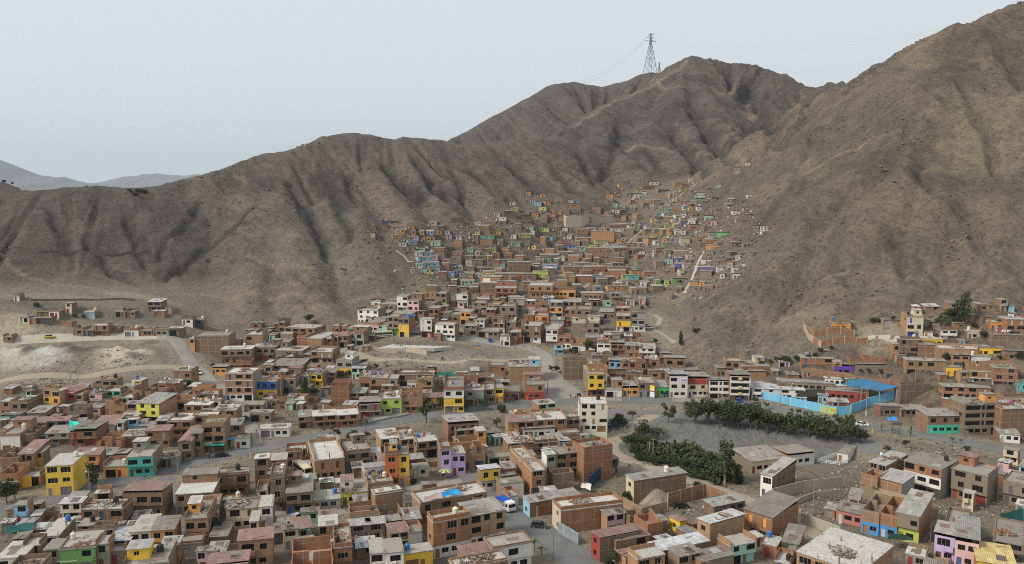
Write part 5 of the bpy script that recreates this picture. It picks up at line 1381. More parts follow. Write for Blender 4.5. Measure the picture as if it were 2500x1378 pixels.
wall_line([(75,735),(200,734),(330,736)], .9, (.11,.09,.07), 'dark terrace wall above the quarry houses', found=2)
wall_line([(45,1193),(78,1188)], 3.2, (.70,.44,.05), 'bright yellow gate wall left of the yellow house')
wall_line([(0,1118),(40,1110)], 2.4, BR, 'brick yard wall at the left edge', 'brick')
wall_line([(1560,1250),(1590,1264),(1600,1278)], 2.2, (.30,.19,.12), 'dark brick wall on the waste ground', 'brick')
def picket(pts, h, label):
    P = [hit(*p) for p in pts]; o = empty('picket_fence', P[0]); k = 0
    for p, q in zip(P[:-1], P[1:]):
        L = math.hypot(q[0] - p[0], q[1] - p[1]); n = int(L / 1.1); ang = math.atan2(q[1] - p[1], q[0] - p[0])
        for i in range(n + 1):
            t = i / n; x, y = p[0] + (q[0] - p[0]) * t, p[1] + (q[1] - p[1]) * t; b = MB(); b.box(-.06, -.06, -.3, .06, .06, h); b.build('post', M['plain'], o, (.75, .74, .70), (x - P[0][0], y - P[0][1], height(x, y) - P[0][2]), ang)
        for z in (.35, .75, 1.1):
            b = MB(); b.tube([(p[0] - P[0][0], p[1] - P[0][1], p[2] - P[0][2] + z), (q[0] - P[0][0], q[1] - P[0][1], q[2] - P[0][2] + z)], .07, 4); b.build('rail', M['plain'], o, (.75, .74, .70))
    thing(o, proj(P[1]), label, 'fence', label)
picket([(2045,1112),(1995,1130),(2050,1137),(2075,1128)], 1.3, 'white picket fence beside the small white hut')

# ------------------------------------------------------------------ infill: sheds and yard walls in the gaps
ZONES = [((0,1010,620,1090),8,40),((0,1240,640,1400),10,40),((640,1080,1240,1370),16,56),((1240,1010,1420,1230),14,16),((1420,1290,1850,1400),24,12),((2200,1350,2500,1430),-32,5),((1850,1345,1930,1400),-32,3),((2080,1120,2500,1290),-42,12),((0,960,560,1030),-4,44),((560,860,900,1010),-5,50),((880,920,1240,985),2,30),
         ((900,740,1300,800),-12,24),((1300,730,1560,870),-8,26),((1400,880,1650,960),0,10),((1880,880,2240,930),-8,8),((2200,760,2500,900),-8,30),((2220,930,2500,1010),2,10),((560,800,760,870),-8,14),((40,760,420,800),0,6)]
KEEP = [hit(*p) for p in [(1740,1085)]]
n_inf = 0
for (x0, y0, x1, y1), rot, n in ZONES:
    k = tries = 0
    while k < n and tries < n * 32:
        tries += 1; x, y = rnd.uniform(x0, x1), rnd.uniform(y0, y1); P = hit(x, y); rr = R(rot + rnd.uniform(-4, 4)); k_ = rnd.choice([1, .8, .65]); w, d = rnd.uniform(3.0, 7.0) * k_, rnd.uniform(3.2, 8) * k_
        u = (math.cos(rr), math.sin(rr)); v = (-u[1], u[0]); c = (P[0] + u[0] * w / 2 + v[0] * d / 2, P[1] + u[1] * w / 2 + v[1] * d / 2)
        if not free_spot(c[0], c[1], w / 2, d / 2, rr, .05) or on_road(c[0], c[1], max(w, d) * .55): continue
        k += 1; n_inf += 1; cs = [(c[0] + u[0] * a * w / 2 + v[0] * b_ * d / 2, c[1] + u[1] * a * w / 2 + v[1] * b_ * d / 2) for a in (-1, 1) for b_ in (-1, 1)]
        found = P[2] - min(height(*q) for q in cs) + 1; q = rnd.random()
        if q < .26:      # a roofless yard: three low walls
            o = empty('yard_wall', P, rr); b = MB(); h = rnd.uniform(1.2, 2.2); b.box(0, 0, -found, w, .16, h, False); b.box(0, .163, -found, .16, d, h, False); b.box(w - .16, .163, -found, w, d, h * rnd.uniform(.6, 1), False)
            b.build('wall', M['brick'], o, jit(rnd.choice(BRICKS))); FOOT.append((c[0], c[1], w / 2, d / 2, rr)); thing(o, proj(P), 'low brick yard wall', 'wall', None, 'brick yard walls')
            continue
        st = rnd.choice([.85, .95, 1.0, 1.05, 1.7]); cols = rnd.choice('kkkkkbbgcwpsm'); roof = rnd.choice('mmmmpxcccw') if st > 1.2 else rnd.choice('mmmmmmpxxcw'); ex = ['nr']
        name = 'roofless_house' if roof == 'o' else 'shed' if st < 1.2 and roof != 'c' else 'brick_house' if cols in 'kb' else 'painted_house'
        root, top = make_house(P, w, d, st, rr, cols, roof, ex, name, found=found); FOOT.append((c[0], c[1], w / 2, d / 2, rr))
        HOUSES.append(dict(root=root, P=P, w=w, d=d, H=st * 2.75, top=top, rot=rr, u=u, v=v, desc=house_desc(cols * 5, st, roof, w, d).replace('house', 'shed' if name == 'shed' else 'house'), px=proj((P[0], P[1], P[2] + 1.5)), lab=None, roof=roof, ex=ex, st=st, cols=cols))

# ------------------------------------------------------------------ things on the roofs
def short(hd): return hd
def on_roof(hd, fx, fy, dz=.07):
    x = hd['u'][0] * hd['w'] * fx + hd['v'][0] * hd['d'] * fy; y = hd['u'][1] * hd['w'] * fx + hd['v'][1] * hd['d'] * fy
    return (hd['P'][0] + x, hd['P'][1] + y, hd['P'][2] + hd['top'] + dz)
def water_tank(loc, color, s=1.0):
    o = empty('water_tank', loc); b = MB(); h = 1.25 * s; r = .58 * s
    b.tube([(0, 0, .12), (0, 0, .2), (0, 0, h * .5), (0, 0, h), (0, 0, h * 1.15), (0, 0, h * 1.22)], [r * .94, r, r * .97, r, r * .5, r * .3], 12); b.build('tank', M['plain'], o, color)
    b = MB(); b.tube([(0, 0, h * 1.22), (0, 0, h * 1.3)], r * .28, 10); b.build('lid', M['plain'], o, tuple(c * .8 for c in color))
    b = MB(); b.box(-.6 * s, -.6 * s, -.02, .6 * s, .6 * s, .12); b.build('stand', M['paint'], o, (.3, .26, .2)); return o
TANKC = {'b':(.02, .02, .022), 'w':(.62, .58, .48), 'B':(.03, .14, .4)}
def debris(loc, s, rot, n):
    b = MB(); cs = [(.30,.27,.23),(.24,.17,.11),(.36,.33,.28),(.16,.12,.09),(.40,.19,.12),(.5,.49,.46)]
    for i in range(n):
        a, r = rnd.uniform(0, 6.28), s * math.sqrt(rnd.random()); m = Matrix.Rotation(rnd.uniform(0, 3.1), 3, 'Z') @ Matrix.Rotation(rnd.uniform(-.4, .4), 3, 'X')
        k = rnd.random(); sz = (rnd.uniform(.9, 2.2), rnd.uniform(.1, .25), .06) if k < .35 else (rnd.uniform(.2, .5), rnd.uniform(.2, .5), rnd.uniform(.1, .4)) if k < .8 else (rnd.uniform(.5, 1.1), rnd.uniform(.5, 1.0), .05)
        b.cur = rnd.randrange(3); b.obox((math.cos(a) * r * 1.3, math.sin(a) * r, max(0, (s - r)) * .22 * rnd.random() + sz[2] / 2), sz, m)
    k = rnd.sample(range(len(cs)), 3); mats = [DEB[i] for i in k]; o = b.build('debris_pile', mats, None, None, loc, rot); return o
DEB = []
for i, c in enumerate([(.30,.27,.23),(.24,.17,.11),(.36,.33,.28),(.13,.10,.08),(.38,.19,.12),(.52,.51,.48)]):
    T = NT('debris_%s' % ['grey','wood','cement','dark','brick','pale'][i]); DEB.append(T.out(T.mix(T.noise(wpos(T), 2, 3), c, tuple(v * .6 for v in c))))
def laundry(loc, rot, L):
    o = empty('laundry_line', loc, rot); b = MB()
    for x in (0, L): b = MB(); b.tube([(x, 0, 0), (x, 0, 1.8)], .035, 5); b.build('pole', M['plain'], o, (.25, .22, .2))
    b = MB(); pts = [(L * t, 0, 1.75 - .25 * math.sin(math.pi * t)) for t in np.linspace(0, 1, 9)]; b.tube(pts, .015, 3); b.build('line', M['plain'], o, (.3, .3, .3))
    x = .2
    while x < L - .6:
        w, h = rnd.uniform(.35, .75), rnd.uniform(.5, 1.1); z = 1.75 - .25 * math.sin(math.pi * x / L); b = MB()
        n = 4
        for i in range(n):
            x0, x1 = x + w * i / n, x + w * (i + 1) / n; y0, y1 = .05 * math.sin(i * 2.1), .05 * math.sin((i + 1) * 2.1)
            b.quad((x0, y0, z - h), (x1, y1, z - h), (x1, 0, z), (x0, 0, z)); b.quad((x1, y1 + .02, z - h), (x0, y0 + .02, z - h), (x0, .02, z), (x1, .02, z))
        b.build('garment', M['cloth'], o, rnd.choice([(.7,.7,.72),(.05,.08,.25),(.6,.08,.12),(.65,.65,.6),(.1,.1,.11),(.2,.35,.6),(.6,.3,.4),(.55,.5,.1)])); x += w + rnd.uniform(.05, .3)
    return o
ROOFTHING = []
for hd in HOUSES:
    flat = hd['roof'] in 'cwo' and hd['w'] > 3; roofless = hd['roof'] == 'o'; near = hd['P'][1] < 345
    for e in hd['ex']:
        if e[0] == 'T' and len(e) == 2: ROOFTHING.append((water_tank(on_roof(hd, .7, .55), TANKC[e[1]], 1.15), hd, 'black water tank' if e[1] == 'b' else 'pale water tank', 'water tank', 'water tanks on the roofs'))
    if flat and not roofless and rnd.random() < .22: c = rnd.choice('bbwwB'); ROOFTHING.append((water_tank(on_roof(hd, rnd.choice([.18, .8]), rnd.uniform(.25, .8)), TANKC[c]), hd, {'b':'black','w':'pale','B':'blue'}[c] + ' water tank', 'water tank', 'water tanks on the roofs'))
    if flat and near and hd['w'] * hd['d'] > 30 and 'np' not in hd['ex']:
        for k in range(rnd.choice([0, 1, 2, 2, 3]) if 'nr' not in hd['ex'] or hd['d'] > 8 else rnd.choice([0, 1])):
            o = debris(on_roof(hd, rnd.uniform(.25, .75), rnd.uniform(.15, .8)), rnd.uniform(1.0, 2.5), hd['rot'], rnd.randint(30, 75)); ROOFTHING.append((o, hd, rnd.choice(['rubble heap', 'timber jumble', 'scrap heap']), 'debris', 'junk piles on the roofs'))
        if not roofless and rnd.random() < .22: ROOFTHING.append((laundry(on_roof(hd, .15, rnd.uniform(.2, .6)), hd['rot'] + rnd.uniform(-.1, .1), hd['w'] * .65), hd, 'line of drying laundry', 'laundry', 'laundry lines on the roofs'))
for (P, w, d, H, rot, u, v) in SHACKS:
    if rnd.random() < .17:
        q = (P[0] - u[0] * 1.6 - v[0] * .3, P[1] - u[1] * 1.6 - v[1] * .3); c = rnd.choice('wwwwB'); o = water_tank((q[0], q[1], height(*q)), (.68, .67, .63) if c == 'w' else TANKC['B'], .8); thing(o, proj((q[0], q[1], height(*q))), ('white' if c == 'w' else 'blue') + ' water tank', 'water tank', None, 'water tanks beside the shacks')
# tarpaulins
def tarp(corners, color, label, sag=.5, n=8):
    C_ = [np.array(hit(*c)) + np.array((0, 0, c[2])) for c in corners]; o0 = C_[0]; b = MB(); G = []
    for i in range(n + 1):
        for j in range(n + 1):
            s, t = i / n, j / n; p = (C_[0] * (1 - s) + C_[1] * s) * (1 - t) + (C_[3] * (1 - s) + C_[2] * s) * t; z = sag * (4 * s * (1 - s) * 4 * t * (1 - t)) + .12 * math.sin(s * 9 + t * 5)
            G.append(tuple(p - o0 - np.array((0, 0, z))))
    for i in range(n):
        for j in range(n):
            a, b_, c, d = [G[k] for k in (i * (n + 1) + j, (i + 1) * (n + 1) + j, (i + 1) * (n + 1) + j + 1, i * (n + 1) + j + 1)]; b.quad(a, b_, c, d)
    o = b.build('tarpaulin', M['cloth'], None, color, o0); thing(o, proj(o0), label, 'tarpaulin', label, 'tarpaulins'); return o
def T_(t, x, y, up): a = tile_xy(t, x, y); return (a[0], a[1], up)
tarp([T_('A',625,190,4.9), T_('A',722,178,4.9), T_('A',722,122,5.2), T_('A',612,92,5.8)], (.05,.52,.40), 'turquoise tarpaulin strung over a low house')
tarp([T_('A',45,1105,3.2), T_('A',300,1065,3.2), T_('A',310,1000,3.4), T_('A',50,1040,3.4)], (.02,.09,.085), 'dark green tarpaulin at the lower left edge')
tarp([T_('B',1672,775,7.2), T_('B',1845,748,7.2), T_('B',1800,700,7.6), T_('B',1668,738,7.6)], (.03,.27,.55), 'bright blue tarpaulin on the huge brick block')
tarp([T_('B',1520,820,6.9), T_('B',1705,780,6.9), T_('B',1660,740,7.2), T_('B',1510,780,7.2)], (.40,.29,.27), 'faded pinkish tarpaulin on the huge brick block')
tarp([T_('B',385,1080,2.6), T_('B',497,1075,2.6), T_('B',497,1022,2.8), T_('B',355,1042,2.8)], (.015,.20,.13), 'green tarpaulin beside the parked white car')
tarp([T_('F',1600,935,9.6), T_('F',1815,940,9.6), T_('F',1760,905,10.2), T_('F',1650,908,10.2)], (.02,.10,.085), 'dark green tarpaulin over a yellow house roof')
tarp([T_('C',1760,830,2.6), T_('C',1905,800,2.6), T_('C',1870,765,2.8), T_('C',1740,795,2.8)], (.02,.14,.12), 'teal green awning in the walled yard')
tarp([T_('C',1470,1225,2.2), T_('C',1600,1195,2.2), T_('C',1560,1170,2.4), T_('C',1450,1205,2.4)], (.02,.16,.11), 'small green tarpaulin on the waste ground')
tarp([T_('D',1120,1150,2.7), T_('D',1355,1165,2.7), T_('D',1290,1115,2.9), T_('D',1130,1100,2.9)], (.02,.045,.035), 'blackish green canopy before the lime house')
tarp([T_('D',2130,970,3.0), T_('D',2330,990,3.0), T_('D',2330,880,3.2), T_('D',2120,930,3.2)], (.01,.05,.045), 'dark shade net in the right hand yard')
tarp([T_('F',1335,425,8.9), T_('F',1440,402,8.9), T_('F',1420,392,9.2), T_('F',1330,410,9.2)], (.04,.14,.36), 'dull blue tarpaulin on the upper row')
tarp([T_('D',1770,965,5.2), T_('D',1900,985,5.2), T_('D',1920,955,5.3), T_('D',1790,935,5.3)], (.04,.13,.42), 'blue sheet on a grey roof at right')
tarp([T_('C',645,690,1.2), T_('C',735,720,1.2), T_('C',745,660,2.2), T_('C',660,655,2.2)], (.55,.54,.50), 'white dust sheet by the blue wall', .3)
# the dark blue plastic wall beside the shed
wall_line([T_('C',710,720,0)[:2], T_('C',800,640,0)[:2], T_('C',900,565,0)[:2]], 3.6, (.035,.06,.10), 'dark blue plastic screen wall beside the shed', 'cloth')

# ------------------------------------------------------------------ the school
def canopy(corners, label, color):
    C_ = [np.array(hit(*c)) + np.array((0, 0, c[2])) for c in corners]; g = hit(*corners[0]); o = empty('canopy', g); b = MB(); L = [tuple(c - g) for c in C_]
    W, D = math.dist(L[0], L[1]), math.dist(L[1], L[2]); b.quad(*L, [(0, 0), (W, 0), (W, D), (0, D)]); b.quad(*[(p[0], p[1], p[2] - .08) for p in L[::-1]])
    for p, q in zip(L, L[1:] + L[:1]): b.quad((p[0], p[1], p[2] - .08), (q[0], q[1], q[2] - .08), q, p)
    b.build('roof', M['sheet'], o, color)
    for s, t in ((.04, .06), (.5, .06), (.96, .06), (.04, .94), (.5, .94), (.96, .94)):
        p = (np.array(L[0]) * (1 - s) + np.array(L[1]) * s) * (1 - t) + (np.array(L[3]) * (1 - s) + np.array(L[2]) * s) * t; b = MB(); z = height(p[0] + g[0], p[1] + g[1]) - g[2]; b.tube([(p[0], p[1], z - .4), (p[0], p[1], p[2] - .1)], .12, 6); b.build('post', M['plain'], o, (.35, .36, .36))
    thing(o, proj(C_[0]), label, 'canopy', label)
tarp([T_('H',300,1125,2.6), T_('H',560,1120,2.6), T_('H',560,1060,2.8), T_('H',330,1065,2.8)], (.03,.032,.025), 'black shade net over the school yard', .4)
canopy([T_('H',705,1012,6.0), T_('H',1052,1078,6.0), T_('H',1226,1035,6.0), T_('H',880,962,6.8)], 'large bright blue corrugated canopy in the school yard', (.03, .20, .42))
rows('H', '''
-90 1052 385 -9 985 1.5 w x nv flat nr # white school hall with wide pale roof behind the blue wall
140 985 640 -13 925 1.2 b m flat nr # long low school hall with dull grey roof beside the brick wall
560 960 760 -13 940 1.1 w x flat nr
572 1066 945 -17 d6 1.3 r c np nr dc=r # dark red and cream classroom block under the blue canopy
500 1112 590 -18 d5 1.1 s m nr # small light blue kiosk inside the school wall
270 1128 396 -14 d4 .9 s w nr np # pale blue storage room built on the school wall
590 1170 775 -10 d5 .9 g m nr # grey roofed gatehouse at the corner of the school
772 965 862 -6 d4 1.3 M c nr np # emerald green box room beside the blue canopy
''')
# painted mural on the corner of the wall
def mural(px, label):
    P = [hit(*p) for p in px]; o = empty('mural', P[0]); rows_ = [(.35,.55,.12),(.60,.62,.10),(.12,.35,.10),(.15,.40,.62),(.55,.30,.08)]
    for p, q in zip(P[:-1], P[1:]):
        L = math.hypot(q[0] - p[0], q[1] - p[1]); ang = math.atan2(q[1] - p[1], q[0] - p[0]); b = MB(); b.box(0, -.16, -.4, L, -.125, 2.5); w_ = b.build('panel', M['paint'], o, (.40, .52, .16), tuple(p - P[0]), ang)
        for k in range(9):
            b = MB(); x, z = rnd.uniform(.5, L - .5), rnd.uniform(.3, 2.1); r = rnd.uniform(.25, .6); n = 9; c0 = [(x + r * math.cos(i * 6.283 / n), -.17 - .004 * k, z + r * .7 * math.sin(i * 6.283 / n)) for i in range(n)]
            i0 = len(b.v); b.v += c0; b.f.append(tuple(range(i0, i0 + n))); b.mi.append(0); b.uv += [(0, 0)] * n; b.build('painted_leaf', M['paint'], w_, rnd.choice(rows_))
    thing(o, proj(P[1]), label, 'mural', label)
mural([(2004,1006.5),(2042,1014.5)], 'green and yellow painted mural on the school corner')

# ------------------------------------------------------------------ trees
def leaf_cloud(b, lobes, n, s):
    tot = sum(l[3] * l[4] * l[5] for l in lobes)
    for (cx, cy, cz, rx, ry, rz) in lobes:
        for _ in range(int(n * rx * ry * rz / tot)):
            while True:
                p = Vector((rnd.uniform(-1, 1), rnd.uniform(-1, 1), rnd.uniform(-1, 1))); r = p.length
                if r < 1 and (r > .55 or rnd.random() < .35): break
            c = Vector((cx + p.x * rx, cy + p.y * ry, cz + p.z * rz)); nrm = (p + Vector((rnd.gauss(0, .6), rnd.gauss(0, .6), rnd.gauss(.2, .6)))).normalized()
            e = nrm.orthogonal().normalized(); a = rnd.uniform(0, 3.14); e = (Matrix.Rotation(a, 3, nrm) @ e); g = nrm.cross(e); k = s * rnd.uniform(.6, 1.35); h = k * rnd.uniform(.5, .8)
            b.quad(c - e * k - g * h, c + e * k - g * h * .6, c + e * k * .8 + g * h, c - e * k * .7 + g * h * .9)
def limb(b, p, q, r0, r1): b.tube([p, tuple((np.array(p) + np.array(q)) / 2 + np.array((rnd.uniform(-.03, .03), rnd.uniform(-.03, .03), 0))), q], [r0, (r0 + r1) / 2, r1], 5)
def tree_proto(kind, sd):
    "unit-height tree: (crown mesh or None, trunk mesh)"
    rnd.seed(1000 + sd); c, t = MB(), MB(); lob = []
    if kind in ('broad', 'loose', 'bare', 'umbrella'):
        th = .34 if kind != 'umbrella' else .55; limb(t, (0, 0, -.08), (0, 0, th), .035, .026)
        m = {'broad': 9, 'loose': 8, 'bare': 9, 'umbrella': 7}[kind]
        for i in range(m):
            a = i * 6.283 / m + rnd.uniform(-.4, .4); r = rnd.uniform(.12, .36); z = rnd.uniform(.42, .86) if kind != 'umbrella' else rnd.uniform(.74, .86)
            q = (math.cos(a) * r, math.sin(a) * r, z); limb(t, (0, 0, th * rnd.uniform(.7, 1)), q, .02, .007); s = rnd.uniform(.13, .21) if kind != 'loose' else rnd.uniform(.09, .15)
            lob.append((q[0], q[1], q[2], s * 1.1, s * 1.1, s * (.85 if kind != 'umbrella' else .5)))
            if kind == 'bare':
                for k in range(5): limb(t, q, (q[0] + rnd.uniform(-.14, .14), q[1] + rnd.uniform(-.14, .14), q[2] + rnd.uniform(.02, .2)), .007, .003)
        if kind == 'broad': lob.append((0, 0, .66, .24, .24, .22))
        leaf_cloud(c, lob, {'broad': 900, 'loose': 620, 'bare': 150, 'umbrella': 500}[kind], .036 if kind != 'bare' else .02)
    elif kind == 'tall':
        limb(t, (0, 0, -.04), (.02, 0, .9), .018, .005)
        for i in range(13):
            z = .30 + .052 * i + rnd.uniform(-.02, .02); a = i * 2.4; r = rnd.uniform(.06, .15) * (1.15 - z * .5); q = (math.cos(a) * r, math.sin(a) * r, z); limb(t, (0, 0, z - .08), q, .008, .003); s = rnd.uniform(.07, .115); lob.append((*q, s, s, s * 1.15))
        leaf_cloud(c, lob, 850, .024)
    elif kind == 'cypress':
        limb(t, (0, 0, -.05), (0, 0, .5), .025, .01)
        for i in range(11): z = .1 + i * .083; r = .15 * (1 - (z - .3) ** 2 * 1.6) * (1 if z < .8 else .6); lob.append((rnd.uniform(-.015, .015), rnd.uniform(-.015, .015), z, r, r, .085))
        leaf_cloud(c, lob, 900, .022)
    elif kind == 'bush':
        limb(t, (0, 0, -.2), (0, 0, .4), .05, .02)
        for i in range(7): a = rnd.uniform(0, 6.28); r = rnd.uniform(.2, .62); s = rnd.uniform(.28, .42); lob.append((math.cos(a) * r, math.sin(a) * r, rnd.uniform(.35, .62), s, s, s * .95))
        leaf_cloud(c, lob, 620, .075)
    elif kind == 'palm':
        limb(t, (0, 0, -.05), (0, 0, .62), .03, .025)
        for i in range(16):
            a = i * 2.4; el = rnd.uniform(-.2, 1.1); L = rnd.uniform(.38, .5); pr = None
            for k in range(6):
                f = k / 5; r = L * f * math.cos(el) ; z = .62 + L * f * math.sin(el) - .3 * f * f * L / .45; w = .045 * (1 - f * .8); p = np.array((math.cos(a) * r, math.sin(a) * r, z)); sd_ = np.array((-math.sin(a), math.cos(a), .0)) * w
                if pr is not None: c.quad(pr[0] - pr[1], pr[0] + pr[1], p + sd_, p - sd_)
                pr = (p, sd_)
    elif kind == 'cactus':
        t.tube([(0, 0, -.1), (0, 0, .5), (0, 0, 1)], [.05, .055, .035], 7)
        for i in range(3): a = i * 2.1 + rnd.random(); r = .14; z = rnd.uniform(.25, .5); t.tube([(0, 0, z), (math.cos(a) * r, math.sin(a) * r, z + .05), (math.cos(a) * r * 1.1, math.sin(a) * r * 1.1, z + rnd.uniform(.25, .45))], [.04, .045, .03], 6)
    return (c.mesh('crown', [M['leaf']]) if c.v else None), t.mesh('trunk', [M['leaf'] if kind == 'cactus' else M['plain']])
PROTO = {}
KD = {'broad':'dense dark green tree','loose':'loose leafy green tree','bare':'nearly bare thorny tree','umbrella':'flat topped green tree','tall':'tall slim eucalyptus tree','cypress':'dark pointed cypress tree','bush':'round dark green bush','palm':'young palm with arching fronds','cactus':'branching green cactus'}
def tree(kind, x, y, hpx, lab=None, group=None, wide=1.0, color=None):
    st = rnd.getstate(); P = hit(x, y); h = hpx / FPX * P[1] * 1.03; k = (kind, (int(x) * 7 + int(y)) % 3)
    if k not in PROTO: PROTO[k] = tree_proto(kind, k[1] + 10 * len(kind))
    rnd.setstate(st); nm = {'bush':'bush','palm':'palm_tree','cypress':'cypress_tree','cactus':'cactus','tall':'eucalyptus_tree'}.get(kind, 'tree'); r = empty(nm, P, rnd.uniform(0, 6.28)); cr, tr = PROTO[k]
    r.scale = (h * wide, h * wide, h)
    if cr: q = bpy.data.objects.new('crown', cr); COL.objects.link(q); q.parent = r; q.color = tuple(color or jit({'tall':(.050,.062,.034),'loose':(.055,.072,.032),'bare':(.085,.075,.05),'cypress':(.022,.035,.02),'palm':(.06,.09,.03)}.get(kind, (.038,.054,.024)), .2)) + (1,)
    q = bpy.data.objects.new('trunk', tr); COL.objects.link(q); q.parent = r; q.color = ((.09, .11, .06, 1) if kind == 'cactus' else (.13, .10, .075, 1))
    thing(r, proj((P[0], P[1], P[2] + h / 2)), KD[kind], 'cactus' if kind == 'cactus' else 'bush' if kind == 'bush' else 'tree', lab, group)
for i in range(17):
    t = i / 16; x = 1705 + (2095 - 1705) * t; y = 1036 + (1086 - 1036) * t ** 1.05; tree(rnd.choice(['broad', 'broad', 'loose', 'broad']), x + rnd.uniform(-7, 7), y + rnd.uniform(-4, 4), rnd.uniform(38, 68), None, 'trees in the dark belt beside the road', 1.15)
for i in range(11):
    t = i / 10; x = 1740 + (2060 - 1740) * t; y = 1030 + (1068 - 1030) * t; tree(rnd.choice(['broad', 'broad', 'loose']), x + rnd.uniform(-9, 9), y + rnd.uniform(-5, 3), rnd.uniform(36, 60), None, 'trees in the dark belt beside the road', 1.1)
for i in range(18):
    t = i / 17; tree(rnd.choice(['broad', 'broad', 'loose', 'bush']), 1540 + 260 * t + rnd.uniform(-8, 8), 1092 + 92 * t ** 1.1 + rnd.uniform(-8, 8), rnd.uniform(26, 52), None, 'trees along the near edge of the gravel field', 1.15)
for a in [('broad',1572,1072,46),('bush',1560,1122,22),('bush',1583,1128,22),('bush',1606,1134,24),('broad',1585,1100,38),('broad',1530,1095,34),('broad',1550,1118,34),('broad',1575,1124,30),('bush',1665,1158,24),('bush',1690,1166,24),('bush',1720,1172,24),('broad',1715,1150,30),('broad',1660,1136,32),('bush',1745,1182,22),('bush',1800,1180,22),('bush',1690,1150,26),('broad',1770,1176,60),('bush',1640,1150,20),('broad',1548,1098,36),('broad',1566,1105,44),('broad',1596,1100,30),('broad',1540,1085,26),('bush',1625,1132,26),('bush',1650,1140,28),('broad',1640,1140,34),('broad',1672,1150,34),('bush',1615,1118,20),('broad',1700,1160,36),('loose',1700,1125,48),('tall',1772,1182,112),('broad',1752,1170,46),('broad',1790,1172,44),('tall',1735,1158,54),('bush',1702,1188,13),
          ('tall',226,1196,72),('broad',18,1228,58),('broad',36,1220,44),('loose',390,1150,30),('broad',528,1312,54),('bush',52,1250,12),('umbrella',354,1170,9),('broad',530,1300,34),('loose',818,1076,36),('bush',862,1074,24),('loose',895,1075,26),('loose',1040,1032,56),('loose',1106,1152,38),('loose',1150,1132,32),('broad',694,1250,20),('bush',1010,1182,13),('loose',1213,1046,26),
          ('broad',1530,1228,32),('palm',1305,1348,44),('palm',1322,1358,36),('broad',1505,1384,42),('broad',1485,1390,34),('broad',755,792,28),('bush',768,800,14),('bush',872,886,10),('loose',890,902,28),('loose',918,905,20),('bare',942,897,20),('cypress',747,968,52),('tall',740,975,44),('broad',767,972,30),('broad',820,925,18),('broad',850,922,20),('broad',838,926,16),
          ('broad',1104,1002,46),('broad',1082,1002,36),('broad',1128,1000,34),('loose',1140,1004,26),('loose',1180,1002,28),('bare',1215,1002,30),('bare',1250,988,36),('bush',1225,1006,18),('loose',1035,1003,34),('broad',882,802,10),('broad',1126,823,13),('bush',1238,732,9),('bush',1262,730,8),('bush',1200,766,9),('broad',1258,770,16),
          ('cypress',1662,842,40),('broad',1664,846,14),('broad',1277,835,24),('broad',1300,830,18),('broad',1437,858,28),('broad',1452,862,22),('broad',1512,864,18),('broad',1358,912,22),('broad',1345,906,14),('broad',1568,758,12),('broad',1580,752,14),('bare',1590,845,16),('broad',1600,840,14),('bush',1700,812,12),('umbrella',1543,1030,28),('bush',1500,1042,22),('bush',1515,1036,26),
          ('loose',1632,1030,48),('loose',1686,1020,46),('bare',1620,1068,30),('loose',1606,1075,34),('bare',1600,1060,22),('broad',1845,985,16),('loose',1870,1000,22),('loose',2300,800,38),('tall',2352,795,84),('tall',2336,790,62),('broad',2322,792,40),('broad',2210,786,18),('broad',2180,786,16),('broad',2240,784,18),('bush',2135,788,14),('broad',2120,912,14),('broad',2150,914,14),('broad',2100,912,12),
          ('broad',2400,828,20),('broad',2420,830,18),('broad',2490,880,24),('broad',2440,880,14),('bush',1920,885,18),('bush',1945,880,12),('broad',1960,888,16),('bush',1900,882,12),('bush',2004,860,11),('bush',2030,852,8),('loose',2250,1018,22),('loose',2075,1050,42),('loose',2060,1052,34),('cactus',2152,1054,22),('cactus',2178,1058,18),('cactus',2194,1062,18),('cactus',2222,1066,28),('cactus',2186,1060,16),('broad',2165,1112,26),('loose',2210,1095,26),('umbrella',2325,1082,14),('umbrella',2345,1084,12),('broad',2360,1108,20),('bare',2440,1080,14),
          ('tall',72,464,40),('loose',180,1052,22),('broad',268,1085,18),('loose',460,1060,20),('broad',585,1040,24),('broad',600,1032,18),('loose',650,985,22),('broad',690,1000,16),('loose',330,985,18),('broad',95,1045,18),('loose',880,1150,20),('broad',955,1235,20),('broad',1070,1215,18),('loose',1210,1165,24),('broad',1270,1105,20),('loose',1395,1120,20),('broad',860,1290,24),('loose',560,1235,22),('broad',600,1180,18),('broad',2060,940,16),('loose',2090,938,18),('broad',2310,880,20),('loose',2350,900,18),('broad',2270,850,18),('broad',1990,878,18),('bush',1975,880,14),('broad',1880,890,14),('bush',1858,892,12),('loose',1420,905,18),('broad',1080,880,8),('broad',1395,865,16),('broad',1405,868,18),('bush',640,900,10),('broad',520,900,14),('broad',462,905,14),('bush',338,470,10),('bush',318,470,9),('bush',352,472,9),('bush',330,478,9),('bush',60,462,6),('bush',10,446,7),('bush',30,450,5),('bush',90,750,12),('bush',182,775,10),('bush',205,776,10),('bush',1500,505,5),('bush',1690,505,6),('bush',1617,690,8),('broad',1660,693,10),('broad',1600,716,10),('bush',1450,625,6),('bush',1205,640,6),('broad',1225,660,8),('bush',1050,800,8),('bush',1315,500,6),('broad',2495,810,14),('bush',2440,790,10),('bush',2380,800,12)]: tree(*a)

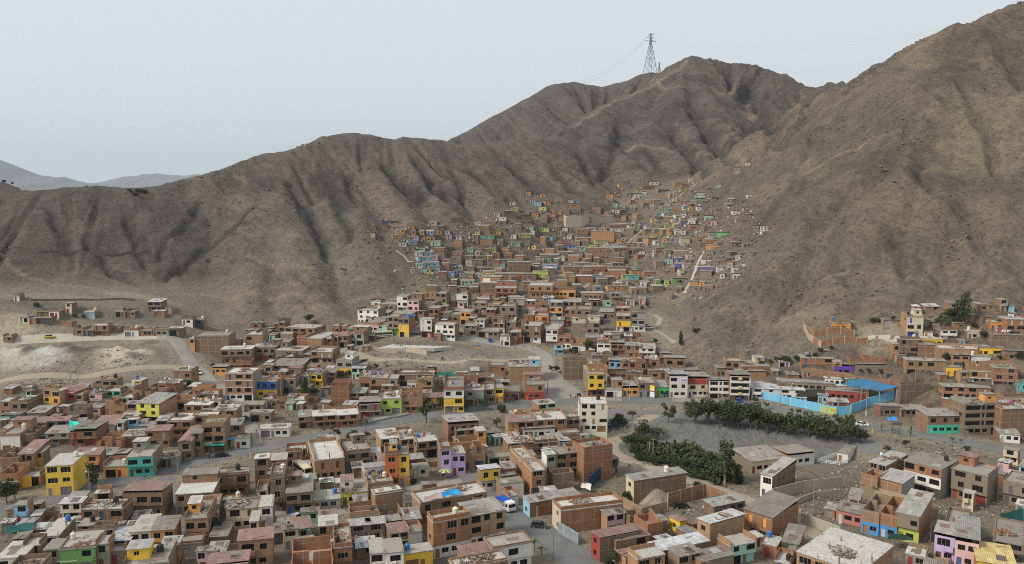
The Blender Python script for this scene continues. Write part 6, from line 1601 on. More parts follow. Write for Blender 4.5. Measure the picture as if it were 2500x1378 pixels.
# ------------------------------------------------------------------ poles and lamps
def pole(x, y, hpx, base=None, arm=True, lamp=False, lab=None):
    P = hit(x, y); h = min(14, max(2.5, hpx / FPX * P[1] * 1.03)); o = empty('utility_pole' if not lamp else 'street_lamp', P, rnd.uniform(-.5, .5)); b = MB(); b.tube([(0, 0, -.6), (0, 0, h)], [.17, .11], 7); b.build('pole', M['plain'], o, jit((.25, .22, .18), .15))
    if base: b = MB(); b.tube([(0, 0, -.1), (0, 0, h * .2)], [.19, .185], 8); b.build('painted_base', M['plain'], o, base)
    if arm and h > 5:
        b = MB(); b.box(-.8, -.06, h - .7, .8, .06, h - .58); b.build('crossarm', M['plain'], o, (.22, .18, .14))
        for q in (-.65, .65): b = MB(); b.tube([(q, 0, h - .58), (q, 0, h - .38)], .06, 5); b.build('insulator', M['plain'], o, (.35, .33, .3))
    if lamp or (h > 7 and rnd.random() < .4):
        b = MB(); b.tube([(0, 0, h - .3), (0, -.7, h + .1), (0, -1.5, h + .15)], .05, 5); b.build('lamp_arm', M['plain'], o, (.3, .3, .3)); b = MB(); b.obox((0, -1.7, h + .12), (.26, .6, .14), Matrix.Identity(3)); b.build('lamp_head', M['plain'], o, (.6, .6, .58))
    thing(o, proj((P[0], P[1], P[2] + h / 2)), ('pale' if lamp else 'thin brown') + (' street lamp' if lamp else ' utility pole') + (' with painted foot' if base else ''), 'pole', lab, 'utility poles along the streets')
YB = (.60, .38, .04)
for a in [(220,1213,68,YB),(190,1214,42),(575,1119,56,YB),(613,1118,66,YB),(628,1107,62),(435,1160,56),(425,1292,36),(797,1236,42),(1083,1162,46),(1022,1176,42),(892,1063,50),(815,1270,20),(1594,1123,56),(1585,1121,44),(1350,1368,68),(1525,1060,20),(1311,1276,42),
          (2131,1058,62,YB),(2107,1066,42),(2301,1051,52,YB),(1985,1260,98),(2359,1358,74),(2271,1325,44),(2387,1106,34),(190,946,40),(172,928,20),(1004,895,36),(757,962,54),(1105,712,38),(1238,844,66),(1226,850,32),(990,712,26),(677,776,16),(846,840,26),(724,878,26),(1337,963,56),(1537,976,48,YB),(1360,882,32),(1628,963,48),(1725,974,52),(1828,979,42),
          (1609,771,36),(1307,780,56),(1300,856,32),(1278,847,28),(1321,898,26),(1705,1002,36),(1905,992,50),(2114,1017,72,(.6,.58,.5)),(2234,936,32),(2119,985,42),(1462,884,26),(1180,905,26),(1140,905,30),(1160,902,24),(1120,900,26),(1195,900,20),(1150,906,34),(1175,908,30),(2510,1150,60),(2290,815,26),(2010,840,18),(1790,905,24),(1800,905,26),(1815,906,24),(1830,905,26),(1845,904,22),(640,1160,30),(1400,800,24),(1555,770,20),(1730,955,30)]:
    pole(a[0], a[1], a[2], a[3] if len(a) > 3 else None)
pole(1768, 1186, 64, (.55, .50, .30)); pole(1933, 971, 36, None, False, True)

# ------------------------------------------------------------------ vehicles
def wheels(o, xs, y, r, w=.2):
    for x in xs:
        for s in (-1, 1):
            b = MB(); b.tube([(0, -w / 2, 0), (0, w / 2, 0)], r, 12); q = b.build('wheel', M['plain'], o, (.02, .02, .02), (x, s * y, r)); b = MB(); b.tube([(0, -w / 2 - .01, 0), (0, w / 2 + .01, 0)], r * .5, 10); b.build('rim', M['car'], q, (.4, .4, .42))
def loft(b, prof, y, taper):
    "side profile (x, z) extruded across, upper points drawn in by taper(z)"
    n = len(prof); L = [(x, -y + taper(z), z) for x, z in prof]; Rr = [(x, y - taper(z), z) for x, z in prof]
    for i in range(n): j = (i + 1) % n; b.quad(L[i], Rr[i], Rr[j], L[j])
    for S in (L[::-1], Rr):
        i0 = len(b.v); b.v += S; b.f.append(tuple(range(i0, i0 + n))); b.mi.append(b.cur); b.uv += [(0, 0)] * n
def car(px, rot, color, lab, kind='sedan'):
    P = hit(*px); o = empty('parked_car', P, R(rot)); b = MB(); wag = kind == 'wagon'; z1 = 1.5 if wag else 1.42
    loft(b, [(-2.1,.28),(2.1,.28),(2.12,.6),(2.0,.78),(1.1,.88),(-1.7,.95),(-2.1,.85)], .86, lambda z: .05 if z > .7 else 0); b.build('body', M['car'], o, color)
    tp = lambda z: .06 if z < 1.0 else .2
    b = MB(); cab = [(1.1,.875),(.35,z1 - .05),(-.2,z1),(-1.1 if not wag else -1.8,z1 - .04),(-1.75 if not wag else -2.0,.94)]; loft(b, cab, .84, tp); b.build('window', M['glass'], o)
    b = MB(); loft(b, [(.33,z1 - .05),(.3,z1 + .03),(-.2,z1 + .05),(-1.08 if not wag else -1.78,z1 + .02),(-1.1 if not wag else -1.8,z1 - .05)], .66, lambda z: 0); b.build('car_roof', M['car'], o, color)
    for s in (-1, 1):
        b = MB(); b.obox((2.08, s * .6, .66), (.1, .36, .16), Matrix.Identity(3)); b.build('headlight', M['car'], o, (.7, .7, .66)); b = MB(); b.obox((-2.1, s * .66, .76), (.08, .26, .16), Matrix.Identity(3)); b.build('taillight', M['car'], o, (.3, .02, .02))
    wheels(o, (1.3, -1.3), .8, .32); thing(o, px, lab, 'car', lab); return o
for a in [((543,1116),22,(.012,.016,.03),'dark blue sedan parked on the main road by the awning shops'),((325,1152),80,(.42,.44,.10),'yellow green car in front of the teal house'),((325,1042),75,(.62,.62,.60),'white car parked below the lime yellow house'),((727,1268),35,(.55,.56,.56),'white car with dark windows in the paved yard','wagon'),((1318,1288),-12,(.03,.04,.045),'dark estate car parked along the bottom street','wagon'),((1737,1243),20,(.66,.66,.64),'small white car in the walled yard'),((1662,1240),8,(.02,.02,.02),'blackened car wreck in the walled yard'),((121,825),3,(.62,.38,.03),'bright yellow car on the quarry terrace road'),
          ((485,913),-55,(.68,.68,.66),'white van at the foot of the concrete ramp','wagon'),((1232,835),15,(.03,.03,.035),'dark car parked beside the upper road bend'),((1584,803),-4,(.66,.66,.64),'white car parked by the grey block on the slope'),((2105,1040),-26,(.60,.63,.66),'pale silver car driving on the main road'),((1488,1038),80,(.03,.08,.28),'blue car behind the cream four-storey house'),((1582,728),10,(.45,.46,.47),'grey car beside the green shack'),((1648,728),-5,(.10,.11,.12),'dark car beside the olive shack'),((432,806),5,(.03,.06,.30),'dark blue car under the open garage roof')]: car(*a)
def mototaxi(px, rot, color, lab):
    P = hit(*px); o = empty('mototaxi', P, R(rot)); b = MB(); loft(b, [(-1.2,.3),(.4,.3),(.75,.55),(.7,.9),(.35,1.0),(-1.2,1.0)], .62, lambda z: .04 if z > .8 else 0); b.build('body', M['car'], o, color)
    b = MB(); loft(b, [(.35,1.0),(.15,1.6),(-1.15,1.6),(-1.2,1.0)], .58, lambda z: .0); b.build('window', M['glass'], o); b = MB(); loft(b, [(.3,1.6),(.1,1.75),(-1.1,1.75),(-1.25,1.6)], .64, lambda z: .08 if z > 1.7 else 0); b.build('canopy', M['cloth'], o, tuple(c * .9 for c in color))
    for x, y in ((.95, 0), (-.75, .6), (-.75, -.6)): b = MB(); b.tube([(0, -.06, 0), (0, .06, 0)], .26, 10); b.build('wheel', M['plain'], o, (.02, .02, .02), (x, y, .26))
    b = MB(); b.tube([(.95, 0, .3), (.75, 0, .95)], .05, 5); b.build('fork', M['plain'], o, (.1, .1, .1)); thing(o, px, lab, 'mototaxi', lab)
for a in [((428,1132),70,(.05,.30,.28),'teal and red mototaxi parked under the canopy'),((1199,836),10,(.03,.12,.50),'blue mototaxi on the upper road'),((1317,971),15,(.04,.20,.55),'blue mototaxi in front of the red doors'),((1806,984),0,(.03,.10,.36),'dark blue mototaxi at the end of the white row'),((1627,968),-10,(.04,.08,.20),'dark mototaxi beside the neon green front'),((1416,972),10,(.03,.03,.035),'black mototaxi on the dusty junction')]: mototaxi(*a)
def bus(px, rot, color, L, lab):
    P = hit(*px); o = empty('bus', P, R(rot)); b = MB(); loft(b, [(-L/2,.4),(L/2,.4),(L/2+.1,1.2),(L/2,2.75),(L/2-.3,2.95),(-L/2+.2,2.95),(-L/2,2.8)], 1.15, lambda z: .12 if z > 2.8 else 0); b.build('body', M['car'], o, color)
    n = int(L / 1.15)
    for s in (-1, 1):
        for i in range(n): x = -L / 2 + .5 + i * (L - .6) / n; b = MB(); b.box(x, s * 1.155 - .02, 1.55, x + (L - .6) / n - .18, s * 1.155 + .02, 2.4); b.build('window', M['glass'], o)
    b = MB(); b.box(L / 2 + .03, -1.0, 1.4, L / 2 + .09, 1.0, 2.5); b.build('windscreen', M['glass'], o)
    for s in (-1, 1): b = MB(); b.obox((L / 2 + .06, s * .85, .8), (.12, .3, .2), Matrix.Identity(3)); b.build('headlight', M['car'], o, (.7, .7, .66))
    b = MB(); b.box(-L / 2 + .3, -1.17, .85, L / 2 - .3, -1.152, 1.05); b.box(-L / 2 + .3, 1.152, .85, L / 2 - .3, 1.17, 1.05); b.build('stripe', M['car'], o, (.08, .12, .10)); wheels(o, (L * .3, -L * .28), 1.05, .46, .28); thing(o, px, lab, 'bus', lab)
bus((738,1156), -52, (.58, .56, .42), 8.5, 'cream bus parked in the yard between brick houses'); bus((935,824), 22, (.60, .55, .36), 9.0, 'cream and black bus driving down the upper road')
def truck(px, rot, cabc, lab, bed, L, bedc):
    P = hit(*px); o = empty('truck', P, R(rot)); b = MB(); x = L / 2; loft(b, [(x-2.0,.6),(x,.6),(x+.1,1.3),(x-.25,2.5),(x-.5,2.7),(x-2.0,2.7)], 1.15, lambda z: .08 if z > 2.4 else 0); b.build('cab', M['car'], o, cabc)
    b = MB(); b.box(x - .07, -.95, 1.5, x + .06, .95, 2.3); b.build('windscreen', M['glass'], o)
    for s in (-1, 1): b = MB(); b.box(x - 1.4, s * 1.14 - .03, 1.5, x - .5, s * 1.14 + .03, 2.25); b.build('window', M['glass'], o); b = MB(); b.obox((x + .08, s * .85, .9), (.1, .3, .2), Matrix.Identity(3)); b.build('headlight', M['car'], o, (.7, .7, .66))
    b = MB()
    if bed == 'flat': b.box(-x, -1.2, 1.0, x - 2.1, 1.2, 1.3); b.box(x - 2.35, -1.2, 1.303, x - 2.2, 1.2, 2.6)
    else:
        b.box(-x, -1.2, .95, x - 2.15, 1.2, 1.1); b.box(-x, -1.2, 1.103, x - 2.15, -1.1, 2.3); b.box(-x, 1.1, 1.103, x - 2.15, 1.2, 2.3); b.box(-x, -1.097, 1.103, -x + .1, 1.097, 2.3); b.box(x - 2.25, -1.097, 1.103, x - 2.15, 1.097, 2.3)
    b.build('cargo_bed', M['car'], o, bedc)
    if bed != 'flat':
        for k in range(3): b = MB(); y0 = -x + .15 + k * (L - 2.5) / 3; b.box(y0, -1.25, 2.303, y0 + (L - 2.5) / 3 - .12, 1.25, 2.42); b.build('blue_cover', M['cloth'], o, (.02, .10, .50))
    wheels(o, ([x - 1.0, -x + 1.2, -x + 2.4] if L > 9 else [x - 1.0, -x + 1.4]), 1.02, .48, .3); thing(o, px, lab, 'truck', lab)
truck((1009, 818), 183, (.42, .02, .03), 'long flatbed truck with red cab on the upper road', 'flat', 13.5, (.16, .17, .17)); truck((1234, 1243), -58, (.66, .66, .64), 'white truck with bright blue covered bed on the street', 'box', 6.5, (.62, .62, .6))

# ------------------------------------------------------------------ football pitch, people, signs
def slab(px, name, mat, label, lift=.12, color=None):
    P = [hit(*p) for p in px]; b = MB(); z = max(p[2] for p in P) + lift; i0 = 0; b.v += [(p[0], p[1], z) for p in P]; n = len(P); b.f.append(tuple(range(n))); b.mi.append(0); b.uv += [(0, 0)] * n
    for i in range(n): j = (i + 1) % n; b.quad((P[j][0], P[j][1], z), (P[i][0], P[i][1], z), (P[i][0], P[i][1], z - 1.5), (P[j][0], P[j][1], z - 1.5))
    o = b.build(name, M[mat], None, color); tag(o, label, 'pitch', kind='structure'); return z
slab([(918,851),(958,843),(1105,854),(1060,862)], 'pitch', 'concrete', 'pale concrete football pitch on the mound', .1, (.62, .62, .58))
for i, q in enumerate([[(880,1008),(935,1001),(965,1020),(900,1036)],[(940,1002),(985,997),(1000,1014),(965,1022)],[(1470,982),(1520,984),(1515,972),(1472,972)],[(1640,985),(1760,988),(1750,975),(1640,973)],[(1385,1345),(1420,1352),(1400,1333),(1378,1330)],[(720,1100),(745,1092),(760,1102),(735,1112)]]): slab(q, 'driveway', 'cement', 'concrete apron in front of roadside houses', .05)
for i, (x, y) in enumerate([(905,850),(925,846),(945,842),(975,843),(1005,845),(1035,848),(1065,850),(1095,852),(1110,856),(1085,860)]): pole(x, y, 14, None, False)
PB = None
def person(px, rot, shirt, pants, lab, pose=0, up=0):
    global PB
    P = hit(*px); P[2] += up
    if PB is None:
        PB = []
        for ps in (0, 1):
            k = .0 if ps == 0 else .28
            V = [(0,0,.95),(0,0,1.2),(0,0,1.42),(0,.01,1.52),(0,.02,1.63),(0,.03,1.74), (.17,0,1.4),(.26,k*.3,1.15),(.27,.12+k,.92),(.28,.16+k,.82), (-.17,0,1.4),(-.26,-k*.3,1.15),(-.27,.06-k,.92),(-.28,.08-k,.82), (.1,0,.88),(.11,.05+k,.5),(.11,k*.5,.09),(.11,.15+k*.5,.03), (-.1,0,.88),(-.11,.05-k,.5),(-.11,-k*1.2,.12),(-.11,.13-k*1.2,.04)]
            E = [(0,1),(1,2),(2,3),(3,4),(4,5),(2,6),(6,7),(7,8),(8,9),(2,10),(10,11),(11,12),(12,13),(0,14),(14,15),(15,16),(16,17),(0,18),(18,19),(19,20),(20,21)]
            Rr = [.15,.15,.16,.06,.10,.085,.06,.05,.038,.03,.06,.05,.038,.03,.09,.07,.05,.04,.09,.07,.05,.04]
            me = bpy.data.meshes.new('person'); me.from_pydata(V, E, []); ob = bpy.data.objects.new('person', me); COL.objects.link(ob); m = ob.modifiers.new('s', 'SKIN'); m.use_smooth_shade = True
            for i, sv in enumerate(me.skin_vertices[0].data): sv.radius = (Rr[i], Rr[i] * .8); sv.use_root = i == 0
            ob.modifiers.new('u', 'SUBSURF').levels = 1; ob.modifiers['u'].render_levels = 1
            dg = bpy.context.evaluated_depsgraph_get(); me2 = bpy.data.meshes.new_from_object(ob.evaluated_get(dg)); bpy.data.objects.remove(ob); me2.materials.clear(); me2.materials.append(M['plain']); PB.append(me2)
    o = bpy.data.objects.new('person', PB[pose]); COL.objects.link(o); o.location = P; o.rotation_euler = (0, 0, R(rot)); o.color = (.28, .16, .10, 1); k = 0 if pose == 0 else .28
    b = MB(); b.tube([(0,0,.92),(0,0,1.2),(0,0,1.44)], [.18,.185,.15], 8); b.tube([(.15,0,1.43),(.26,k*.3,1.14)], [.085,.07], 6); b.tube([(-.15,0,1.43),(-.26,-k*.3,1.14)], [.085,.07], 6); b.build('shirt', M['cloth'], o, shirt)
    b = MB(); b.tube([(0,0,.98),(0,0,.84)], [.17,.17], 8)
    for s in (1, -1): b.tube([(s*.1,0,.88),(s*.11,.05+s*k,.5),(s*.11,(k*.5 if s > 0 else -k*1.2),.12)], [.105,.085,.065], 6)
    b.build('trousers', M['cloth'], o, pants); b = MB(); b.tube([(0,.0,1.68),(0,0,1.78),(0,0,1.84)], [.105,.10,.04], 8); b.build('hair', M['cloth'], o, (.012, .01, .01)); thing(o, px, lab, 'person', lab)
SH = [((.5,.05,.05),'red'),((.6,.6,.58),'white'),((.04,.07,.3),'blue'),((.03,.03,.03),'black'),((.10,.25,.12),'green'),((.5,.35,.05),'yellow')]
for i, (x, y) in enumerate([(928,851),(934,852),(965,849),(978,851),(983,849),(990,847),(1002,846),(1038,853),(1058,853),(972,847),(1020,850)]):
    c, n = SH[i % 6]; person((x, y), i * 57, c, [(.03,.03,.035),(.05,.06,.12)][i % 2], '%s player in %s shirt on the %s of the football pitch' % (['standing', 'running'][i % 2], n, ['far left', 'left edge', 'left half', 'left centre', 'centre left', 'middle', 'middle back', 'right half', 'right end', 'back line', 'centre right'][i]), i % 2, .15)
person((511,1121), 160, (.03,.03,.035), (.03,.04,.06), 'person in black standing left of the dark blue sedan'); person((520,1120), 100, (.4,.4,.42), (.03,.03,.04), 'person in grey top nearest the dark blue sedan')
person((1393,972), 90, (.03,.03,.04), (.02,.02,.02), 'person in dark clothes walking at the dusty junction', 1); person((1569,1018), 200, (.55,.06,.05), (.5,.08,.06), 'person in red on the dirt track near the road', 1); person((1405,973), 40, (.6,.55,.5), (.05,.05,.06), 'person in pale top standing at the dusty junction'); person((35,831), 40, (.04,.04,.05), (.03,.03,.03), 'person in dark clothes on the quarry terrace')
def sign(px, w, h, up, rot, bands, lab, post=True):
    P = hit(*px); o = empty('sign_board', P, R(rot)); z = up
    for i, (f, c) in enumerate(bands): b = MB(); b.box(-w / 2, -.06, z, w / 2, .06, z + h * f); b.build('panel', M['plain'], o, c); z += h * f
    if post:
        for s in (-1, 1): b = MB(); b.tube([(s * w * .4, .12, -.3), (s * w * .4, .12, up + h * .95)], .06, 6); b.build('post', M['plain'], o, (.3, .3, .3))
    thing(o, px, lab, 'sign', lab)
sign((1592,972), 2.0, 4.6, .3, -40, [(.45, (.7,.7,.7)), (.13, (.55,.08,.10)), (.14, (.72,.70,.66)), (.28, (.70,.58,.05))], 'tall white red and yellow advertising board on the main road'); sign((1188,716), 4, 2, 6, -10, [(1, (.72,.72,.70))], 'white billboard on posts below the shacks')
sign((1165,868), 3.2, 1.2, 3.2, 0, [(.55, (.62,.25,.08)), (.45, (.05,.12,.40))], 'orange and blue board on posts beside the mound')
def plinth_sign(px, w, h, up, rot, c, lab): sign(px, w, h, up, rot, [(1, c)], lab)
# patio parasol
P = hit(1087, 1168); o = empty('parasol', P); b = MB(); n = 12
for i in range(n):
    b.cur = i % 2; a0, a1 = i * 6.283 / n, (i + 1) * 6.283 / n; q = [(math.cos(a0) * 1.9, math.sin(a0) * 1.9, 2.1), (math.cos(a1) * 1.9, math.sin(a1) * 1.9, 2.1), (0, 0, 2.75)]; b.tri(*q)
T1 = NT('parasol_yellow'); T1.b.inputs['Base Color'].default_value = (.62, .56, .22, 1); T2 = NT('parasol_green'); T2.b.inputs['Base Color'].default_value = (.10, .16, .14, 1)
b.build('shade', [T1.m, T2.m], o); b = MB(); b.tube([(0, 0, -.2), (0, 0, 2.8)], .04, 6); b.build('pole', M['plain'], o, (.5, .5, .5)); thing(o, (1087, 1155), 'yellow and dark striped parasol before the lilac house', 'parasol', 'yellow and dark striped parasol before the lilac house')
# market stall with blue sheet
tarp([T_('D',1115,95,2.0), T_('D',1205,100,2.0), T_('D',1200,65,2.3), T_('D',1120,68,2.3)], (.05, .22, .55), 'light blue stall sheet at the roadside', .2)

# ------------------------------------------------------------------ pylons and their lines
def pylon(base, top, Y, lab, rad):
    P = at_y(*base, Y); H = at_y(*top, Y)[2] - P[2]; o = empty('pylon', P, R(25)); w0 = H * .13; b = MB(); lv = [0, .2, .38, .54, .67, .78, .87, 1.0]
    wid = lambda f: w0 * (1 - f / .78) * .86 + w0 * .14 if f < .78 else w0 * .14 * (1 - (f - .78) * 2.5)
    corner = lambda f, i: (wid(f) * (1, -1, -1, 1)[i], wid(f) * (1, 1, -1, -1)[i], H * f)
    for f0, f1 in zip(lv[:-1], lv[1:]):
        for i in range(4):
            j = (i + 1) % 4; b.tube([corner(f0, i), corner(f1, i)], rad, 4); b.tube([corner(f0, i), corner(f1, j)], rad * .6, 3); b.tube([corner(f0, j), corner(f1, i)], rad * .6, 3); b.tube([corner(f1, i), corner(f1, j)], rad * .6, 3)
    b.build('lattice', M['plain'], o, (.20, .21, .22))
    for f, L in ((.80, .17), (.88, .13), (.96, .09)):
        b = MB()
        for s in (-1, 1):
            for t in (-1, 1): b.tube([(0, t * w0 * .12, H * f), (s * H * L, 0, H * (f + .012))], rad * .7, 3); b.tube([(0, t * w0 * .12, H * (f + .04)), (s * H * L, 0, H * (f + .012))], rad * .6, 3)
        b.build('crossarm', M['plain'], o, (.20, .21, .22))
    thing(o, base, lab, 'pylon', lab); return P, H
P1, H1 = pylon((1587, 180), (1587, 82), 1135, 'tall steel lattice pylon on the ridge', .30); P2, H2 = pylon((1609, 178), (1609, 152), 1230, 'small steel pylon just right of the tall one', .22)
for i, (a, b_) in enumerate([((1597,91,1135),(2420,48,600)), ((1600,97,1135),(2420,54,600)), ((1596,103,1135),(2420,62,600)), ((1577,92,1135),(1380,205,1250)), ((1576,98,1135),(1390,212,1250)), ((1615,160,1230),(2300,122,700)), ((1615,165,1230),(2300,128,700))]):
    A, B_ = at_y(*a), at_y(*b_); pts = [tuple(A + (B_ - A) * t - np.array((0, 0, 14 * 4 * t * (1 - t))) - A) for t in np.linspace(0, 1, 24)]; m = MB(); m.tube(pts, .11, 3, False); o = m.build('power_line', M['plain'], None, (.35, .37, .4), A)
    thing(o, a[:2], 'thin power line', 'power line', 'thin power line strung from the ridge pylons', 'power lines from the pylons')

# ------------------------------------------------------------------ loose stones and litter (nobody could count these)
def scatter(name, n, gen, smin, smax, mats, label):
    b = MB(); k = 0
    while k < n:
        g = gen()
        if g is None: continue
        x, y = g; k += 1; s = smin + (smax - smin) * rnd.random() ** 3; z = height(x, y); m = Matrix.Rotation(rnd.uniform(0, 3), 3, 'Z') @ Matrix.Rotation(rnd.uniform(-.5, .5), 3, 'X'); b.cur = rnd.randrange(len(mats))
        P = [Vector((x, y, z + s * .15)) + m @ Vector((a * s * rnd.uniform(.35, .6), c * s * rnd.uniform(.35, .6), d * s * rnd.uniform(.2, .4))) for d in (-1, 1) for c in (-1, 1) for a in (-1, 1)]
        for f in ((0,1,5,4),(3,2,6,7),(2,0,4,6),(1,3,7,5),(4,5,7,6)): b.quad(*[P[i] for i in f])
    o = b.build(name, mats); tag(o, label, 'stones', kind='stuff')
def hillgen():
    x = rnd.uniform(-420, 450); y = rnd.uniform(330, 760)
    i = min(NR - 1, int(np.searchsorted(YS, y))); j = min(NC - 1, max(0, int((x / hw(y) + 1) * .5 * (NC - 1))))
    return (x, y) if HM[i, j] > .8 and fbm(np.array(x / 25.), np.array(y / 25.), 3, 91) > .5 else None
T = NT('hill_rock'); HR = T.out(T.mix(T.noise(wpos(T), .4, 3), (.10, .085, .07), (.21, .17, .13))); T = NT('dark_rock'); DR = T.out(T.mix(T.noise(wpos(T), .4, 3), (.06, .055, .05), (.12, .105, .09)))
scatter('hill_rocks', 6500, hillgen, .2, 1.5, [HR, HR, DR], 'scattered rocks on the bare hillsides')
WASTE = [hit(*p) for p in [(700,1040),(680,1020),(1640,1230),(1970,1225),(1600,1300),(1720,1310),(2040,1250),(1940,1300),(150,930),(300,890),(1150,880),(1000,880),(2130,1165),(2330,1200),(2420,1260),(560,1100),(1450,1000),(1160,735),(1560,1130),(900,900),(2200,1090),(2280,1095),(2000,1200),(1180,1190),(60,960),(620,880),(1420,950),(250,1230),(100,1260),(2380,1030),(1700,880)]]
def alleygen():
    f = rnd.choice(FOOT[:len(HOUSES)]); a = rnd.uniform(0, 6.28); x, y = f[0] + math.cos(a) * (f[2] + rnd.uniform(.5, 3)), f[1] + math.sin(a) * (f[3] + rnd.uniform(.5, 3))
    return (x, y) if not on_road(x, y, .3) and free_spot(x, y, .2, .2, 0, 0) else None
def wastegen():
    p = rnd.choice(WASTE); x, y = p[0] + rnd.gauss(0, 8), p[1] + rnd.gauss(0, 7)
    return (x, y) if not on_road(x, y, .5) and free_spot(x, y, .2, .2, 0, 0) else None
scatter('loose_rubble', 4200, wastegen, .12, .8, [DEB[0], DEB[2], DEB[1], DEB[3]], 'loose stones and litter on the waste ground')
scatter('street_litter', 3000, alleygen, .15, .9, DEB, 'litter and building scrap between the houses')
SLUMPT = [s_[0] for s_ in SHACKS]
def slumgen():
    p = rnd.choice(SLUMPT); return (p[0] + rnd.gauss(0, 6), p[1] + rnd.gauss(0, 5) - 1)
scatter('hillside_litter', 5000, slumgen, .3, 1.6, DEB + [DR, DR], 'stones planks and scrap between the shacks')
P = hit(1600, 1222); b = MB(); n = 20      # sand heap against the brick wall
ringz = [(1.0, -.3), (.8, .5), (.55, 1.7), (.25, 2.9), (.06, 3.3)]; ix = []
for r, z in ringz: ix.append([len(b.v) + k for k in range(n)]); b.v += [(math.cos(k * 6.283 / n) * 5.5 * r * rnd.uniform(.9, 1.1), math.sin(k * 6.283 / n) * 3.6 * r * rnd.uniform(.9, 1.1), z) for k in range(n)]
for a, c in zip(ix[:-1], ix[1:]):
    for k in range(n): b.f.append((a[k], a[(k + 1) % n], c[(k + 1) % n], c[k])); b.mi.append(0)
b.f.append(tuple(ix[-1])); b.mi.append(0); b.uv = []; o = b.build('sand_heap', M['dirt'], None, None, P, R(20)); thing(o, (1600, 1215), 'pale sand heap against the brick wall', 'heap', 'pale sand heap against the tan brick wall')
# ------------------------------------------------------------------ labels: each one points at one thing
LAND = [(145,1150,'bright yellow house'),(340,1120,'teal house'),(935,1110,'red and orange house'),(1110,1135,'lilac house'),(1450,1020,'cream four-storey house'),(1455,925,'pale yellow four-storey house'),(955,985,'lime green house'),(360,1010,'lime yellow house'),(190,1360,'bottom green house'),(683,1190,'brown tower house'),
        (1130,1290,'huge brick block'),(1440,1235,'broad white roof'),(2220,1290,'lime house'),(2140,1275,'bright blue house'),(2300,1330,'bottom lilac house'),(2020,1340,'vast pale roof'),(2250,1165,'white and brick house'),(1610,1215,'sand heap'),(1660,1285,'yellow plank shed'),(1830,1265,'bright sheet roof'),(2400,1030,'brown flats'),(2300,1040,'emerald ground floor'),
        (2100,970,'blue canopy'),(1960,990,'blue school wall'),(2060,895,'purple front'),(2250,800,'cream right-slope house'),(2050,830,'brick ruin'),(2430,920,'mint ground floor'),(2060,790,'orange hut'),(1680,945,'white roadside row'),(1600,950,'neon green front'),(1330,930,'dusty road'),(1000,855,'football pitch'),(935,820,'cream bus'),(1010,815,'red cab truck'),(450,870,'concrete ramp'),
        (580,950,'brick corner house'),(280,955,'emerald house'),(230,965,'pink house'),(330,805,'small terrace house'),(120,825,'yellow car'),(835,895,'curved grey house'),(890,765,'white eight-window house'),(1127,725,'white cube house'),(1140,765,'orange house'),(1400,770,'big brown house'),(1550,780,'grey slope block'),(1350,825,'white three-storey house'),(660,1050,'patched white hut'),
        (1660,835,'cypress'),(1435,545,'grey retaining wall'),(1765,580,'bright green shack'),(1725,662,'purple shack'),(1390,655,'slum lane'),(1260,655,'big pink-brick house'),(935,548,'dark blue shack'),(1010,700,'bare knoll'),(1700,490,'top green shack'),(1590,455,'topmost white shack'),(1310,500,'twin blue shacks'),(1350,710,'blue-window brick house'),(1460,580,'upper brick block'),(1455,625,'lower brick block'),(1560,660,'mint shack'),(1660,645,'blue shacks'),(1120,650,'navy shack'),(1050,650,'sky blue shacks'),(1220,600,'lime shack'),(1240,560,'yellow shack'),(1580,510,'shack hamlet'),
        (600,880,'left brick rows'),(1590,1090,'gravel field'),(1900,1060,'tree belt'),(2150,1060,'tall road pole'),(1240,1240,'blue covered truck'),(740,1155,'yard bus'),(1585,130,'tall pylon'),(70,440,'hilltop eucalyptus'),(510,1115,'shop awning'),(420,1240,'dark alley'),(1060,1010,'lone roadside trees'),(330,472,'hilltop bushes')]
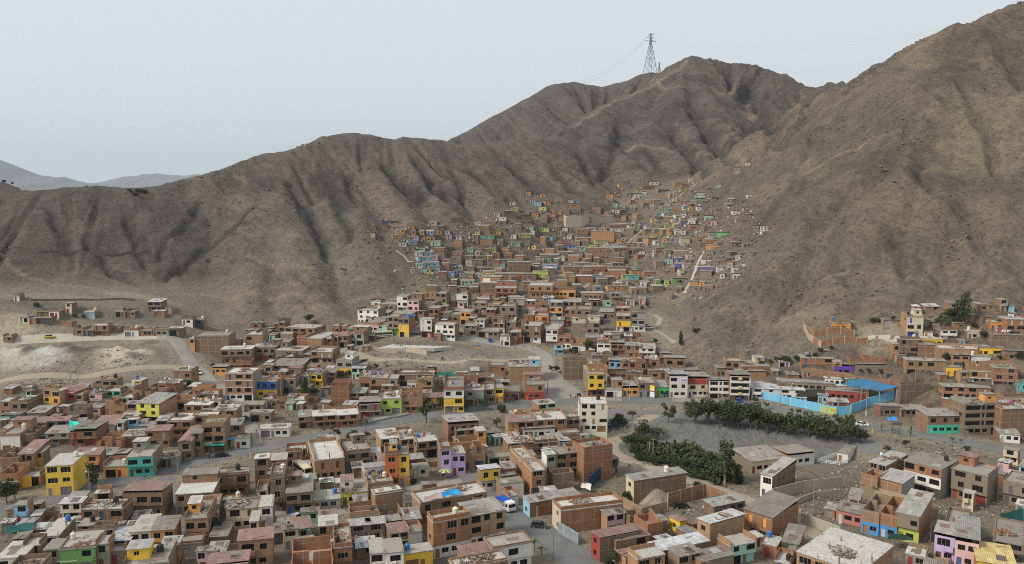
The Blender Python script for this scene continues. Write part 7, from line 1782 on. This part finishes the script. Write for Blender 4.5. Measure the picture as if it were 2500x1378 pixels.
def relation(x, y, L):
    dx, dy = x - L[0], (y - L[1]) * 1.35; a = math.degrees(math.atan2(-dy, dx)) % 360; k = int(((a + 22.5) % 360) // 45)
    return ['right of', 'behind and right of', 'behind', 'behind and left of', 'left of', 'in front and left of', 'in front of', 'in front and right of'][k]
ORD = ['nearest', 'second', 'third', 'fourth', 'fifth', 'sixth', 'seventh', 'eighth', 'ninth', 'tenth']
USED = set()
def give(items):
    "items: (object, description, px, fixed label)"
    todo = []
    for o, desc, px, lab in items:
        if lab: o['label'] = lab; USED.add(lab); continue
        todo.append((o, desc, px))
    buckets = {}
    for o, desc, px in todo:
        L = min(LAND, key=lambda q: math.hypot(q[0] - px[0], (q[1] - px[1]) * 1.35)); d = math.hypot(L[0] - px[0], (L[1] - px[1]) * 1.35)
        buckets.setdefault((desc, relation(px[0], px[1], L), L[2]), []).append((d, o))
    for (desc, rel, ld), v in buckets.items():
        v.sort(key=lambda q: q[0])
        for i, (d, o) in enumerate(v):
            lab = desc + ' ' + rel + ' the ' + ld
            if len(v) > 1: lab = (ORD[i] if i < 10 else 'outermost') + ' ' + lab
            if len(lab.split()) > 16: lab = lab.replace('with flat concrete roof', 'with flat roof').replace('with corrugated grey roof', 'with grey roof').replace('behind and ', 'rear ').replace('in front and ', 'front ')
            for a_, b_ in ((' with roofless top rooms', ' without roof'), (' with flat roof', ''), (' with grey roof', ''), (' with rusty pink roof', ''), (' with white flat roof', ''), (' over ', '-'), ('single-storey ', ''), ('two-storey ', '')):
                if len(lab.split()) > 16: lab = lab.replace(a_, b_)
            k = 2
            while lab in USED: lab = lab + ' again'; k += 1
            USED.add(lab); o['label'] = lab
HL = []
for hd in HOUSES:
    hd['root']['category'] = 'house' if 'shed' not in hd['root'].name else 'shed'; hd['root']['group'] = 'houses of the valley town' if hd['root']['category'] == 'house' else 'sheds between the houses'
    HL.append((hd['root'], hd['desc'], hd['px'], hd['lab']))
give(HL)
give([(t['o'], t['desc'], t['px'], t['lab']) for t in THINGS])
RT = []
for o, hd, desc, cat, grp in ROOFTHING:
    o['category'] = cat; o['group'] = grp; p = o.location; RT.append((o, desc + ' on a roof', proj(p), None))
give(RT)
